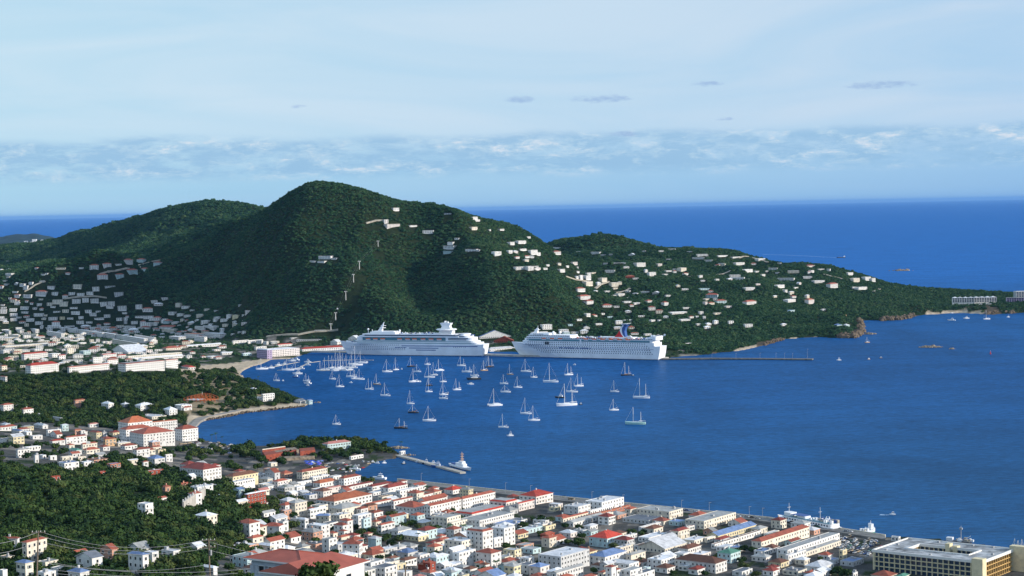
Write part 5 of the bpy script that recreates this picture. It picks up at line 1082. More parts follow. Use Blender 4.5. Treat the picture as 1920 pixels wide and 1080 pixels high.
# ---- courtyard office block (right foreground)
def courtyard():
    zr = 16.0; A_ = Vector(atz(1841, 1054, zr)); A2 = Vector(atz(1637, 1032, zr)); B_ = Vector(atz(1886, 1030, zr))
    u = (A_-A2); w = u.length; u.normalize(); th = math.atan2(u.y, u.x); v = Vector((-u.y, u.x, 0)); t0 = atz(1693, 1011, zr); d = 96.0
    far_ = Vector(atz(1695, 1009, zr)); d = (far_-A2).dot(v)
    r = empty('office_block', (A2.x, A2.y, 2.5), th); tag(r, 'cream four-storey office block round an open courtyard, gridded facades, by the quay', 'office building'); H_ = zr-2.5; wing = 17.0
    b = MB(); b.box(1.2, w-1.2, 1.2, wing-1.2, -3, H_-.8); b.box(1.2, w-1.2, d-wing+1.2, d-1.2, -3, H_-.8); b.box(1.2, wing-1.2, wing-1.2, d-wing+1.2, -3, H_-.8); b.box(w-wing+1.2, w-1.2, wing-1.2, d-wing+1.2, -3, H_-.8)
    b.build('glazed_core', [shipg_m], r)
    b = MB(); o_ = .5; x0, x1, y0, y1 = -o_, w+o_, -o_, d+o_
    b.box(x0, x1, y0, wing, H_-.8, H_, 0); b.box(x0, x1, d-wing, y1, H_-.8, H_, 0); b.box(x0, wing, wing, d-wing, H_-.8, H_, 0); b.box(w-wing, x1, wing, d-wing, H_-.8, H_, 0); b.build('roof', [mat('pale_roof', (.40, .42, .43), .8, .4, .12)], r)
    b = MB(); t_ = .8
    for q in ((x0-.05, x1+.05, y0-.05, y0+t_), (x0-.05, x1+.05, y1-t_, y1+.05), (x0-.05, x0+t_, y0+t_, y1-t_), (x1-t_, x1+.05, y0+t_, y1-t_), (wing-t_, w-wing+t_, wing-t_, wing+.05), (wing-t_, w-wing+t_, d-wing-.05, d-wing+t_), (wing-t_, wing+.05, wing+.05, d-wing-.05), (w-wing-.05, w-wing+t_, wing+.05, d-wing-.05)): b.box(*q, H_-1.1, H_+.75)
    b.build('parapet', [frame_m], r)
    st = (H_-.8)/4
    def grid(name, ax0, ax1, c0, c1, along, nb, m):
        g = MB()
        for i in range(nb+1):
            a = ax0+(ax1-ax0)*i/nb
            if along == 'x': g.box(a-.22, a+.22, c0, c1, 0, H_-.8)
            else: g.box(c0, c1, a-.22, a+.22, 0, H_-.8)
        for l in range(5):
            z = l*st
            if along == 'x': g.box(ax0, ax1, c0+.12, c1-.12, z-.28, z+.28)
            else: g.box(c0+.12, c1-.12, ax0, ax1, z-.28, z+.28)
        g.build(name, [m], r)
    grid('facade_grid', 0, w, -.1, 1.1, 'x', 20, cream_m); grid('facade_grid', 0, d, w-1.1, w+.1, 'y', 15, ochre_m); grid('facade_grid', 0, d, -.1, 1.1, 'y', 15, cream_m)
    grid('facade_grid', wing, w-wing, d-wing-.1, d-wing+1.1, 'x', 13, cream_m); grid('facade_grid', wing, d-wing, wing-1.1, wing+.1, 'y', 9, ochre_m)
    b = MB(); b.box(w-6, w+1.6, -2.6, 3.4, -3, H_+2.2); b.build('corner_pier', [cream_m], r)
    b = MB(); b.box(w-2, w+9, d-4, d+1.5, -3, H_+3.0); b.build('end_wall', [cream_m], r)
    b = MB(); b.box(w*.47, w*.51, d-wing-2, d-wing+3, 0, H_+3); b.box(w*.53, w*.57, wing+18, wing+23, 0, H_+1.4); b.build('lift_tower', [cream_m], r)
    for i, (fx, fy) in enumerate(((.08, .08), (.5, .06), (.62, .93), (.3, .93), (.93, .5), (.8, .95), (.05, .5))):
        b = MB(); b.box(fx*w, fx*w+1.6, fy*d, fy*d+1.4, H_, H_+1.1); b.build('roof_vent', [metal_m], r)
    for f in np.linspace(0, 1, 5): FOOT.append((A2.x+u.x*w*f+v.x*d*.5, A2.y+u.y*w*f+v.y*d*.5, 48))
courtyard()
# ---- foreground house with the wide red roof
def big_house():
    th = R(-9); r = empty('house', (0, 0, 0)); D = 318.0
    def P3(a, b, dd): return Vector(atd(a, b, dd))
    # main hip roof: eaves from survey points at chosen distances
    eL, eM, eR = P3(456, 1048, 322), P3(566, 1061, 312), P3(627, 1044, 328)
    zE = eM.z
    def lv(a, b): return Vector(atz(a, b, zE))
    eL, eM, eR = lv(456, 1048.5), lv(566, 1061.5), lv(627, 1043.5); bk = eL+(eR-eM)
    ctr = (eL+eR)/2; u = (eM-eL); w = u.length; u.normalize(); v = Vector((-u.y, u.x, 0)); d = (eR-eM).dot(v)
    r.location = (eL.x, eL.y, zE-6); r.rotation_euler = (0, 0, math.atan2(u.y, u.x)); tag(r, 'large pale blue foreground house with wide red hip roof and shuttered windows', 'house')
    wallb = mat('pale_blue_wall', (.55, .62, .70), .85, .08, .4)
    h = 6.0; ov = 1.0
    b = MB(); b.box(ov, w-ov, ov, d-ov, -8, h); b.build('wall', [wallb], r)
    def hip(x0, x1, y0, y1, z, rh, name='roof', ridge=True, m=roofred_m):
        q = MB(); k = min(x1-x0, y1-y0)/2; th_ = .28
        lo = [(x0, y0), (x1, y0), (x1, y1), (x0, y1)]
        hi = [(x0+k, y0+k), (x1-k, y0+k), (x1-k, y1-k), (x0+k, y1-k)]
        for i in range(4):
            j = (i+1) % 4; P_ = [(*lo[i], z+th_), (*lo[j], z+th_), (*hi[j], z+rh), (*hi[i], z+rh)]
            q.poly(P_, 0); q.quad((*lo[i], z), (*lo[j], z), (*lo[j], z+th_), (*lo[i], z+th_), 1)
        q.poly([(*p_, z) for p_ in lo[::-1]], 1); o = q.build(name, [m, frame_m], r)
        c = MB()
        for i in range(4): c.tube((*lo[i], z+th_+.03), (*hi[i], z+rh+.03), .09, .09, 5)
        c.tube((*hi[0], z+rh+.03), (*hi[2], z+rh+.03), .09, .09, 5); c.build('roof_ridge', [m], o)
        return o
    hip(0, w, 0, d, h, min(w, d)*.5*.30)
    for a, ww in ((.25, 1.0), (.42, 1.0), (.83, 1.1)):
        b = MB(); x = w*a; b.box(x-ww/2, x+ww/2, ov-.04, ov+.1, h-2.35, h-1.05, 0); b.box(x-ww/2-.12, x+ww/2+.12, ov-.1, ov+.1, h-2.47, h-2.35, 1); b.box(x-ww/2-.12, x+ww/2+.12, ov-.1, ov+.1, h-1.05, h-.95, 1); wo = b.build('window', [glass_m, frame_m], r)
        s = MB(); s.box(x+ww/2+.05, x+ww/2+.95, ov-.12, ov-.02, h-2.4, h-1.0); s.box(x-ww/2-.95, x-ww/2-.05, ov-.12, ov-.02, h-2.4, h-1.0); s.build('shutter', [mat('pale_shutter', (.50, .54, .58), .7, .1, 1)], wo)
    b = MB(); b.box(w*.55, w*.64, ov-.05, ov+.1, h-3.4, h-.9); b.build('door', [dark_m], r)
    b = MB(); b.box(w*.05, w*.12, ov-.08, ov+.02, h-2.6, h-1.0); b.build('shutter', [mat('pale_shutter', (.50, .54, .58), .7, .1, 1)], r)
    # side wing with the gable end that catches the sun
    r2 = empty('house', (0, 0, 0)); zW = zE-.6
    c0, c1, c2 = Vector(atz(566, 1072, zW)), Vector(atz(628, 1068, zW)), Vector(atz(690, 1050, zW)); uu = (c2-c1); L_ = uu.length; uu.normalize(); vv = Vector((-uu.y, uu.x, 0))
    r2.location = (c1.x, c1.y, zW-7); r2.rotation_euler = (0, 0, math.atan2(uu.y, uu.x)); tag(r2, 'white-walled foreground house with red pitched roof half hidden by a bushy tree', 'house')
    L2_, W2 = L_, 11.0
    b = MB(); b.box(.1, L2_-.3, .6, W2-.6, -9, 7); b.build('wall', [bmat('w', 'W')], r2)
    q = MB(); rh = 1.7
    q.quad((-6.5, -.2, 6.9), (L2_+.4, -.2, 6.9), (L2_-3.2, W2/2, 6.9+rh), (-5.5, W2/2, 6.9+rh), 0); q.quad((L2_+.4, W2+.2, 6.9), (-6.5, W2+.2, 6.9), (-5.5, W2/2, 6.9+rh), (L2_-3.2, W2/2, 6.9+rh), 0); q.poly([(L2_+.4, -.2, 6.9), (L2_+.4, W2+.2, 6.9), (L2_-3.2, W2/2, 6.9+rh)], 0); q.poly([(-6.5, -.2, 6.9), (-5.5, W2/2, 6.9+rh), (-6.5, W2+.2, 6.9)], 0)
    q.box(-6.5, L2_+.4, -.2, W2+.2, 6.66, 6.88, 1); q.build('roof', [roofred_m, frame_m], r2)
    b = MB(); b.box(L2_*.42, L2_*.55, .5, .75, 3.6, 5.4, 0); b.box(L2_*.41, L2_*.56, .45, .7, 3.45, 3.6, 1); b.build('window', [glass_m, frame_m], r2)
    b = MB(); b.box(-6.2, .1, 3, W2-.6, -9, 6.7); b.build('porch_wall', [bmat('w', 'W')], r2)
    for p_ in ((eL+eR)/2, c1, c2): FOOT.append((p_.x, p_.y, 20))
big_house()
# ---- timber power poles and their wires
pole_m = mat('weathered_timber', (.20, .16, .12), .9, .25, 3)
POLES = []
def pole(px, ptop, D, arm, lean=0, label='', rings=False):
    x, y, z = atd(px, ptop, D); g0 = gh(x, y); r = empty('power_pole', (x, y, g0)); h = z-g0; tag(r, label, 'power pole', 'timber power poles')
    b = MB(); b.tube((lean, 0, -1), (0, 0, h), .2, .13, 8); b.build('post', [pole_m], r)
    for k in range(arm):
        zz = h-.35-k*1.3; b = MB(); b.box(-1.3, 1.3, -.07, .07, zz-.09, zz+.09); ar_ = b.build('crossarm', [pole_m], r)
        for q in (-1.15, -.4, .4, 1.15):
            b = MB(); b.tube((q, 0, zz+.09), (q, 0, zz+.33), .05, .08, 6); b.build('insulator', [frame_m], ar_)
    if rings:
        b = MB(); b.tube((.35, 0, h-3.2), (.35, 0, h-2.2), .24, .24, 10); b.build('transformer', [metal_m], r)
        for rr_ in (1.05, .9):
            b = MB(); pr = None
            for i in range(19):
                a = 2*math.pi*i/18; q = (.95+rr_*math.cos(a)*.75, .1, h-1.6+rr_*math.sin(a)*1.15)
                if pr: b.tube(pr, q, .03, .03, 4)
                pr = q
            b.build('cable_loop', [dark_m], r)
    POLES.append((x, y, z)); return r
pole(72, 995, 345, 1, -.9, 'leaning timber power pole among the houses at lower left')
pole(391, 1010, 355, 2, .1, 'tall timber power pole with cable loops below the wooded slope', True)
pole(-60, 1020, 330, 1, 0, 'timber power pole standing beyond the left edge of the view')
pole(760, 1064, 372, 1, 0, 'timber power pole beside the red-roofed foreground house')
def wire(a, b, sag, name='power_line'):
    A_, B_ = Vector(a), Vector(b); m = MB(); pr = A_; n = 14
    for i in range(1, n+1):
        t_ = i/n; q = A_.lerp(B_, t_)-Vector((0, 0, sag*4*t_*(1-t_))); m.tube(tuple(pr), tuple(q), .028, .028, 4, 0, False); pr = q
    return m
kk = 0
WL = ['topmost wire sagging between the two foreground power poles', 'second wire sagging between the two foreground power poles', 'third wire sagging between the two foreground power poles', 'lowest wire sagging between the two foreground power poles']
for k, (dz, sg_) in enumerate(((-.1, 2.3), (-.9, 2.2), (-2.0, 1.8), (-5.5, 1.6))):
    a, b_ = Vector(POLES[0])+Vector((0, 0, dz)), Vector(POLES[1])+Vector((0, 0, dz*.9)); tag(wire(a, b_, sg_).build('power_line', [metal_m]), WL[k], 'cable', 'wires between the power poles')
for k, (dz, sg_) in enumerate(((-.2, .8), (-2.0, .8))): tag(wire(Vector(POLES[2])+Vector((0, 0, dz)), Vector(POLES[0])+Vector((0, 0, dz)), sg_).build('power_line', [metal_m]), ('upper', 'lower')[k]+' wire from the left edge to the leaning power pole', 'cable', 'wires between the power poles')
for k, (dz, sg_) in enumerate(((-.6, 1.5), (-2.2, 1.4))): tag(wire(Vector(POLES[1])+Vector((0, 0, dz)), Vector(POLES[3])+Vector((0, 0, dz*.5)), sg_).build('power_line', [metal_m]), ('upper', 'lower')[k]+' wire running right from the tall pole with cable loops', 'cable', 'wires between the power poles')
for k, (y0, y1, d_) in enumerate(((1058, 1066, 300), (1068, 1072, 300), (1074, 1078, 300))):
    a, b_ = atd(95, y0, d_), atd(470, y1, d_+8); tag(wire(a, b_, 1.0).build('power_line', [metal_m]), ('highest', 'middle', 'lowest')[k]+' of three wires crossing in front of the lower left houses', 'cable', 'wires crossing the lower left')
# ---- harbour fort
def fort():
    r = empty('fort', atz(545, 862, 2)); tag(r, 'long low red-walled harbour fort with a projecting bastion', 'fort'); o = Vector(r.location)
    def blk(name, pts, h, m, z0=-3):
        P_ = [Vector(atz(a, b, 2+h))-o for a, b in pts]; ar = sum(P_[i].x*P_[(i+1) % len(P_)].y-P_[(i+1) % len(P_)].x*P_[i].y for i in range(len(P_)))
        if ar < 0: P_ = P_[::-1]
        b = MB(); b.ring([[(p_.x, p_.y, z0) for p_ in P_], [(p_.x, p_.y, h) for p_ in P_]]); return b.build(name, [m], r)
    blk('curtain_wall', [(497, 853.5), (556, 844), (556, 842.2), (497, 851)], 6.6, brick_m)
    blk('bastion', [(497, 853.5), (522, 850), (514, 845.5), (492, 847)], 7, brick_m)
    blk('bastion', [(563, 846.5), (591, 843.5), (589, 838.5), (561, 841)], 7.6, brick_m)
    blk('courtyard_roof', [(498, 850.5), (560, 842.5), (552, 838.5), (494, 845)], 5.0, stone_m)
    blk('rear_wall', [(492, 845), (535, 838.5), (535, 836.8), (492, 843)], 6.8, brick_m)
    blk('parapet', [(492, 842.6), (535, 836.7), (535, 836.1), (492, 841.9)], 7.4, bmat('w', 'c'))
    blk('lower_wall', [(520, 860), (590, 855.5), (590, 853), (520, 856)], 3.2, stone_m)
    for a, b_ in ((525, 848.7), (540, 846.4), (575, 844.8), (585, 843.9), (508, 851.8)):
        p_ = Vector(atz(a, b_, 10))-o; q = MB(); q.box(p_.x-.6, p_.x+.6, p_.y-.9, p_.y-.5, 4.2, 5.0); q.build('gun_port', [dark_m], r)
    for f in range(6): p_ = Vector(atz(495+f*19, 852-f*1.5, 2)); FOOT.append((p_.x, p_.y, 17)); FOOT.append((p_.x*.985, p_.y*.985, 15))
fort()
# ---- quays, jetties and roads
Z = 1.9
world_poly('quay_road', [(745, 899), (1050, 932), (1150, 941.5), (1250, 951.5), (1350, 960.5), (1440, 971.5), (1540, 986.5), (1660, 1005), (1660, 1011), (1540, 992.5), (1440, 978), (1350, 967), (1250, 957.5), (1150, 948), (1050, 938), (745, 904)], -2, 2.9, mat('quay_paving', (.20, .20, .19), .9, .2, .1), kind='structure')
def strip(name, P_, wd_, h, m, z0=-2):
    b = MB(); P_ = [Vector(p_) for p_ in P_]; q = []
    for i, p_ in enumerate(P_):
        d = (P_[min(i+1, len(P_)-1)]-P_[max(i-1, 0)]); d.z = 0; d.normalize(); n_ = Vector((-d.y, d.x, 0))*wd_/2; zt = p_.z+h
        q.append([(p_.x-n_.x, p_.y-n_.y, p_.z+z0), (p_.x+n_.x, p_.y+n_.y, p_.z+z0), (p_.x+n_.x, p_.y+n_.y, zt), (p_.x-n_.x, p_.y-n_.y, zt)])
    b.ring(q); return b.build(name, [m])
tag(strip('sea_wall', [atz(a, b, 2.9) for a, b in ((745, 898.3), (1050, 931.3), (1250, 950.8), (1440, 970.6), (1540, 985.4), (1660, 1003.8))], .8, .7, bmat('w', 'c'), -4), 'low pale sea wall along the waterfront quay road', 'sea wall')
tag(strip('pier', [atz(a, b, 1.8) for a, b in ((745, 852), (775, 859.5), (815, 870.5), (868, 884.5))], 6, -.3, deck_m, -4), 'concrete pier running out past the moored patrol boat', 'pier')
tag(strip('pier', [atz(a, b, 2.2) for a, b in ((1240, 672.0), (1330, 671.3), (1430, 671.8), (1524, 672.6))], 11, 0, mat('dark_concrete', (.20, .19, .17), .9, .25, .2), -1.8), 'long low concrete jetty beyond the right cruise ship', 'jetty')
for i in range(12):
    pass
jp = MB()
for i in range(22):
    a = 1300+i*10.3; x, y, z = atz(a, 674.2, 0); jp.tube((x, y+1, -4), (x, y+1, 1.2), .7, .7, 6)
tag(jp.build('jetty_piles', [conc_m]), 'row of dark piles under the long jetty', 'jetty piles')
tag(strip('dock', [atz(a, b, 2.6) for a, b in ((585, 657.3), (640, 658.2), (760, 660.5), (910, 663.5), (980, 665.5), (1100, 666.5), (1250, 670))], 16, 0, conc_m, -5), 'long concrete cruise dock behind both ships', 'dock')
for k, pts in enumerate((((497, 691), (530, 684), (560, 678.5)), ((520, 694), (562, 691.5)), ((560, 690), (578, 680), (600, 677)), ((600, 694.5), (660, 694)), ((605, 676), (660, 674.5), (700, 675)))):
    tag(strip('pontoon', [atz(a, b, .6) for a, b in pts], 3.2, 0, deck_m, -1), ('pontoon nearest the pink hotel', 'short pontoon below the hotel moorings', 'bent pontoon by the timber dock', 'crowded pontoon under the mast forest', 'outer pontoon below the wharf shed')[k], 'pontoon', 'marina pontoons')
def light_pole(px, py, h, label, z0=2.2):
    x, y, z = atz(px, py, z0); r = empty('lamp_post', (x, y, z0)); b = MB(); b.tube((0, 0, 0), (0, 0, h), .13, .09, 6); b.build('post', [metal_m], r); b = MB(); b.box(-.2, 1.6, -.2, .2, h-.1, h+.12); b.build('lamp_head', [metal_m], r); return tag(r, label, 'lamp post', 'lamp posts by the water')
for i, a in enumerate((1335, 1380, 1425, 1455, 1471, 1486)): light_pole(a, 671.6, 8, ('first', 'second', 'third', 'fourth', 'fifth', 'sixth')[i]+' lamp post from the ship along the long jetty')
light_pole(1514, 672.3, 15, 'tall white mast at the outer end of the long jetty')
for i, (a, b) in enumerate(((1110, 941), (1168, 947), (1278, 957.5), (1330, 962), (1405, 970), (1430, 973), (995, 929), (948, 923.5), (880, 916), (790, 905))): light_pole(a, b, 8.5, ('lamp post on the waterfront road beside '+('the white store', 'the brick-orange building', 'the flat-roofed hall', 'the low grey store', 'the cream block end', 'the parked cars', 'the pink-walled stores', 'the red-roofed long store', 'the harbour corner', 'the small basin')[i]), 2.9)
# ---- rocks and breakwaters
def rocks(name, x, y, rx, ry, h, n, label, seed=1, m=stone_m):
    g = random.Random(seed); b = MB()
    for k in range(n):
        a = g.uniform(0, 6.28); q = g.random()**.5; cx_, cy_ = x+rx*q*math.cos(a), y+ry*q*math.sin(a); s = h*(1.15-q)*g.uniform(.6, 1.3)+.4; nn = 6; S_ = []
        for j in range(3):
            rr_ = s*(1.1, .9, .4)[j]*g.uniform(.8, 1.3); S_.append([(cx_+rr_*math.cos(6.28*i/nn+j)*g.uniform(.75, 1.25), cy_+rr_*math.sin(6.28*i/nn+j)*g.uniform(.75, 1.25), (-1, s*.45, s)[j]*g.uniform(.85, 1.1)) for i in range(nn)])
        b.ring(S_)
    return tag(b.build(name, [m]), label, 'rocks')
def rp(name, px, py, wpx, dm, h, n, label, seed): x, y, _ = atz(px, py, 0); rocks(name, x, y, wpx/2*y/F, dm, h, n, label, seed)
rp('rock_islet', 1745, 651, 46, 14, 3.2, 60, 'low rocky islet in the right of the bay', 1); rp('rock_islet', 1785, 654.5, 14, 6, 2.2, 16, 'small rock with a marker beside the larger islet', 2)
rp('rock_islet', 1632, 626.5, 26, 12, 3.5, 30, 'rocks trailing off the low headland point', 3); rp('rock_islet', 1693, 507.5, 58, 30, 7, 40, 'brown rocky islet out at sea beyond the ridge', 4)
rp('breakwater', 746, 840.5, 46, 7, 1.8, 60, 'dark boulder breakwater off the fort point', 5); rp('breakwater', 597, 755, 18, 4, 1.1, 10, 'scattered rocks off the blue boathouse', 6)
rp('breakwater', 765, 854, 30, 4, 1.2, 18, 'small rocks along the root of the pier', 16)
def shore_rocks(pts, h, n, label, seed, dep=6):
    g = random.Random(seed); b = MB(); P_ = [Vector(atz(*p_, 0)) for p_ in pts]
    for k in range(n):
        t_ = g.uniform(0, len(P_)-1.001); i = int(t_); q = P_[i].lerp(P_[i+1], t_-i); cx_, cy_ = q.x+g.gauss(0, 2), q.y+g.uniform(-1, dep); s = h*g.uniform(.4, 1.3); z0 = g.uniform(0, s*.6)+max(0, (cy_-q.y)/dep*h*.8); nn = 6; S_ = []
        for j in range(3):
            rr_ = s*(1.1, .9, .35)[j]; S_.append([(cx_+rr_*math.cos(6.28*i2/nn+j)*g.uniform(.7, 1.3), cy_+rr_*math.sin(6.28*i2/nn+j)*g.uniform(.7, 1.3), z0+(-2, s*.5, s)[j]) for i2 in range(nn)])
        b.ring(S_)
    tag(b.build('shore_rocks', [mat('tawny_rock', (.17, .13, .09), .95, .35, .3, .2, 0, .7)]), label, 'rocks')
shore_rocks([(1575, 634), (1605, 634), (1618, 625), (1616, 612), (1613, 604)], 4.5, 190, 'tawny boulders round the foot of the low headland', 11, 22)
shore_rocks([(1655, 602), (1690, 600), (1715, 594)], 4.0, 110, 'tawny cliff boulders between the two far beaches', 12, 22)
shore_rocks([(1432, 648), (1455, 641), (1470, 637)], 2.6, 60, 'tawny boulders on the shore beyond the long jetty', 13, 12)
shore_rocks([(1850, 590), (1875, 588), (1900, 588)], 3.5, 40, 'orange rocks below the beach resort', 14, 14)
shore_rocks([(385, 788.5), (420, 783), (460, 774.5), (500, 770.5), (540, 765.5), (570, 762.5)], 1.1, 260, 'grey boulder revetment along the curved bay road', 15, 5)
world_poly('bay_road', [(366, 800), (376, 789), (392, 781), (424, 775.5), (462, 767), (505, 761), (545, 757), (545, 753.5), (503, 756.5), (458, 762), (420, 770), (388, 776.5), (368, 784), (356, 797), (358, 812), (366, 818)], -2, 2.6, mat('road_concrete', (.30, .28, .25), .9, .15, .1), kind='structure')
# ---- cargo ship, ferry, patrol boat, landing craft, crane barge
def cargo(px, py, lpx, label, name='cargo_ship', hm=dark_m):
    x, y, _ = atz(px, py, 0); L_ = lpx*y/F; r = empty(name, (x-L_/2, y, 0), 0); hull_part(r, L_, L_*.15, L_*.07, .15, 2, hm, L_*.02, .9, False)
    b = MB(); b.box(L_*.78, L_*.93, -L_*.06, L_*.06, L_*.07, L_*.19); b.box(L_*.8, L_*.9, -L_*.075, L_*.075, L_*.17, L_*.2); b.build('bridge', [white_m], r); b = MB(); b.tube((L_*.86, 0, L_*.19), (L_*.86, 0, L_*.26), L_*.012); b.build('mast', [white_m], r)
    b = MB(); b.box(L_*.15, L_*.74, -L_*.055, L_*.055, L_*.07, L_*.088); b.build('cargo_deck', [deck_m], r); return tag(r, label, 'cargo ship')
cargo(1577, 483.4, 17, 'dark cargo ship trailing a wake on the open sea')
def ferry():
    a, b_ = atz(1453, 979, 0), atz(1557, 999.5, 0); r, Ls_ = ship_root('ferry', (a[0], a[1], 0), (b_[0], b_[1], 0), 5.5); L_ = Ls_+5; tag(r, 'white and blue passenger ferry with two masts, moored along the quay road', 'ferry')
    hull_part(r, L_, 11, 3.6, .2, 4, white_m, 1.6, .85); b = MB(); b.box(L_*.10, L_*.97, -5.62, -5.5, 1.6, 2.7); b.build('blue_stripe', [blue_m], r)
    b = MB(); tier(b, L_*.14, L_*.97, 5.2, 3.6, 6.2, 3, 2); b.build('main_cabin', [white_m], r); winrow(L_*.2, L_*.92, -5.33, 4.3, 1.5, 1.1, 3.0).build('window_row', [shipg_m], r)
    b = MB(); tier(b, L_*.16, L_*.94, 5.0, 6.2, 6.5, 3, 2); b.build('upper_deck', [deckteal_m], r)
    b = MB(); tier(b, L_*.15, L_*.28, 3.6, 6.5, 9, 3, 1); tier(b, L_*.38, L_*.52, 3, 6.5, 8.2, .5, .5); b.build('wheelhouse', [white_m], r)
    b = MB(); b.box(L_*.30, L_*.5, -4.2, 4.2, 8.3, 8.45); b.build('awning', [blue_m], r)
    for xx, hh in ((L_*.2, 16), (L_*.72, 17)): b = MB(); b.tube((xx, 0, 6.5), (xx, 0, hh), .22, .12); b.box(xx-.1, xx+.1, -1.6, 1.6, hh*.78, hh*.78+.2); b.build('mast', [alu_m], r)
    umbrellas_clutter(r, L_*.54, L_*.94, 4.2, 6.5, 40, 2); b = MB(); b.tube((L_*.80, -2, 6.5), (L_*.86, -2, 11), .35); b.tube((L_*.86, 2, 6.5), (L_*.83, 2, 10.5), .35); b.build('davit', [white_m], r); ofs(r, -3)
ferry()
def patrol():
    a = Vector(atz(841, 874, 0)); b_ = Vector(atz(877, 884.3, 0)); r, Ls_ = ship_root('patrol_boat', b_, a, 3.6); L_ = Ls_+2; tag(r, 'white patrol boat with tall lattice mast alongside the pier end', 'patrol boat')
    hull_part(r, L_, 7, 2.6, .3, 2, white_m, 1.2, .85); b = MB(); tier(b, L_*.3, L_*.66, 2.6, 2.6, 5.2, 1.5, .5); tier(b, L_*.36, L_*.52, 2.2, 5.2, 7.4, 1, .5); b.build('wheelhouse', [white_m], r)
    b = MB()
    for q in (-1, 1): b.tube((L_*.44+q, -.9, 7.2), (L_*.44, 0, 16.5), .2, .1, 5); b.tube((L_*.44+q, .9, 7.2), (L_*.44, 0, 16.5), .2, .1, 5)
    for zz in (9.5, 12, 14.2): b.box(L_*.44-1.5, L_*.44+1.5, -1.6, 1.6, zz, zz+.2)
    b.build('lattice_mast', [mat('mast_buff', (.62, .42, .28), .6, .1)], r); b = MB(); b.box(L_*.7, L_*.9, -2, 2, 2.6, 3.8); b.build('aft_deckhouse', [blue_m], r)
patrol()
def landing():
    a, b_ = atz(1618, 1001.5, 0), atz(1642, 999, 0); r, Ls_ = ship_root('supply_boat', (a[0], a[1], 0), (b_[0], b_[1], 0), 3.5); tag(r, 'small white supply boat with green waterline beside the car park quay', 'supply boat')
    L_ = Ls_+1; b = MB(); S_ = [sect(x, hb, z, 0, hb*.9, -1) for x, hb, z in ((0, 2.6, 1.6), (L_*.3, 3.4, 1.7), (L_*.75, 3.4, 2.4), (L_*.95, 2.2, 3.6), (L_, .4, 4))]; b.ring(S_); b.build('hull', [white_m], r)
    b = MB(); b.ring([sect(x, hb*.93+.12, .7, -.1, hb*.92+.12, -.5) for x, hb in ((0, 2.6), (L_*.3, 3.4), (L_*.75, 3.4), (L_*.95, 2.2))]); b.build('green_band', [mat('green_paint', (.05, .30, .20), .5, .1)], r)
    b = MB(); b.box(L_*.68, L_*.86, -2, 2, 2.4, 6.6); b.box(L_*.7, L_*.84, -2.3, 2.3, 6.6, 6.8); b.tube((L_*.76, 0, 6.8), (L_*.76, 0, 9), .15); b.build('wheelhouse', [white_m], r); umbrellas_clutter(r, 1, L_*.6, 2, 1.7, 16, 12)
landing()
def crane_barge():
    x, y, _ = atz(1797, 1019, 0); r = empty('crane_barge', (x, y, 0), R(-30)); tag(r, 'dark work barge with a mast beyond the courtyard office block', 'barge'); b = MB(); b.box(-9, 9, -3.5, 3.5, -.5, 1.8); b.build('hull', [dark_m], r)
    b = MB(); b.box(-8.5, -4, -2, 2, 1.8, 4.2); b.build('deckhouse', [white_m], r); b = MB(); b.tube((2, 0, 1.8), (2, 0, 13), .3, .2); b.box(1, 3, -.8, .8, 10.4, 11.6); b.build('mast', [metal_m], r); b = MB(); b.tube((3, 0, 1.8), (9, 0, 6), .22); b.build('boom', [alu_m], r); umbrellas_clutter(r, -3, 8, 2.5, 1.8, 20, 3)
crane_barge()
def buoy(px, py):
    x, y, _ = atz(px, py, 0); r = empty('channel_buoy', (x, y, 0)); b = MB(); b.tube((0, 0, -1), (0, 0, 1.2), 1.1, 1.1, 10); b.tube((0, 0, 1.2), (0, 0, 5.0), .8, .25, 8); b.build('float', [redp_m], r); b = MB(); b.tube((0, 0, 5.0), (0, 0, 5.8), .3, .3, 8); b.build('lantern', [white_m], r); tag(r, 'red conical channel buoy alone in the right of the bay', 'buoy')
buoy(1857, 664)
# ---- cable-car pylons and line
PY = []
for i, (a, b, h, w_) in enumerate(((674, 505, 16, 0), (663, 529, 15, 0), (648.5, 562, 16, 0), (629.5, 600, 14, 0), (620.5, 620, 13, 0), (709, 462, 11, 0))):
    x, y, z = pick(a, b, 2500); r = empty('cable_car_pylon', (x, y, z)); q = MB(); q.tube((0, 0, -2), (0, 0, h), .75, .55, 8); q.build('post', [bmat('w', 'W')], r); q = MB(); q.box(-2.8, 2.8, -.6, .6, h, h+.8); q.box(-2.8, -1.8, -.8, .8, h-.7, h); q.box(1.8, 2.8, -.8, .8, h-.7, h); q.build('crossarm', [bmat('w', 'W')], r)
    tag(r, ('fourth', 'third', 'second', 'lower', 'lowest', 'topmost')[i]+' white cable car pylon on the wooded hillside', 'pylon', 'cable car pylons up the hill'); PY.append((x, y, z+h+.8)); FOOT.append((x, y, 11)); FOOT.append((x*.992, y*.992, 11)); FOOT.append((x*.985, y*.985, 10))
order = [4, 3, 2, 1, 0, 5]
for sx in (-2.3, 2.3):
    m_ = MB()
    for i in range(5):
        a, c = Vector(PY[order[i]])+Vector((sx, 0, 0)), Vector(PY[order[i+1]])+Vector((sx, 0, 0)); pr = a
        for t_ in range(1, 9): q = a.lerp(c, t_/8)-Vector((0, 0, 4*3*(t_/8)*(1-t_/8))); m_.tube(tuple(pr), tuple(q), .04, .04, 3, 0, False); pr = q
    tag(m_.build('cable', [metal_m]), ('left' if sx < 0 else 'right')+' cable strung between the hillside pylons', 'cable', 'cable car cables')
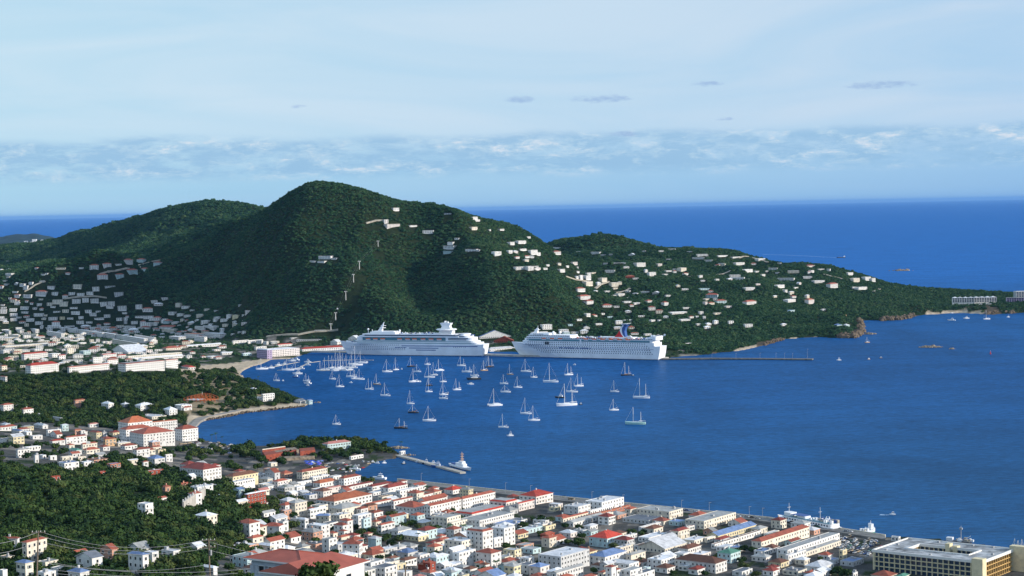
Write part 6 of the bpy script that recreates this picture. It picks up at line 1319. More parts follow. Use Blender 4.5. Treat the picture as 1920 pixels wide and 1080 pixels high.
g_ = Vector(PY[3]).lerp(Vector(PY[2]), .3); r = empty('gondola', g_-Vector((2.3, 0, 4))); b = MB(); b.box(-1.3, 1.3, -1.1, 1.1, -2.4, 0); b.build('cabin', [white_m], r); b = MB(); b.tube((0, 0, 0), (0, 0, 3.6), .1); b.build('hanger', [metal_m], r); tag(r, 'white cable car cabin hanging above the lower pylon', 'gondola')
# ---- steel frame under construction
def steel():
    rust = mat('primed_steel', (.60, .16, .05), .6, .15, .5); x, y, z = atz(345, 757, 8); r = empty('steel_frame', (x, y, z), R(-20)); tag(r, 'orange steel frame of an unfinished building with curved roof ribs', 'building under construction'); W_, D_ = 36, 26
    for i in range(7):
        for j in range(4):
            b = MB(); hh = 6+5.5*math.sin(math.pi*(i+.5)/7.0); b.box(i*6-.25, i*6+.25, j*8-.25, j*8+.25, -6, hh); b.build('column', [rust], r)
    for j in range(4):
        b = MB()
        for i in range(6): b.tube((i*6, j*8, 6+5.5*math.sin(math.pi*(i+.5)/7.0)), (i*6+6, j*8, 6+5.5*math.sin(math.pi*(i+1.5)/7.0)), .25, .25, 4)
        b.build('roof_rib', [rust], r)
    for k, zz in enumerate((0, 4.5)):
        b = MB(); 
        for i in range(7): b.box(i*6-.2, i*6+.2, 0, 24, zz-.2, zz+.2)
        for j in range(4): b.box(0, 36, j*8-.2, j*8+.2, zz-.2, zz+.2)
        b.build('floor_beams', [rust], r)
    b = MB(); b.box(2, 20, 1, 20, 4.6, 4.8); b.build('deck_sheet', [bmat('r', 'W')], r); b = MB(); b.box(8, 56, -7, -3.5, -9, -3.5); b.box(8, 52, -6.6, 6, -4.6, -4.2); b.build('concrete_base', [conc_m], r)
    b = MB(); b.tube((20, 12, 11), (20, 12, 14.5), .2); b.build('mast', [alu_m], r)
    for f in range(4): FOOT.append((x+f*12, y+8-f*3, 17)); FOOT.append(((x+f*12)*.985, (y-f*3)*.985, 16))
steel()
# ---- hillside resort, pink hotel, wharf shed and others
def facade_block(name, label, cat, a, b_, dep, n, wk, rk, rc, z=None, cols=None, st=3.2, pyl=None, gable=0):
    """a, b_: near bottom corners in the photo; long facade between them"""
    A_, B2_ = (Vector(pick(*a, 2200)) if z is None else Vector(atz(*a, z))), (Vector(pick(*b_, 2200)) if z is None else Vector(atz(*b_, z))); u = B2_-A_; zz = min(A_.z, B2_.z); u.z = 0; w = u.length; r = empty(name, (A_.x, A_.y, zz), math.atan2(u.y, u.x)); tag(r, label, cat); h = n*st+.6
    b = MB(); b.box(0, w, .9, dep, -5, h, 0); cols = cols or int(w/5)
    for l in range(n+1): b.box(0, w, 0, .9, l*st-.1, l*st+.25, 0)
    for i in range(cols+1): q = w*i/cols; b.box(max(0, q-.2), min(w, q+.2), .02, .9, 0, h-.3, 0)
    b.build('wall', [bmat('w', wk)], r)
    for l in range(n):
        m_ = MB(); 
        for i in range(cols): q = w*(i+.5)/cols; m_.quad((q-w/cols*.34, .86, l*st+.3), (q+w/cols*.34, .86, l*st+.3), (q+w/cols*.34, .86, l*st+st-.5), (q-w/cols*.34, .86, l*st+st-.5))
        m_.build('window_row', [shipg_m], r)
    if gable:
        for i in range(gable): q0, q1 = w*i/gable+.3, w*(i+1)/gable-.3; m_ = MB(); rr_ = (q1-q0)*.22; m_.poly([(q0, -.5, h), (q1, -.5, h), ((q0+q1)/2, dep/2, h+rr_)]); m_.poly([(q1, -.5, h), (q1, dep+.5, h), ((q0+q1)/2, dep/2, h+rr_)]); m_.poly([(q1, dep+.5, h), (q0, dep+.5, h), ((q0+q1)/2, dep/2, h+rr_)]); m_.poly([(q0, dep+.5, h), (q0, -.5, h), ((q0+q1)/2, dep/2, h+rr_)]); m_.build('roof', [bmat('r', rc)], r)
    else: m_ = MB(); m_.box(-.5, w+.5, -.4, dep+.5, h, h+.4); m_.build('roof', [bmat('r', rc)], r)
    for f in np.linspace(0, 1, max(2, int(w/14))):
        q = A_+u*float(f); FOOT.append((q.x, q.y+dep/2, 12)); FOOT.append((q.x*.995, q.y*.995-8, 12)); FOOT.append((q.x*.99, q.y*.99-14, 11))
    return r
facade_block('resort_block', 'pale blue-shaded resort block with peaked roofs above the far beach, left one', 'hotel', (1786, 567), (1826, 566.5), 14, 3, 'w', 'g', 'W', cols=9, gable=4, z=14)
facade_block('resort_block', 'sunlit white resort block with peaked roofs above the far beach, right one', 'hotel', (1827, 566.5), (1869, 565.5), 14, 3, 'W', 'g', 'W', cols=9, gable=4, z=14)
facade_block('hotel_terrace', 'long white terrace wall below the resort blocks', 'terrace', (1818, 574), (1880, 572.5), 8, 1, 'W', 'f', 'W', cols=16, z=10)
facade_block('hotel_block', 'long purple-grey hotel wing with grid windows at the right edge', 'hotel', (1888, 567), (1960, 566), 14, 3, 'l', 'f', 'G', cols=16, z=13)
facade_block('hotel_block', 'pale grey hotel tower at the right edge above the wing', 'hotel', (1906, 560), (1962, 558), 14, 5, 'g', 'f', 'W', cols=12, z=15)
facade_block('hotel', 'pink and lilac waterfront hotel end with orange balcony stacks', 'hotel', (491, 674.5), (510, 675.5), 20, 4, 'l', 'f', 'k', cols=4, z=2.5) if False else None
place_building(510.5, 655.5, 22, 52, 4, 'k', 'f', 'W', 50, 'hotel', 'long pink hotel with rows of balconies on the inner harbour shore', dmin=2600, cat='hotel', name='hotel')
place_building(501, 656, 20, 9, 5, 'l', 'm', 'W', 50, 'hotel', 'lilac end tower of the pink hotel facing the small beach', dmin=2600, cat='hotel', name='hotel_tower')
place_building(552, 663, 10, 32, 1, 'k', 'f', 'W', 50, 'hotel', 'low pink wing in front of the waterfront hotel', dmin=2600, cat='hotel', name='hotel_wing')
place_building(567, 652, 6, 80, 2, 'W', 'h', 'V', 62, 'wharf', 'long white wharf shed with bright red roof by the ship bow', dmin=2600, cat='warehouse', name='wharf_shed')
place_building(563, 665, 4, 29, 1, 'o', 'f', 'W', 62, 'dock', 'timber dock building with white flat roof beside the marina', dmin=2600, cat='dock building', name='dock_building')
place_building(580, 749, 7, 6, 2, 'b', 'g', 'B', 30, 'boat', 'pale blue boathouse at the tip of the wooded peninsula', dmin=2000, cat='boathouse', name='boathouse')
place_building(563, 752, 12, 10, 1, 'g', 'g', 'S', 30, 'shed', 'grey timber shed beside the blue boathouse', dmin=2000, cat='shed', name='boat_shed')
place_building(493, 739, 3, 22, 3, 'W', 'f', 'W', 48, 'house', 'white flat-roofed house standing clear on the wooded peninsula', dmin=2000)
place_building(1142, 653.5, 6, 165, 2, 'k', 'f', 'W', 60, 'pier', 'long pale pier terminal building behind the right ship stern', dmin=2600, cat='terminal', name='pier_terminal')
place_building(918, 655, 6, 48, 1, 'W', 'h', 'W', 60, 'tent', 'white peaked dock hall between the two cruise ships', dmin=2600, cat='dock hall', name='dock_hall')
place_building(752, 846.5, 3, 8, 1, 'W', 'f', 'W', 30, 'hut', 'small white hut at the root of the pier', dmin=1500, cat='hut', name='pier_hut')
place_building(487, 745, 8, 5, 1, 'W', 'f', 'W', 48, 'house', 'small white annexe left of the clear white peninsula house', dmin=2000)
place_building(474, 729, 6, 8, 1, 'W', 'h', 'W', 48, 'house', 'small white hut half hidden by peninsula palms', dmin=2000)
# ---- stone retaining wall with balusters, town flagpole
def stonewall():
    A_, B2_ = Vector(pick(345, 958, 900)), Vector(pick(386, 944, 900)); u = B2_-A_; w = u.length; r = empty('retaining_wall', A_, math.atan2(u.y, u.x)); tag(r, 'tall pale stone retaining wall with white balusters above the green slope', 'wall'); b = MB(); b.box(0, w, 0, 1.2, -5, 6.5); b.build('wall', [conc_m], r)
    for i in range(10): b = MB(); q = w*i/9; b.box(q-.35, q+.35, .1, .9, 6.5, 8.3); b.build('baluster', [frame_m], r)
stonewall()
r = empty('flagpole', pick(163, 862, 900)); b = MB(); b.tube((0, 0, 0), (0, 0, 17), .16, .1); b.build('pole', [frame_m], r); b = MB(); b.quad((.1, 0, 14.5), (3.4, .5, 14.2), (3.4, .4, 16.4), (.1, 0, 16.8)); b.quad((.1, .03, 14.5), (3.4, .53, 14.2), (3.4, .43, 16.4), (.1, .03, 16.8)); b.build('flag', [frame_m], r); tag(r, 'white flag on a pole among the white hillside buildings', 'flagpole')

# ---- hillside roads laid on the slope
def hill_road(name, pts, wd_, m, label):
    P_ = [Vector(pick(a, b, 2400)) for a, b in pts]; Q = []
    for i in range(len(P_)-1):
        for t_ in range(8): Q.append(P_[i].lerp(P_[i+1], t_/8))
    Q.append(P_[-1]); b = MB()
    for q in Q: q.z = gh(q.x, q.y)+1.0; FOOT.append((q.x, q.y, wd_/2+4)); FOOT.append((q.x*.9955, q.y*.9955, wd_/2+3))
    L_ = []
    for i, q in enumerate(Q):
        d = Q[min(i+1, len(Q)-1)]-Q[max(i-1, 0)]; d.z = 0; d.normalize(); n_ = Vector((-d.y, d.x, 0))*wd_/2; L_.append([(q.x-n_.x, q.y-n_.y, q.z-3), (q.x+n_.x, q.y+n_.y, q.z-3), (q.x+n_.x, q.y+n_.y, q.z+.6), (q.x-n_.x, q.y-n_.y, q.z)])
    b.ring(L_); tag(b.build(name, [m]), None, None, None, 'structure')
rm_ = mat('pale_road', (.42, .38, .31), .9, .2, .1)
for pts, w_ in (([(186, 514), (215, 508), (240, 503), (262, 497), (285, 490), (303, 487)], 7), ([(46, 546), (56, 541), (66, 534), (82, 527)], 5), ([(1768, 541), (1810, 544), (1862, 549)], 6), ([(686, 418), (705, 413), (718, 413)], 5), ([(1116, 541), (1126, 533), (1142, 528)], 5), ([(1638, 547), (1650, 541)], 6), ([(1152, 549), (1175, 545), (1181, 541)], 5), ([(1385, 484), (1405, 482), (1440, 492)], 5), ([(1541, 514), (1560, 519), (1590, 526)], 5), ([(1060, 518), (1080, 524), (1100, 527)], 4), ([(500, 631), (560, 627), (590, 621), (634, 618)], 7), ([(1290, 520), (1330, 516), (1370, 508)], 4), ([(120, 560), (160, 556), (200, 558)], 5)): hill_road('hillside_road', pts, w_, rm_, '')
# ---------------------------------------------------------------- single trees, palms, cars
CR = []
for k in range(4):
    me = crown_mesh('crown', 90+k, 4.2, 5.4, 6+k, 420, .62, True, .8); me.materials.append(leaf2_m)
    tk = MB(); g = random.Random(k); tk.tube((0, 0, -2.5), (.1, .1, 2.4), .34, .2, 7)
    for q in range(4): a = q*1.6+k; tk.tube((.1, .1, 1.4+.2*q), (1.9*math.cos(a), 1.9*math.sin(a), 3.6), .15, .06, 5)
    tm = bpy.data.meshes.new('trunk'); tm.from_pydata(tk.v, [], tk.f); tm.materials.append(bark_m); CR.append((me, tm))
def tree(x, y, z, s, label, group, k=0):
    r = empty('tree', (x, y, z), (x*7+y) % 6.28); r.scale = (s, s, s*1.05); tag(r, label, 'tree', group)
    for n_, me in zip(('crown', 'trunk'), CR[k]): o = bpy.data.objects.new(n_, me); COL.objects.link(o); o.parent = r
    return r
def palm_mesh():
    g = random.Random(5); tk = MB(); pr = (0, 0, -1)
    for i in range(1, 6): q = (.12*i*i*.1, 0, -1+1.6*i); tk.tube(pr, q, .24-.02*i, .22-.02*i, 6); pr = q
    fr = MB(); top = Vector(pr)
    for i in range(13):
        a = i*2.4; up = g.uniform(.1, .9); P_ = []
        for j in range(5):
            u = j/4; rr_ = 2.9*u; P_.append((top.x+rr_*math.cos(a), top.y+rr_*math.sin(a), top.z+up*rr_*.8-.38*rr_*rr_*.6))
        for j in range(4):
            w0, w1 = .5*(1-(j/4)**2)+.08, .5*(1-((j+1)/4)**2)+.04; nx, ny = -math.sin(a), math.cos(a)
            for sg in (-1, 1): fr.quad(P_[j], P_[j+1], (P_[j+1][0]+sg*nx*w1, P_[j+1][1]+sg*ny*w1, P_[j+1][2]-w1*.6), (P_[j][0]+sg*nx*w0, P_[j][1]+sg*ny*w0, P_[j][2]-w0*.6))
    a = bpy.data.meshes.new('trunk'); a.from_pydata(tk.v, [], tk.f); a.materials.append(bark_m); b = bpy.data.meshes.new('fronds'); b.from_pydata(fr.v, [], fr.f); b.materials.append(leaf_m); return a, b
PM = palm_mesh()
def palm(px, py, s, label, dmin=900):
    x, y, z = pick_h(px, py, 7*s, dmin); r = empty('palm_tree', (x, y, z), px); r.scale = (s, s, s); tag(r, label, 'palm tree', 'palms in the town and by the harbour')
    for n_, me in zip(('trunk', 'fronds'), PM): o = bpy.data.objects.new(n_, me); COL.objects.link(o); o.parent = r
def trees(x0, y0, k, s, label, group, dmin=900):
    for i, rec in enumerate(s.split(';')):
        a, b, rad = map(float, rec.split(',')); px, py = x0+a/k, y0+b/k; rm_ = rad/k
        D0 = pick_h(px, py, 4, dmin)[1]; sz = rm_*D0/F/4.6; x, y, z = pick_h(px, py, 3.4*sz, dmin)
        tree(x, y, z, sz, label if isinstance(label, str) else label[i % len(label)], group, i % 4)
tg = 'town and harbour trees'
for i, (x, y, z, s) in enumerate(GAPTREES): tree(x, y, z-.4, s, ('leafy green tree squeezed between houses in the lower left of the town' if x/y < -.05 else 'leafy green tree squeezed between the flat roofs in the town centre' if x/y < .08 else 'leafy green tree squeezed between the stores near the courtyard offices'), tg, i % 4)
trees(440, 900, 6, '240,340,85;420,240,90;330,300,70;470,300,60;650,390,80;640,500,90;660,620,100;780,600,60;560,640,70;420,640,70;900,690,90;980,730,70;1120,810,70;40,560,60;60,760,100;250,790,110;130,700,80;1120,540,50;1110,420,50', 'bushy green tree between the houses below the brick house', tg)
trees(440, 900, 6, '1380,600,70;1420,680,60;1540,560,60;1700,640,80;1760,700,70;1830,660,60;1300,830,60;1120,880,50;930,970,40', 'bushy green tree among the red-roofed houses left of the five-storey block', tg)
trees(740, 900, 6, '640,330,60;730,310,50;180,480,70;90,500,60;260,520,50;440,830,70;60,640,60;1150,910,60;420,760,50;1640,430,70;1740,440,60;1560,430,40;960,970,40', 'green tree between the flat-roofed blocks behind the waterfront stores', tg)
trees(1040, 900, 6, '270,690,95;150,690,55;300,620,55;1000,570,40;440,1010,60;980,900,45;60,690,40', 'big dark tree beside the slate-roofed church', tg)
trees(1340, 900, 6, '330,760,70;430,780,60;500,800,50;260,790,50;1380,1010,90;1480,1040,80;1300,1020,60;170,480,35;230,470,30;1190,880,40', 'dark green tree among the stores near the car park', tg)
trees(300, 780, 6, '350,420,70;440,400,80;540,390,70;640,370,70;320,470,60;480,460,60;880,350,80;960,400,90;1060,420,90;1140,480,80;820,560,70;780,520,60;900,580,50;1100,560,60;1000,350,60', 'dense park tree by the bay road car park', tg)
trees(300, 780, 6, '60,650,90;150,760,90;240,860,80;20,760,80;260,640,60;560,860,80;620,930,90;700,880,80;760,960,80;860,1010,70;540,960,60;1250,930,80;1280,1020,90;1100,1010,80', 'leafy tree on the slope left of the brick house', tg)
trees(600, 800, 6, '20,230,60;60,300,50;180,120,34;400,130,60;330,180,50;490,220,70;380,260,70;560,270,50;640,250,50;700,250,60;640,190,30;720,180,50;250,280,50;440,290,50;300,300,40', 'tall spreading tree in the grove on the fort point', tg)
trees(300, 780, 6, '1590,250,70;1550,275,45;1480,330,30;1230,330,40;1960,400,70;2010,380,60;2060,430,60;1900,380,60;1640,240,40;1820,420,60;1880,460,70;1840,330,50;1220,380,26', 'spreading tree beside the red harbour fort', tg)
x, y, z = atd(597, 1069, 285); tree(x, y, z-2.4, .66, 'yellowish bushy tree in front of the white foreground house', 'foreground trees', 1); x, y, z = atd(578, 1078, 285); tree(x, y, z-2.0, .5, 'lower bushy tree beside the wide red foreground roof', 'foreground trees', 2)
x, y, z = atd(462, 1080, 290); tree(x, y, z-2, .45, 'dark shrubby tree at the left corner of the foreground house', 'foreground trees', 3)
for i, (a, b, s, lb) in enumerate(((397, 815, .95, 'bay road'), (405, 812, 1.0, 'bay road'), (416, 819, .8, 'bay road'), (463, 827, .95, 'bay road'), (508, 830, .8, 'red harbour fort'), (531, 831, .6, 'red harbour fort'), (337, 815, .9, 'terracotta-roofed offices'), (345, 818, .9, 'terracotta-roofed offices'), (372, 812, .9, 'terracotta-roofed offices'), (844, 984, 1.1, 'cream two-storey block'), (869, 985, 1.2, 'cream two-storey block'), (784, 1000, .9, 'yellow-walled hip house'), (799, 912, 1.0, 'maroon store roofs'), (533, 911, 1.0, 'white market roofs'), (575, 886, .9, 'red-roofed market hall'), (930, 1052, 1.1, 'white and red corner block'), (1203, 1046, .9, 'flat white stores'), (633, 842, .8, 'pink-roofed harbour hall'), (752, 828, .9, 'pier root'), (496, 726, .9, 'peninsula house'), (520, 732, .9, 'peninsula house'), (545, 740, .9, 'blue boathouse'), (470, 718, .9, 'peninsula hut'), (655, 935, .9, 'orange warehouse'), (598, 900, .8, 'orange store'), (484, 706, .9, 'inner harbour tip'))):
    palm(a, b, s, ('slender', 'leaning', 'bushy-topped', 'tall', 'short')[i % 5]+' palm tree beside the '+lb, 900)
# ---- cars
CARM = [mat('car_'+n_, c_, .3, 0, 1, .6) for n_, c_ in (('white', (.75, .76, .77)), ('silver', (.42, .44, .46)), ('black', (.02, .02, .025)), ('red', (.50, .03, .02)), ('blue', (.04, .10, .30)), ('green', (.04, .16, .10)), ('tan', (.45, .36, .24)))]
CN = ('white', 'silver', 'black', 'red', 'blue', 'green', 'tan'); CPROT = []
tyre_m = mat('tyre', (.02, .02, .02), .9, 0)
for k in range(7):
    van = k == 6; b = MB(); hh = 1.0 if van else .72
    prof = [(-2.1, .35), (2.1, .35), (2.15, .7), (1.3, .88), (-1.9, .92), (-2.15, .75)] if not van else [(-2.3, .35), (2.3, .35), (2.35, .9), (2.0, 1.1), (-2.3, 1.1), (-2.35, .6)]
    b.ring([[(x, -.85, z) for x, z in prof], [(x, .85, z) for x, z in prof]]); body = bpy.data.meshes.new('body'); top = [(-1.5, .92), (1.0, .92), (.35, 1.42), (-1.05, 1.45)] if not van else [(-2.25, 1.1), (1.8, 1.1), (1.2, 1.95), (-2.2, 1.98)]
    c = MB(); c.ring([[(x, -.74, z-.02) for x, z in top], [(x, .74, z-.02) for x, z in top]]); r_ = MB(); r_.box(top[3][0], top[2][0], -.7, .7, top[3][1]-.03, top[3][1]+.05)
    b.box(top[3][0]+.05, top[2][0]-.05, -.72, .72, top[3][1]-.04, top[3][1]+.04)
    body.from_pydata(b.v, [], b.f); body.materials.append(CARM[k]); cab = bpy.data.meshes.new('cabin_glass'); cab.from_pydata(c.v, [], c.f); cab.materials.append(glass_m)
    w_ = MB()
    w_.tube((0, -.1, 0), (0, .1, 0), .33, .33, 8); wm_ = bpy.data.meshes.new('wheel'); wm_.from_pydata(w_.v, [], w_.f); wm_.materials.append(tyre_m); CPROT.append((body, cab, wm_))
def car(x, y, z, rot, k, label, group, wheels=True):
    r = empty('parked_car', (x, y, z), rot); tag(r, label, 'car', group)
    for n_, me in zip(('body', 'cabin_glass'), CPROT[k][:2]): o = bpy.data.objects.new(n_, me); COL.objects.link(o); o.parent = r
    if wheels:
        for sx in (-1.35, 1.35):
            o = bpy.data.objects.new('wheel', CPROT[k][2]); COL.objects.link(o); o.parent = r; o.location = (sx, -.8, .33)
def lot(pts, n, th, grp, where, seed, rows=6.3):
    g = random.Random(seed); P_ = [pick(a, b, 900) for a, b in pts]; xs = [p_[0] for p_ in P_]; ys = [p_[1] for p_ in P_]; c, s = math.cos(R(-th)), math.sin(R(-th)); q = []
    cx_, cy_ = sum(xs)/len(xs), sum(ys)/len(ys)
    for i in range(-40, 41):
        for j in range(-60, 61):
            lx, ly = j*2.75, i*rows+(1.3 if i % 2 else 0); x, y = cx_+lx*c-ly*s, cy_+lx*s+ly*c
            if inpoly(np.array([x]), np.array([y]), [(p_[0], p_[1]) for p_ in P_])[0]: q.append((x, y))
    g.shuffle(q)
    for x, y in q[:n]:
        k = g.choices(range(7), (8, 5, 3, 2, 2, 1, 3))[0]; car(x, y, gh(x, y)+.02, R(-th)+math.pi/2*g.choice((1, 3))+g.uniform(-.05, .05), k, CN[k]+(' van' if k == 6 else ' car')+' in the rows of '+where, grp)
    b = MB(); b.poly([(x, y, gh(x, y)+.15) for x, y, _ in P_]); 
lot([(1572, 1004), (1640, 1013), (1655, 1026), (1625, 1048), (1570, 1030)], 66, 37, 'cars in the waterfront car park', 'the packed car park left of the courtyard offices', 1)
lot([(338, 832), (400, 827), (455, 833), (470, 842), (440, 850), (345, 848)], 60, 45, 'cars in the bay road car park', 'the car park by the bay road', 2)
lot([(600, 868), (690, 868), (700, 874), (650, 890), (600, 884)], 26, 37, 'cars round the harbour basin', 'the yard behind the small harbour basin', 3)
g = random.Random(4)
for i in range(34):
    a = g.choice((g.uniform(1340, 1450), g.uniform(1450, 1600), g.uniform(1060, 1340))); b = float(np.interp(a, [1050, 1150, 1250, 1350, 1440, 1540, 1660], [935.5, 945, 954.5, 964, 975, 989.5, 1008]))+g.uniform(-.8, .9); x, y, z = atz(a, b, 2.9); k = g.choices(range(7), (7, 5, 3, 2, 2, 1, 2))[0]
    if inpoly(np.array([a]), np.array([b]), [(0, 0), (1, 0), (0, 1)])[0]: continue
    car(x, y, 2.92, R(-37), k, CN[k]+(' van' if k == 6 else ' car')+' parked along the waterfront road', 'cars along the waterfront road')
# market stalls by the fort
mk = MB(); g = random.Random(6)
STC = [bmat('r', 'B'), mat('purple_canvas', (.30, .12, .50), .7), bmat('r', 'W'), mat('blue_canvas', (.05, .12, .62), .7)]
for i in range(26):
    a, b = g.uniform(572, 603), g.uniform(868, 876); x, y, z = pick(a, b, 900); r = empty('market_stall', (x, y, z), R(-37+g.uniform(-15, 15))); q = MB(); h_ = 2.2
    for k in range(4):
        cs = [(-1.6, -1.6), (1.6, -1.6), (1.6, 1.6), (-1.6, 1.6)]; q.poly([(*cs[k], h_), (*cs[(k+1) % 4], h_), (0, 0, h_+1.0)])
    kk_ = g.choice((0, 3, 3, 1, 2, 3)); q.build('canopy', [STC[kk_]], r); q = MB()
    for sx, sy in ((-1.5, -1.5), (1.5, -1.5), (1.5, 1.5), (-1.5, 1.5)): q.tube((sx, sy, 0), (sx, sy, h_), .05, .05, 4)
    q.build('posts', [metal_m], r); tag(r, ('blue', 'purple', 'white', 'deep blue')[kk_ if kk_ < 3 else 3]+' canopied stall in the market square below the fort', 'market stall', 'market stalls below the fort')
# ---------------------------------------------------------------- labels that single out each building
LM = [('the slate-roofed church', 1000, 1018), ('the five-storey red-edged block', 900, 1010), ('the courtyard office block', 1760, 1035), ('the bright red waterfront stores', 1000, 945), ('the yellow arcade building', 1140, 990),
 ('the brick house with white roof', 482, 935), ('the red harbour fort', 555, 855), ('the large orange-roofed warehouse', 660, 935), ('the long white bluff hotel', 275, 690), ('the orange steel frame', 375, 745), ('the big terracotta-roofed offices', 275, 810),
 ('the maroon-roofed school', 375, 885), ('the white tower church', 263, 865), ('the large red-roofed foreground house', 575, 1040), ('the tall timber power pole', 392, 1050), ('the waterfront car park', 1610, 1020), ('the long blue-roofed store', 1385, 1000),
 ('the big white arched block', 1420, 1060), ('the moored white ferry', 1505, 975), ('the pink waterfront hotel', 520, 660), ('the red-roofed wharf shed', 605, 650), ('the steep main peak', 590, 400), ('the hillside villa terrace', 605, 485), ('the ridge-top pink hotel', 735, 415),
 ('the ridge-top condominiums', 260, 505), ('the stepped apartment rows', 180, 620), ('the low rocky headland', 1600, 615), ('the beach resort blocks', 1830, 560), ('the left cruise ship', 780, 650), ('the right cruise ship', 1100, 655), ('the round wooded hill', 1120, 460),
 ('the white peninsula house', 502, 745), ('the white balcony villa', 1200, 495), ('the bare waterfront wall', 1400, 960), ('the red arched kiosk', 355, 692), ('the low dark knoll', 1375, 470), ('the seaside warehouse hall', 395, 645)]
NUM = {1: 'one-storey', 2: 'two-storey', 3: 'three-storey', 4: 'four-storey', 5: 'five-storey'}
def rel(px, py):
    best = sorted(LM, key=lambda l: (l[1]-px)**2*.5+(l[2]-py)**2*2)[0]
    dx, dy = px-best[1], py-best[2]
    q = ('below ' if dy > 0 else 'above ') if abs(dy)*2 > abs(dx) else ('left of ' if dx < 0 else 'right of ')
    far_ = math.hypot(dx, dy*1.5)
    return ('just ' if far_ < 35 else '' if far_ < 100 else 'well ')+q+best[0]
def base_label(b):
    rn = RNAME[b['rc']]
    r = {'h': rn+' hip roof', 'g': rn+' gabled roof', 'G': rn+' gabled roof', 'f': 'flat '+rn+' roof', 'm': 'flat roof edged '+rn}[b['rk']]
    sz = 'long ' if max(b['w'], b['d']) > 3.2*min(b['w'], b['d']) and max(b['w'], b['d']) > 20 else 'small ' if b['w']*b['d'] < 70 else ''
    return NUM[int(b['n'])], sz, WNAME[b['wk']], b['kind'], r
def assign_labels():
    from collections import defaultdict
    D_ = defaultdict(list)
    for b in BLD:
        if b['label']: b['o']['label'] = b['label']
        else:
            n, s, c, k, r = base_label(b); D_[f"{s}{n} {c} {k} with {r}, {rel(b['px'], b['py'])}"].append(b)
        b['o']['category'] = 'building' if b['kind'] == 'town building' else b['cat']
    for lab, bs in D_.items():
        if len(bs) > 1: # the same look beside the same landmark: order along the picture
            xs = max(b['px'] for b in bs)-min(b['px'] for b in bs); ys = max(b['py'] for b in bs)-min(b['py'] for b in bs)
            key = 'px' if xs > ys*.7 else 'py'; bs.sort(key=lambda b: b[key])
            wd_ = {2: [('leftmost', 'rightmost'), ('upper', 'lower')], 3: [('leftmost', 'middle', 'rightmost'), ('upper', 'middle', 'lower')]}
            W4 = ('leftmost', 'second from left', 'third from left', 'fourth from left', 'fifth from left', 'sixth from left', 'seventh from left'); V4 = ('topmost', 'second from top', 'third from top', 'fourth from top', 'fifth from top', 'sixth from top', 'seventh from top')
            n = len(bs); seq = wd_[n][key == 'py'] if n in wd_ else (W4 if key == 'px' else V4)
            for i, b in enumerate(bs):
                o = b['o']; o['label'] = (seq[min(i, len(seq)-1)]+' '+lab); o['group'] = b['group'] or ('alike buildings '+lab.split(', ')[-1])
                if i >= len(seq)-1 and n > len(seq): o['label'] = 'one of the farther '+lab
        else: bs[0]['o']['label'] = lab
    for b in BLD:
        o = b['o']; w_ = o['label'].split()
        if len(w_) > 16 and ' flat ' in o['label']: o['label'] = o['label'].replace('with flat ', 'with ', 1); w_ = o['label'].split()
        if len(w_) > 17: o['label'] = o['label'].replace('storey ', ' ', 1).replace('one- ', '').replace('two- ', '').replace('three- ', '').replace('four- ', ''); w_ = o['label'].split()
        if len(w_) > 16: o['label'] = o['label'].replace(' roof, ', ', ', 1) if len(w_) == 17 else o['label'].replace(o['label'].split(' with ')[1].split(', ')[0], RNAME[b['rc']]+' roof')
        if not o.get('group'): o['group'] = b['group'] or ('hillside and bay houses' if b['D'] > 2500 else 'buildings of the near town')

for b in BLD:
    if b['kind'] == 'house' and b['px'] > 570 and b['D'] > 2600: b['kind'] = b['cat'] = 'villa'; b['o'].name = 'villa'
hs = sorted([b for b in BLD if b['kind'] == 'house'], key=lambda b: -(b['w']+b['d'])*b['n']**.5/b['D'])
SUR = hs[275:]
def merge(recs, name, label):
    vs = []; fs = []; mi = []; ms = []
    bpy.context.view_layer.update()
    for b in recs:
        st_ = [b['o']]
        while st_:
            o = st_.pop(); st_ += list(o.children)
            if o.type == 'MESH':
                k = len(vs); M_ = o.matrix_world; vs += [tuple(M_@v.co) for v in o.data.vertices]
                idx_ = []
                for m_ in o.data.materials:
                    if m_ not in ms: ms.append(m_)
                    idx_.append(ms.index(m_))
                for p_ in o.data.polygons: fs.append(tuple(k+i for i in p_.vertices)); mi.append(idx_[p_.material_index])
            bpy.data.objects.remove(o)
        if b in BLD: BLD.remove(b)
    tag(linkmesh(name, vs, fs, ms, None, False, mi), label, None, None, 'stuff')
merge(SUR+MASS, 'distant_houses', 'crowded small houses of the bay town and the farther slopes')
assign_labels()
for b in BLD:
    w_ = b['o']['label'].split()
    while len(w_) > 16:
        for q in ('flat', 'roof,', 'well', 'just', 'edged', 'from', 'the'):
            if q in w_: w_.remove(q); break
        else: break
    b['o']['label'] = ' '.join(w_)
print('buildings', len(BLD), 'longest label', max(len(b['o']['label'].split()) for b in BLD), 'objects', len(SC.objects))
def free(x, y):
    ok = np.ones(len(x), bool)
    for fx, fy, fr in FOOT: ok &= (x-fx)**2+(y-fy)**2 > fr*fr
    return ok
def zone_at(x, y): return gharr(x, y, ZONE.astype(float))
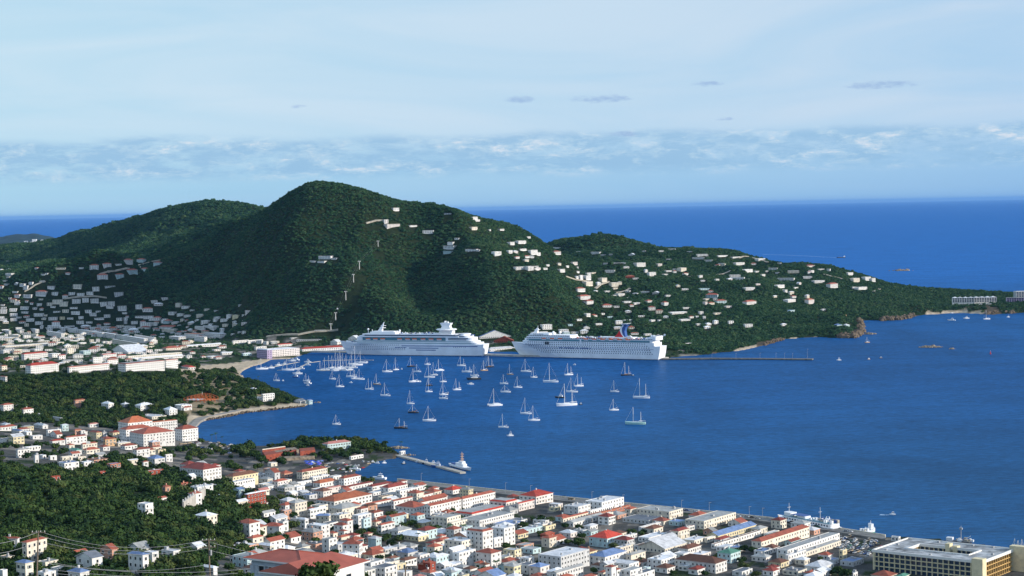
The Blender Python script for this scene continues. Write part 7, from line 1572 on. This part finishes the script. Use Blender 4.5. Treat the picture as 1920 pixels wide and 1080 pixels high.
def scatter(name, label, dlo, dhi, per, town_per, size, own=0):
    area = .32*2*(dhi**2-dlo**2)/2
    n = int(area/per); x, y = forest_points(n, dlo, dhi, 1); z = gharr(x, y); s = gharr(x, y, SG)
    zi = np.rint(zone_at(x, y)).astype(int)
    zn = ZONE[np.clip(np.rint((np.log(y)-LD[0])/(LD[1]-LD[0])).astype(int), 0, len(DG)-1), np.clip(np.rint((x/y-TG[0])/(TG[1]-TG[0])).astype(int), 0, len(TG)-1)]
    clump = vnoise(x/60, y/60, 31)+.5*vnoise(x/20, y/20, 32)
    pr = np.where(zn == 1, 1.0, np.where(zn == 2, np.where(clump > .08, per/town_per*2.2, per/town_per*.35), np.where(zn == 5, .25, .0)))
    pr = np.where((zn != 1) & (y < 1750) & (x/y > -.06), pr*.12, pr)
    pr = np.where((y < 1700) & (x/y > .03) & (s < 70), 0, pr)
    ok = (s > 4) & (ra_.random(n) < pr) & visible_mask(x, y, z)
    x, y, z = x[ok], y[ok], z[ok]; ok = free(x, y); x, y, z = x[ok], y[ok], z[ok]
    n = len(x); sz = size*ra_.uniform(.55, 1.25, n)*(1+.5*(ra_.random(n) < .06)); sh = gharr(x, y, SG); sz *= np.clip(.45+sh/40, .4, 1)
    scl = np.stack([sz*ra_.uniform(.85, 1.2, n), sz*ra_.uniform(.85, 1.2, n), sz*ra_.uniform(.8, 1.3, n)], 1)
    print(name, n)
    if own:
        q_ = np.argsort(-sz/y); top, rest = q_[:own], q_[own:]
        for i in top:
            if y[i] < 1500: lb = ('dark green tree on the dense wooded slope above the two power poles' if x[i]/y[i] < -.15 else 'dark green tree among the gardens below the brick house') if y[i] < 1320 else 'dark green tree at the upper edge of the wooded slope'
            else: lb = 'green tree among the waterfront town streets'
            tree(x[i], y[i], z[i]-.5, sz[i], lb, 'trees of the wooded slope', int(i) % 4)
        x, y, z, scl = x[rest], y[rest], z[rest], scl[rest]; n = len(x)
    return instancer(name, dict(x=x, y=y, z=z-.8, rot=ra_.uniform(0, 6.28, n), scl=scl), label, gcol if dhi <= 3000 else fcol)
scatter('forest', 'dense green forest over the far hills', 3000, 5000, 19, 150, .64)
scatter('distant_forest', 'dense green forest on the distant ridges', 5000, 8200, 42, 600, .95)
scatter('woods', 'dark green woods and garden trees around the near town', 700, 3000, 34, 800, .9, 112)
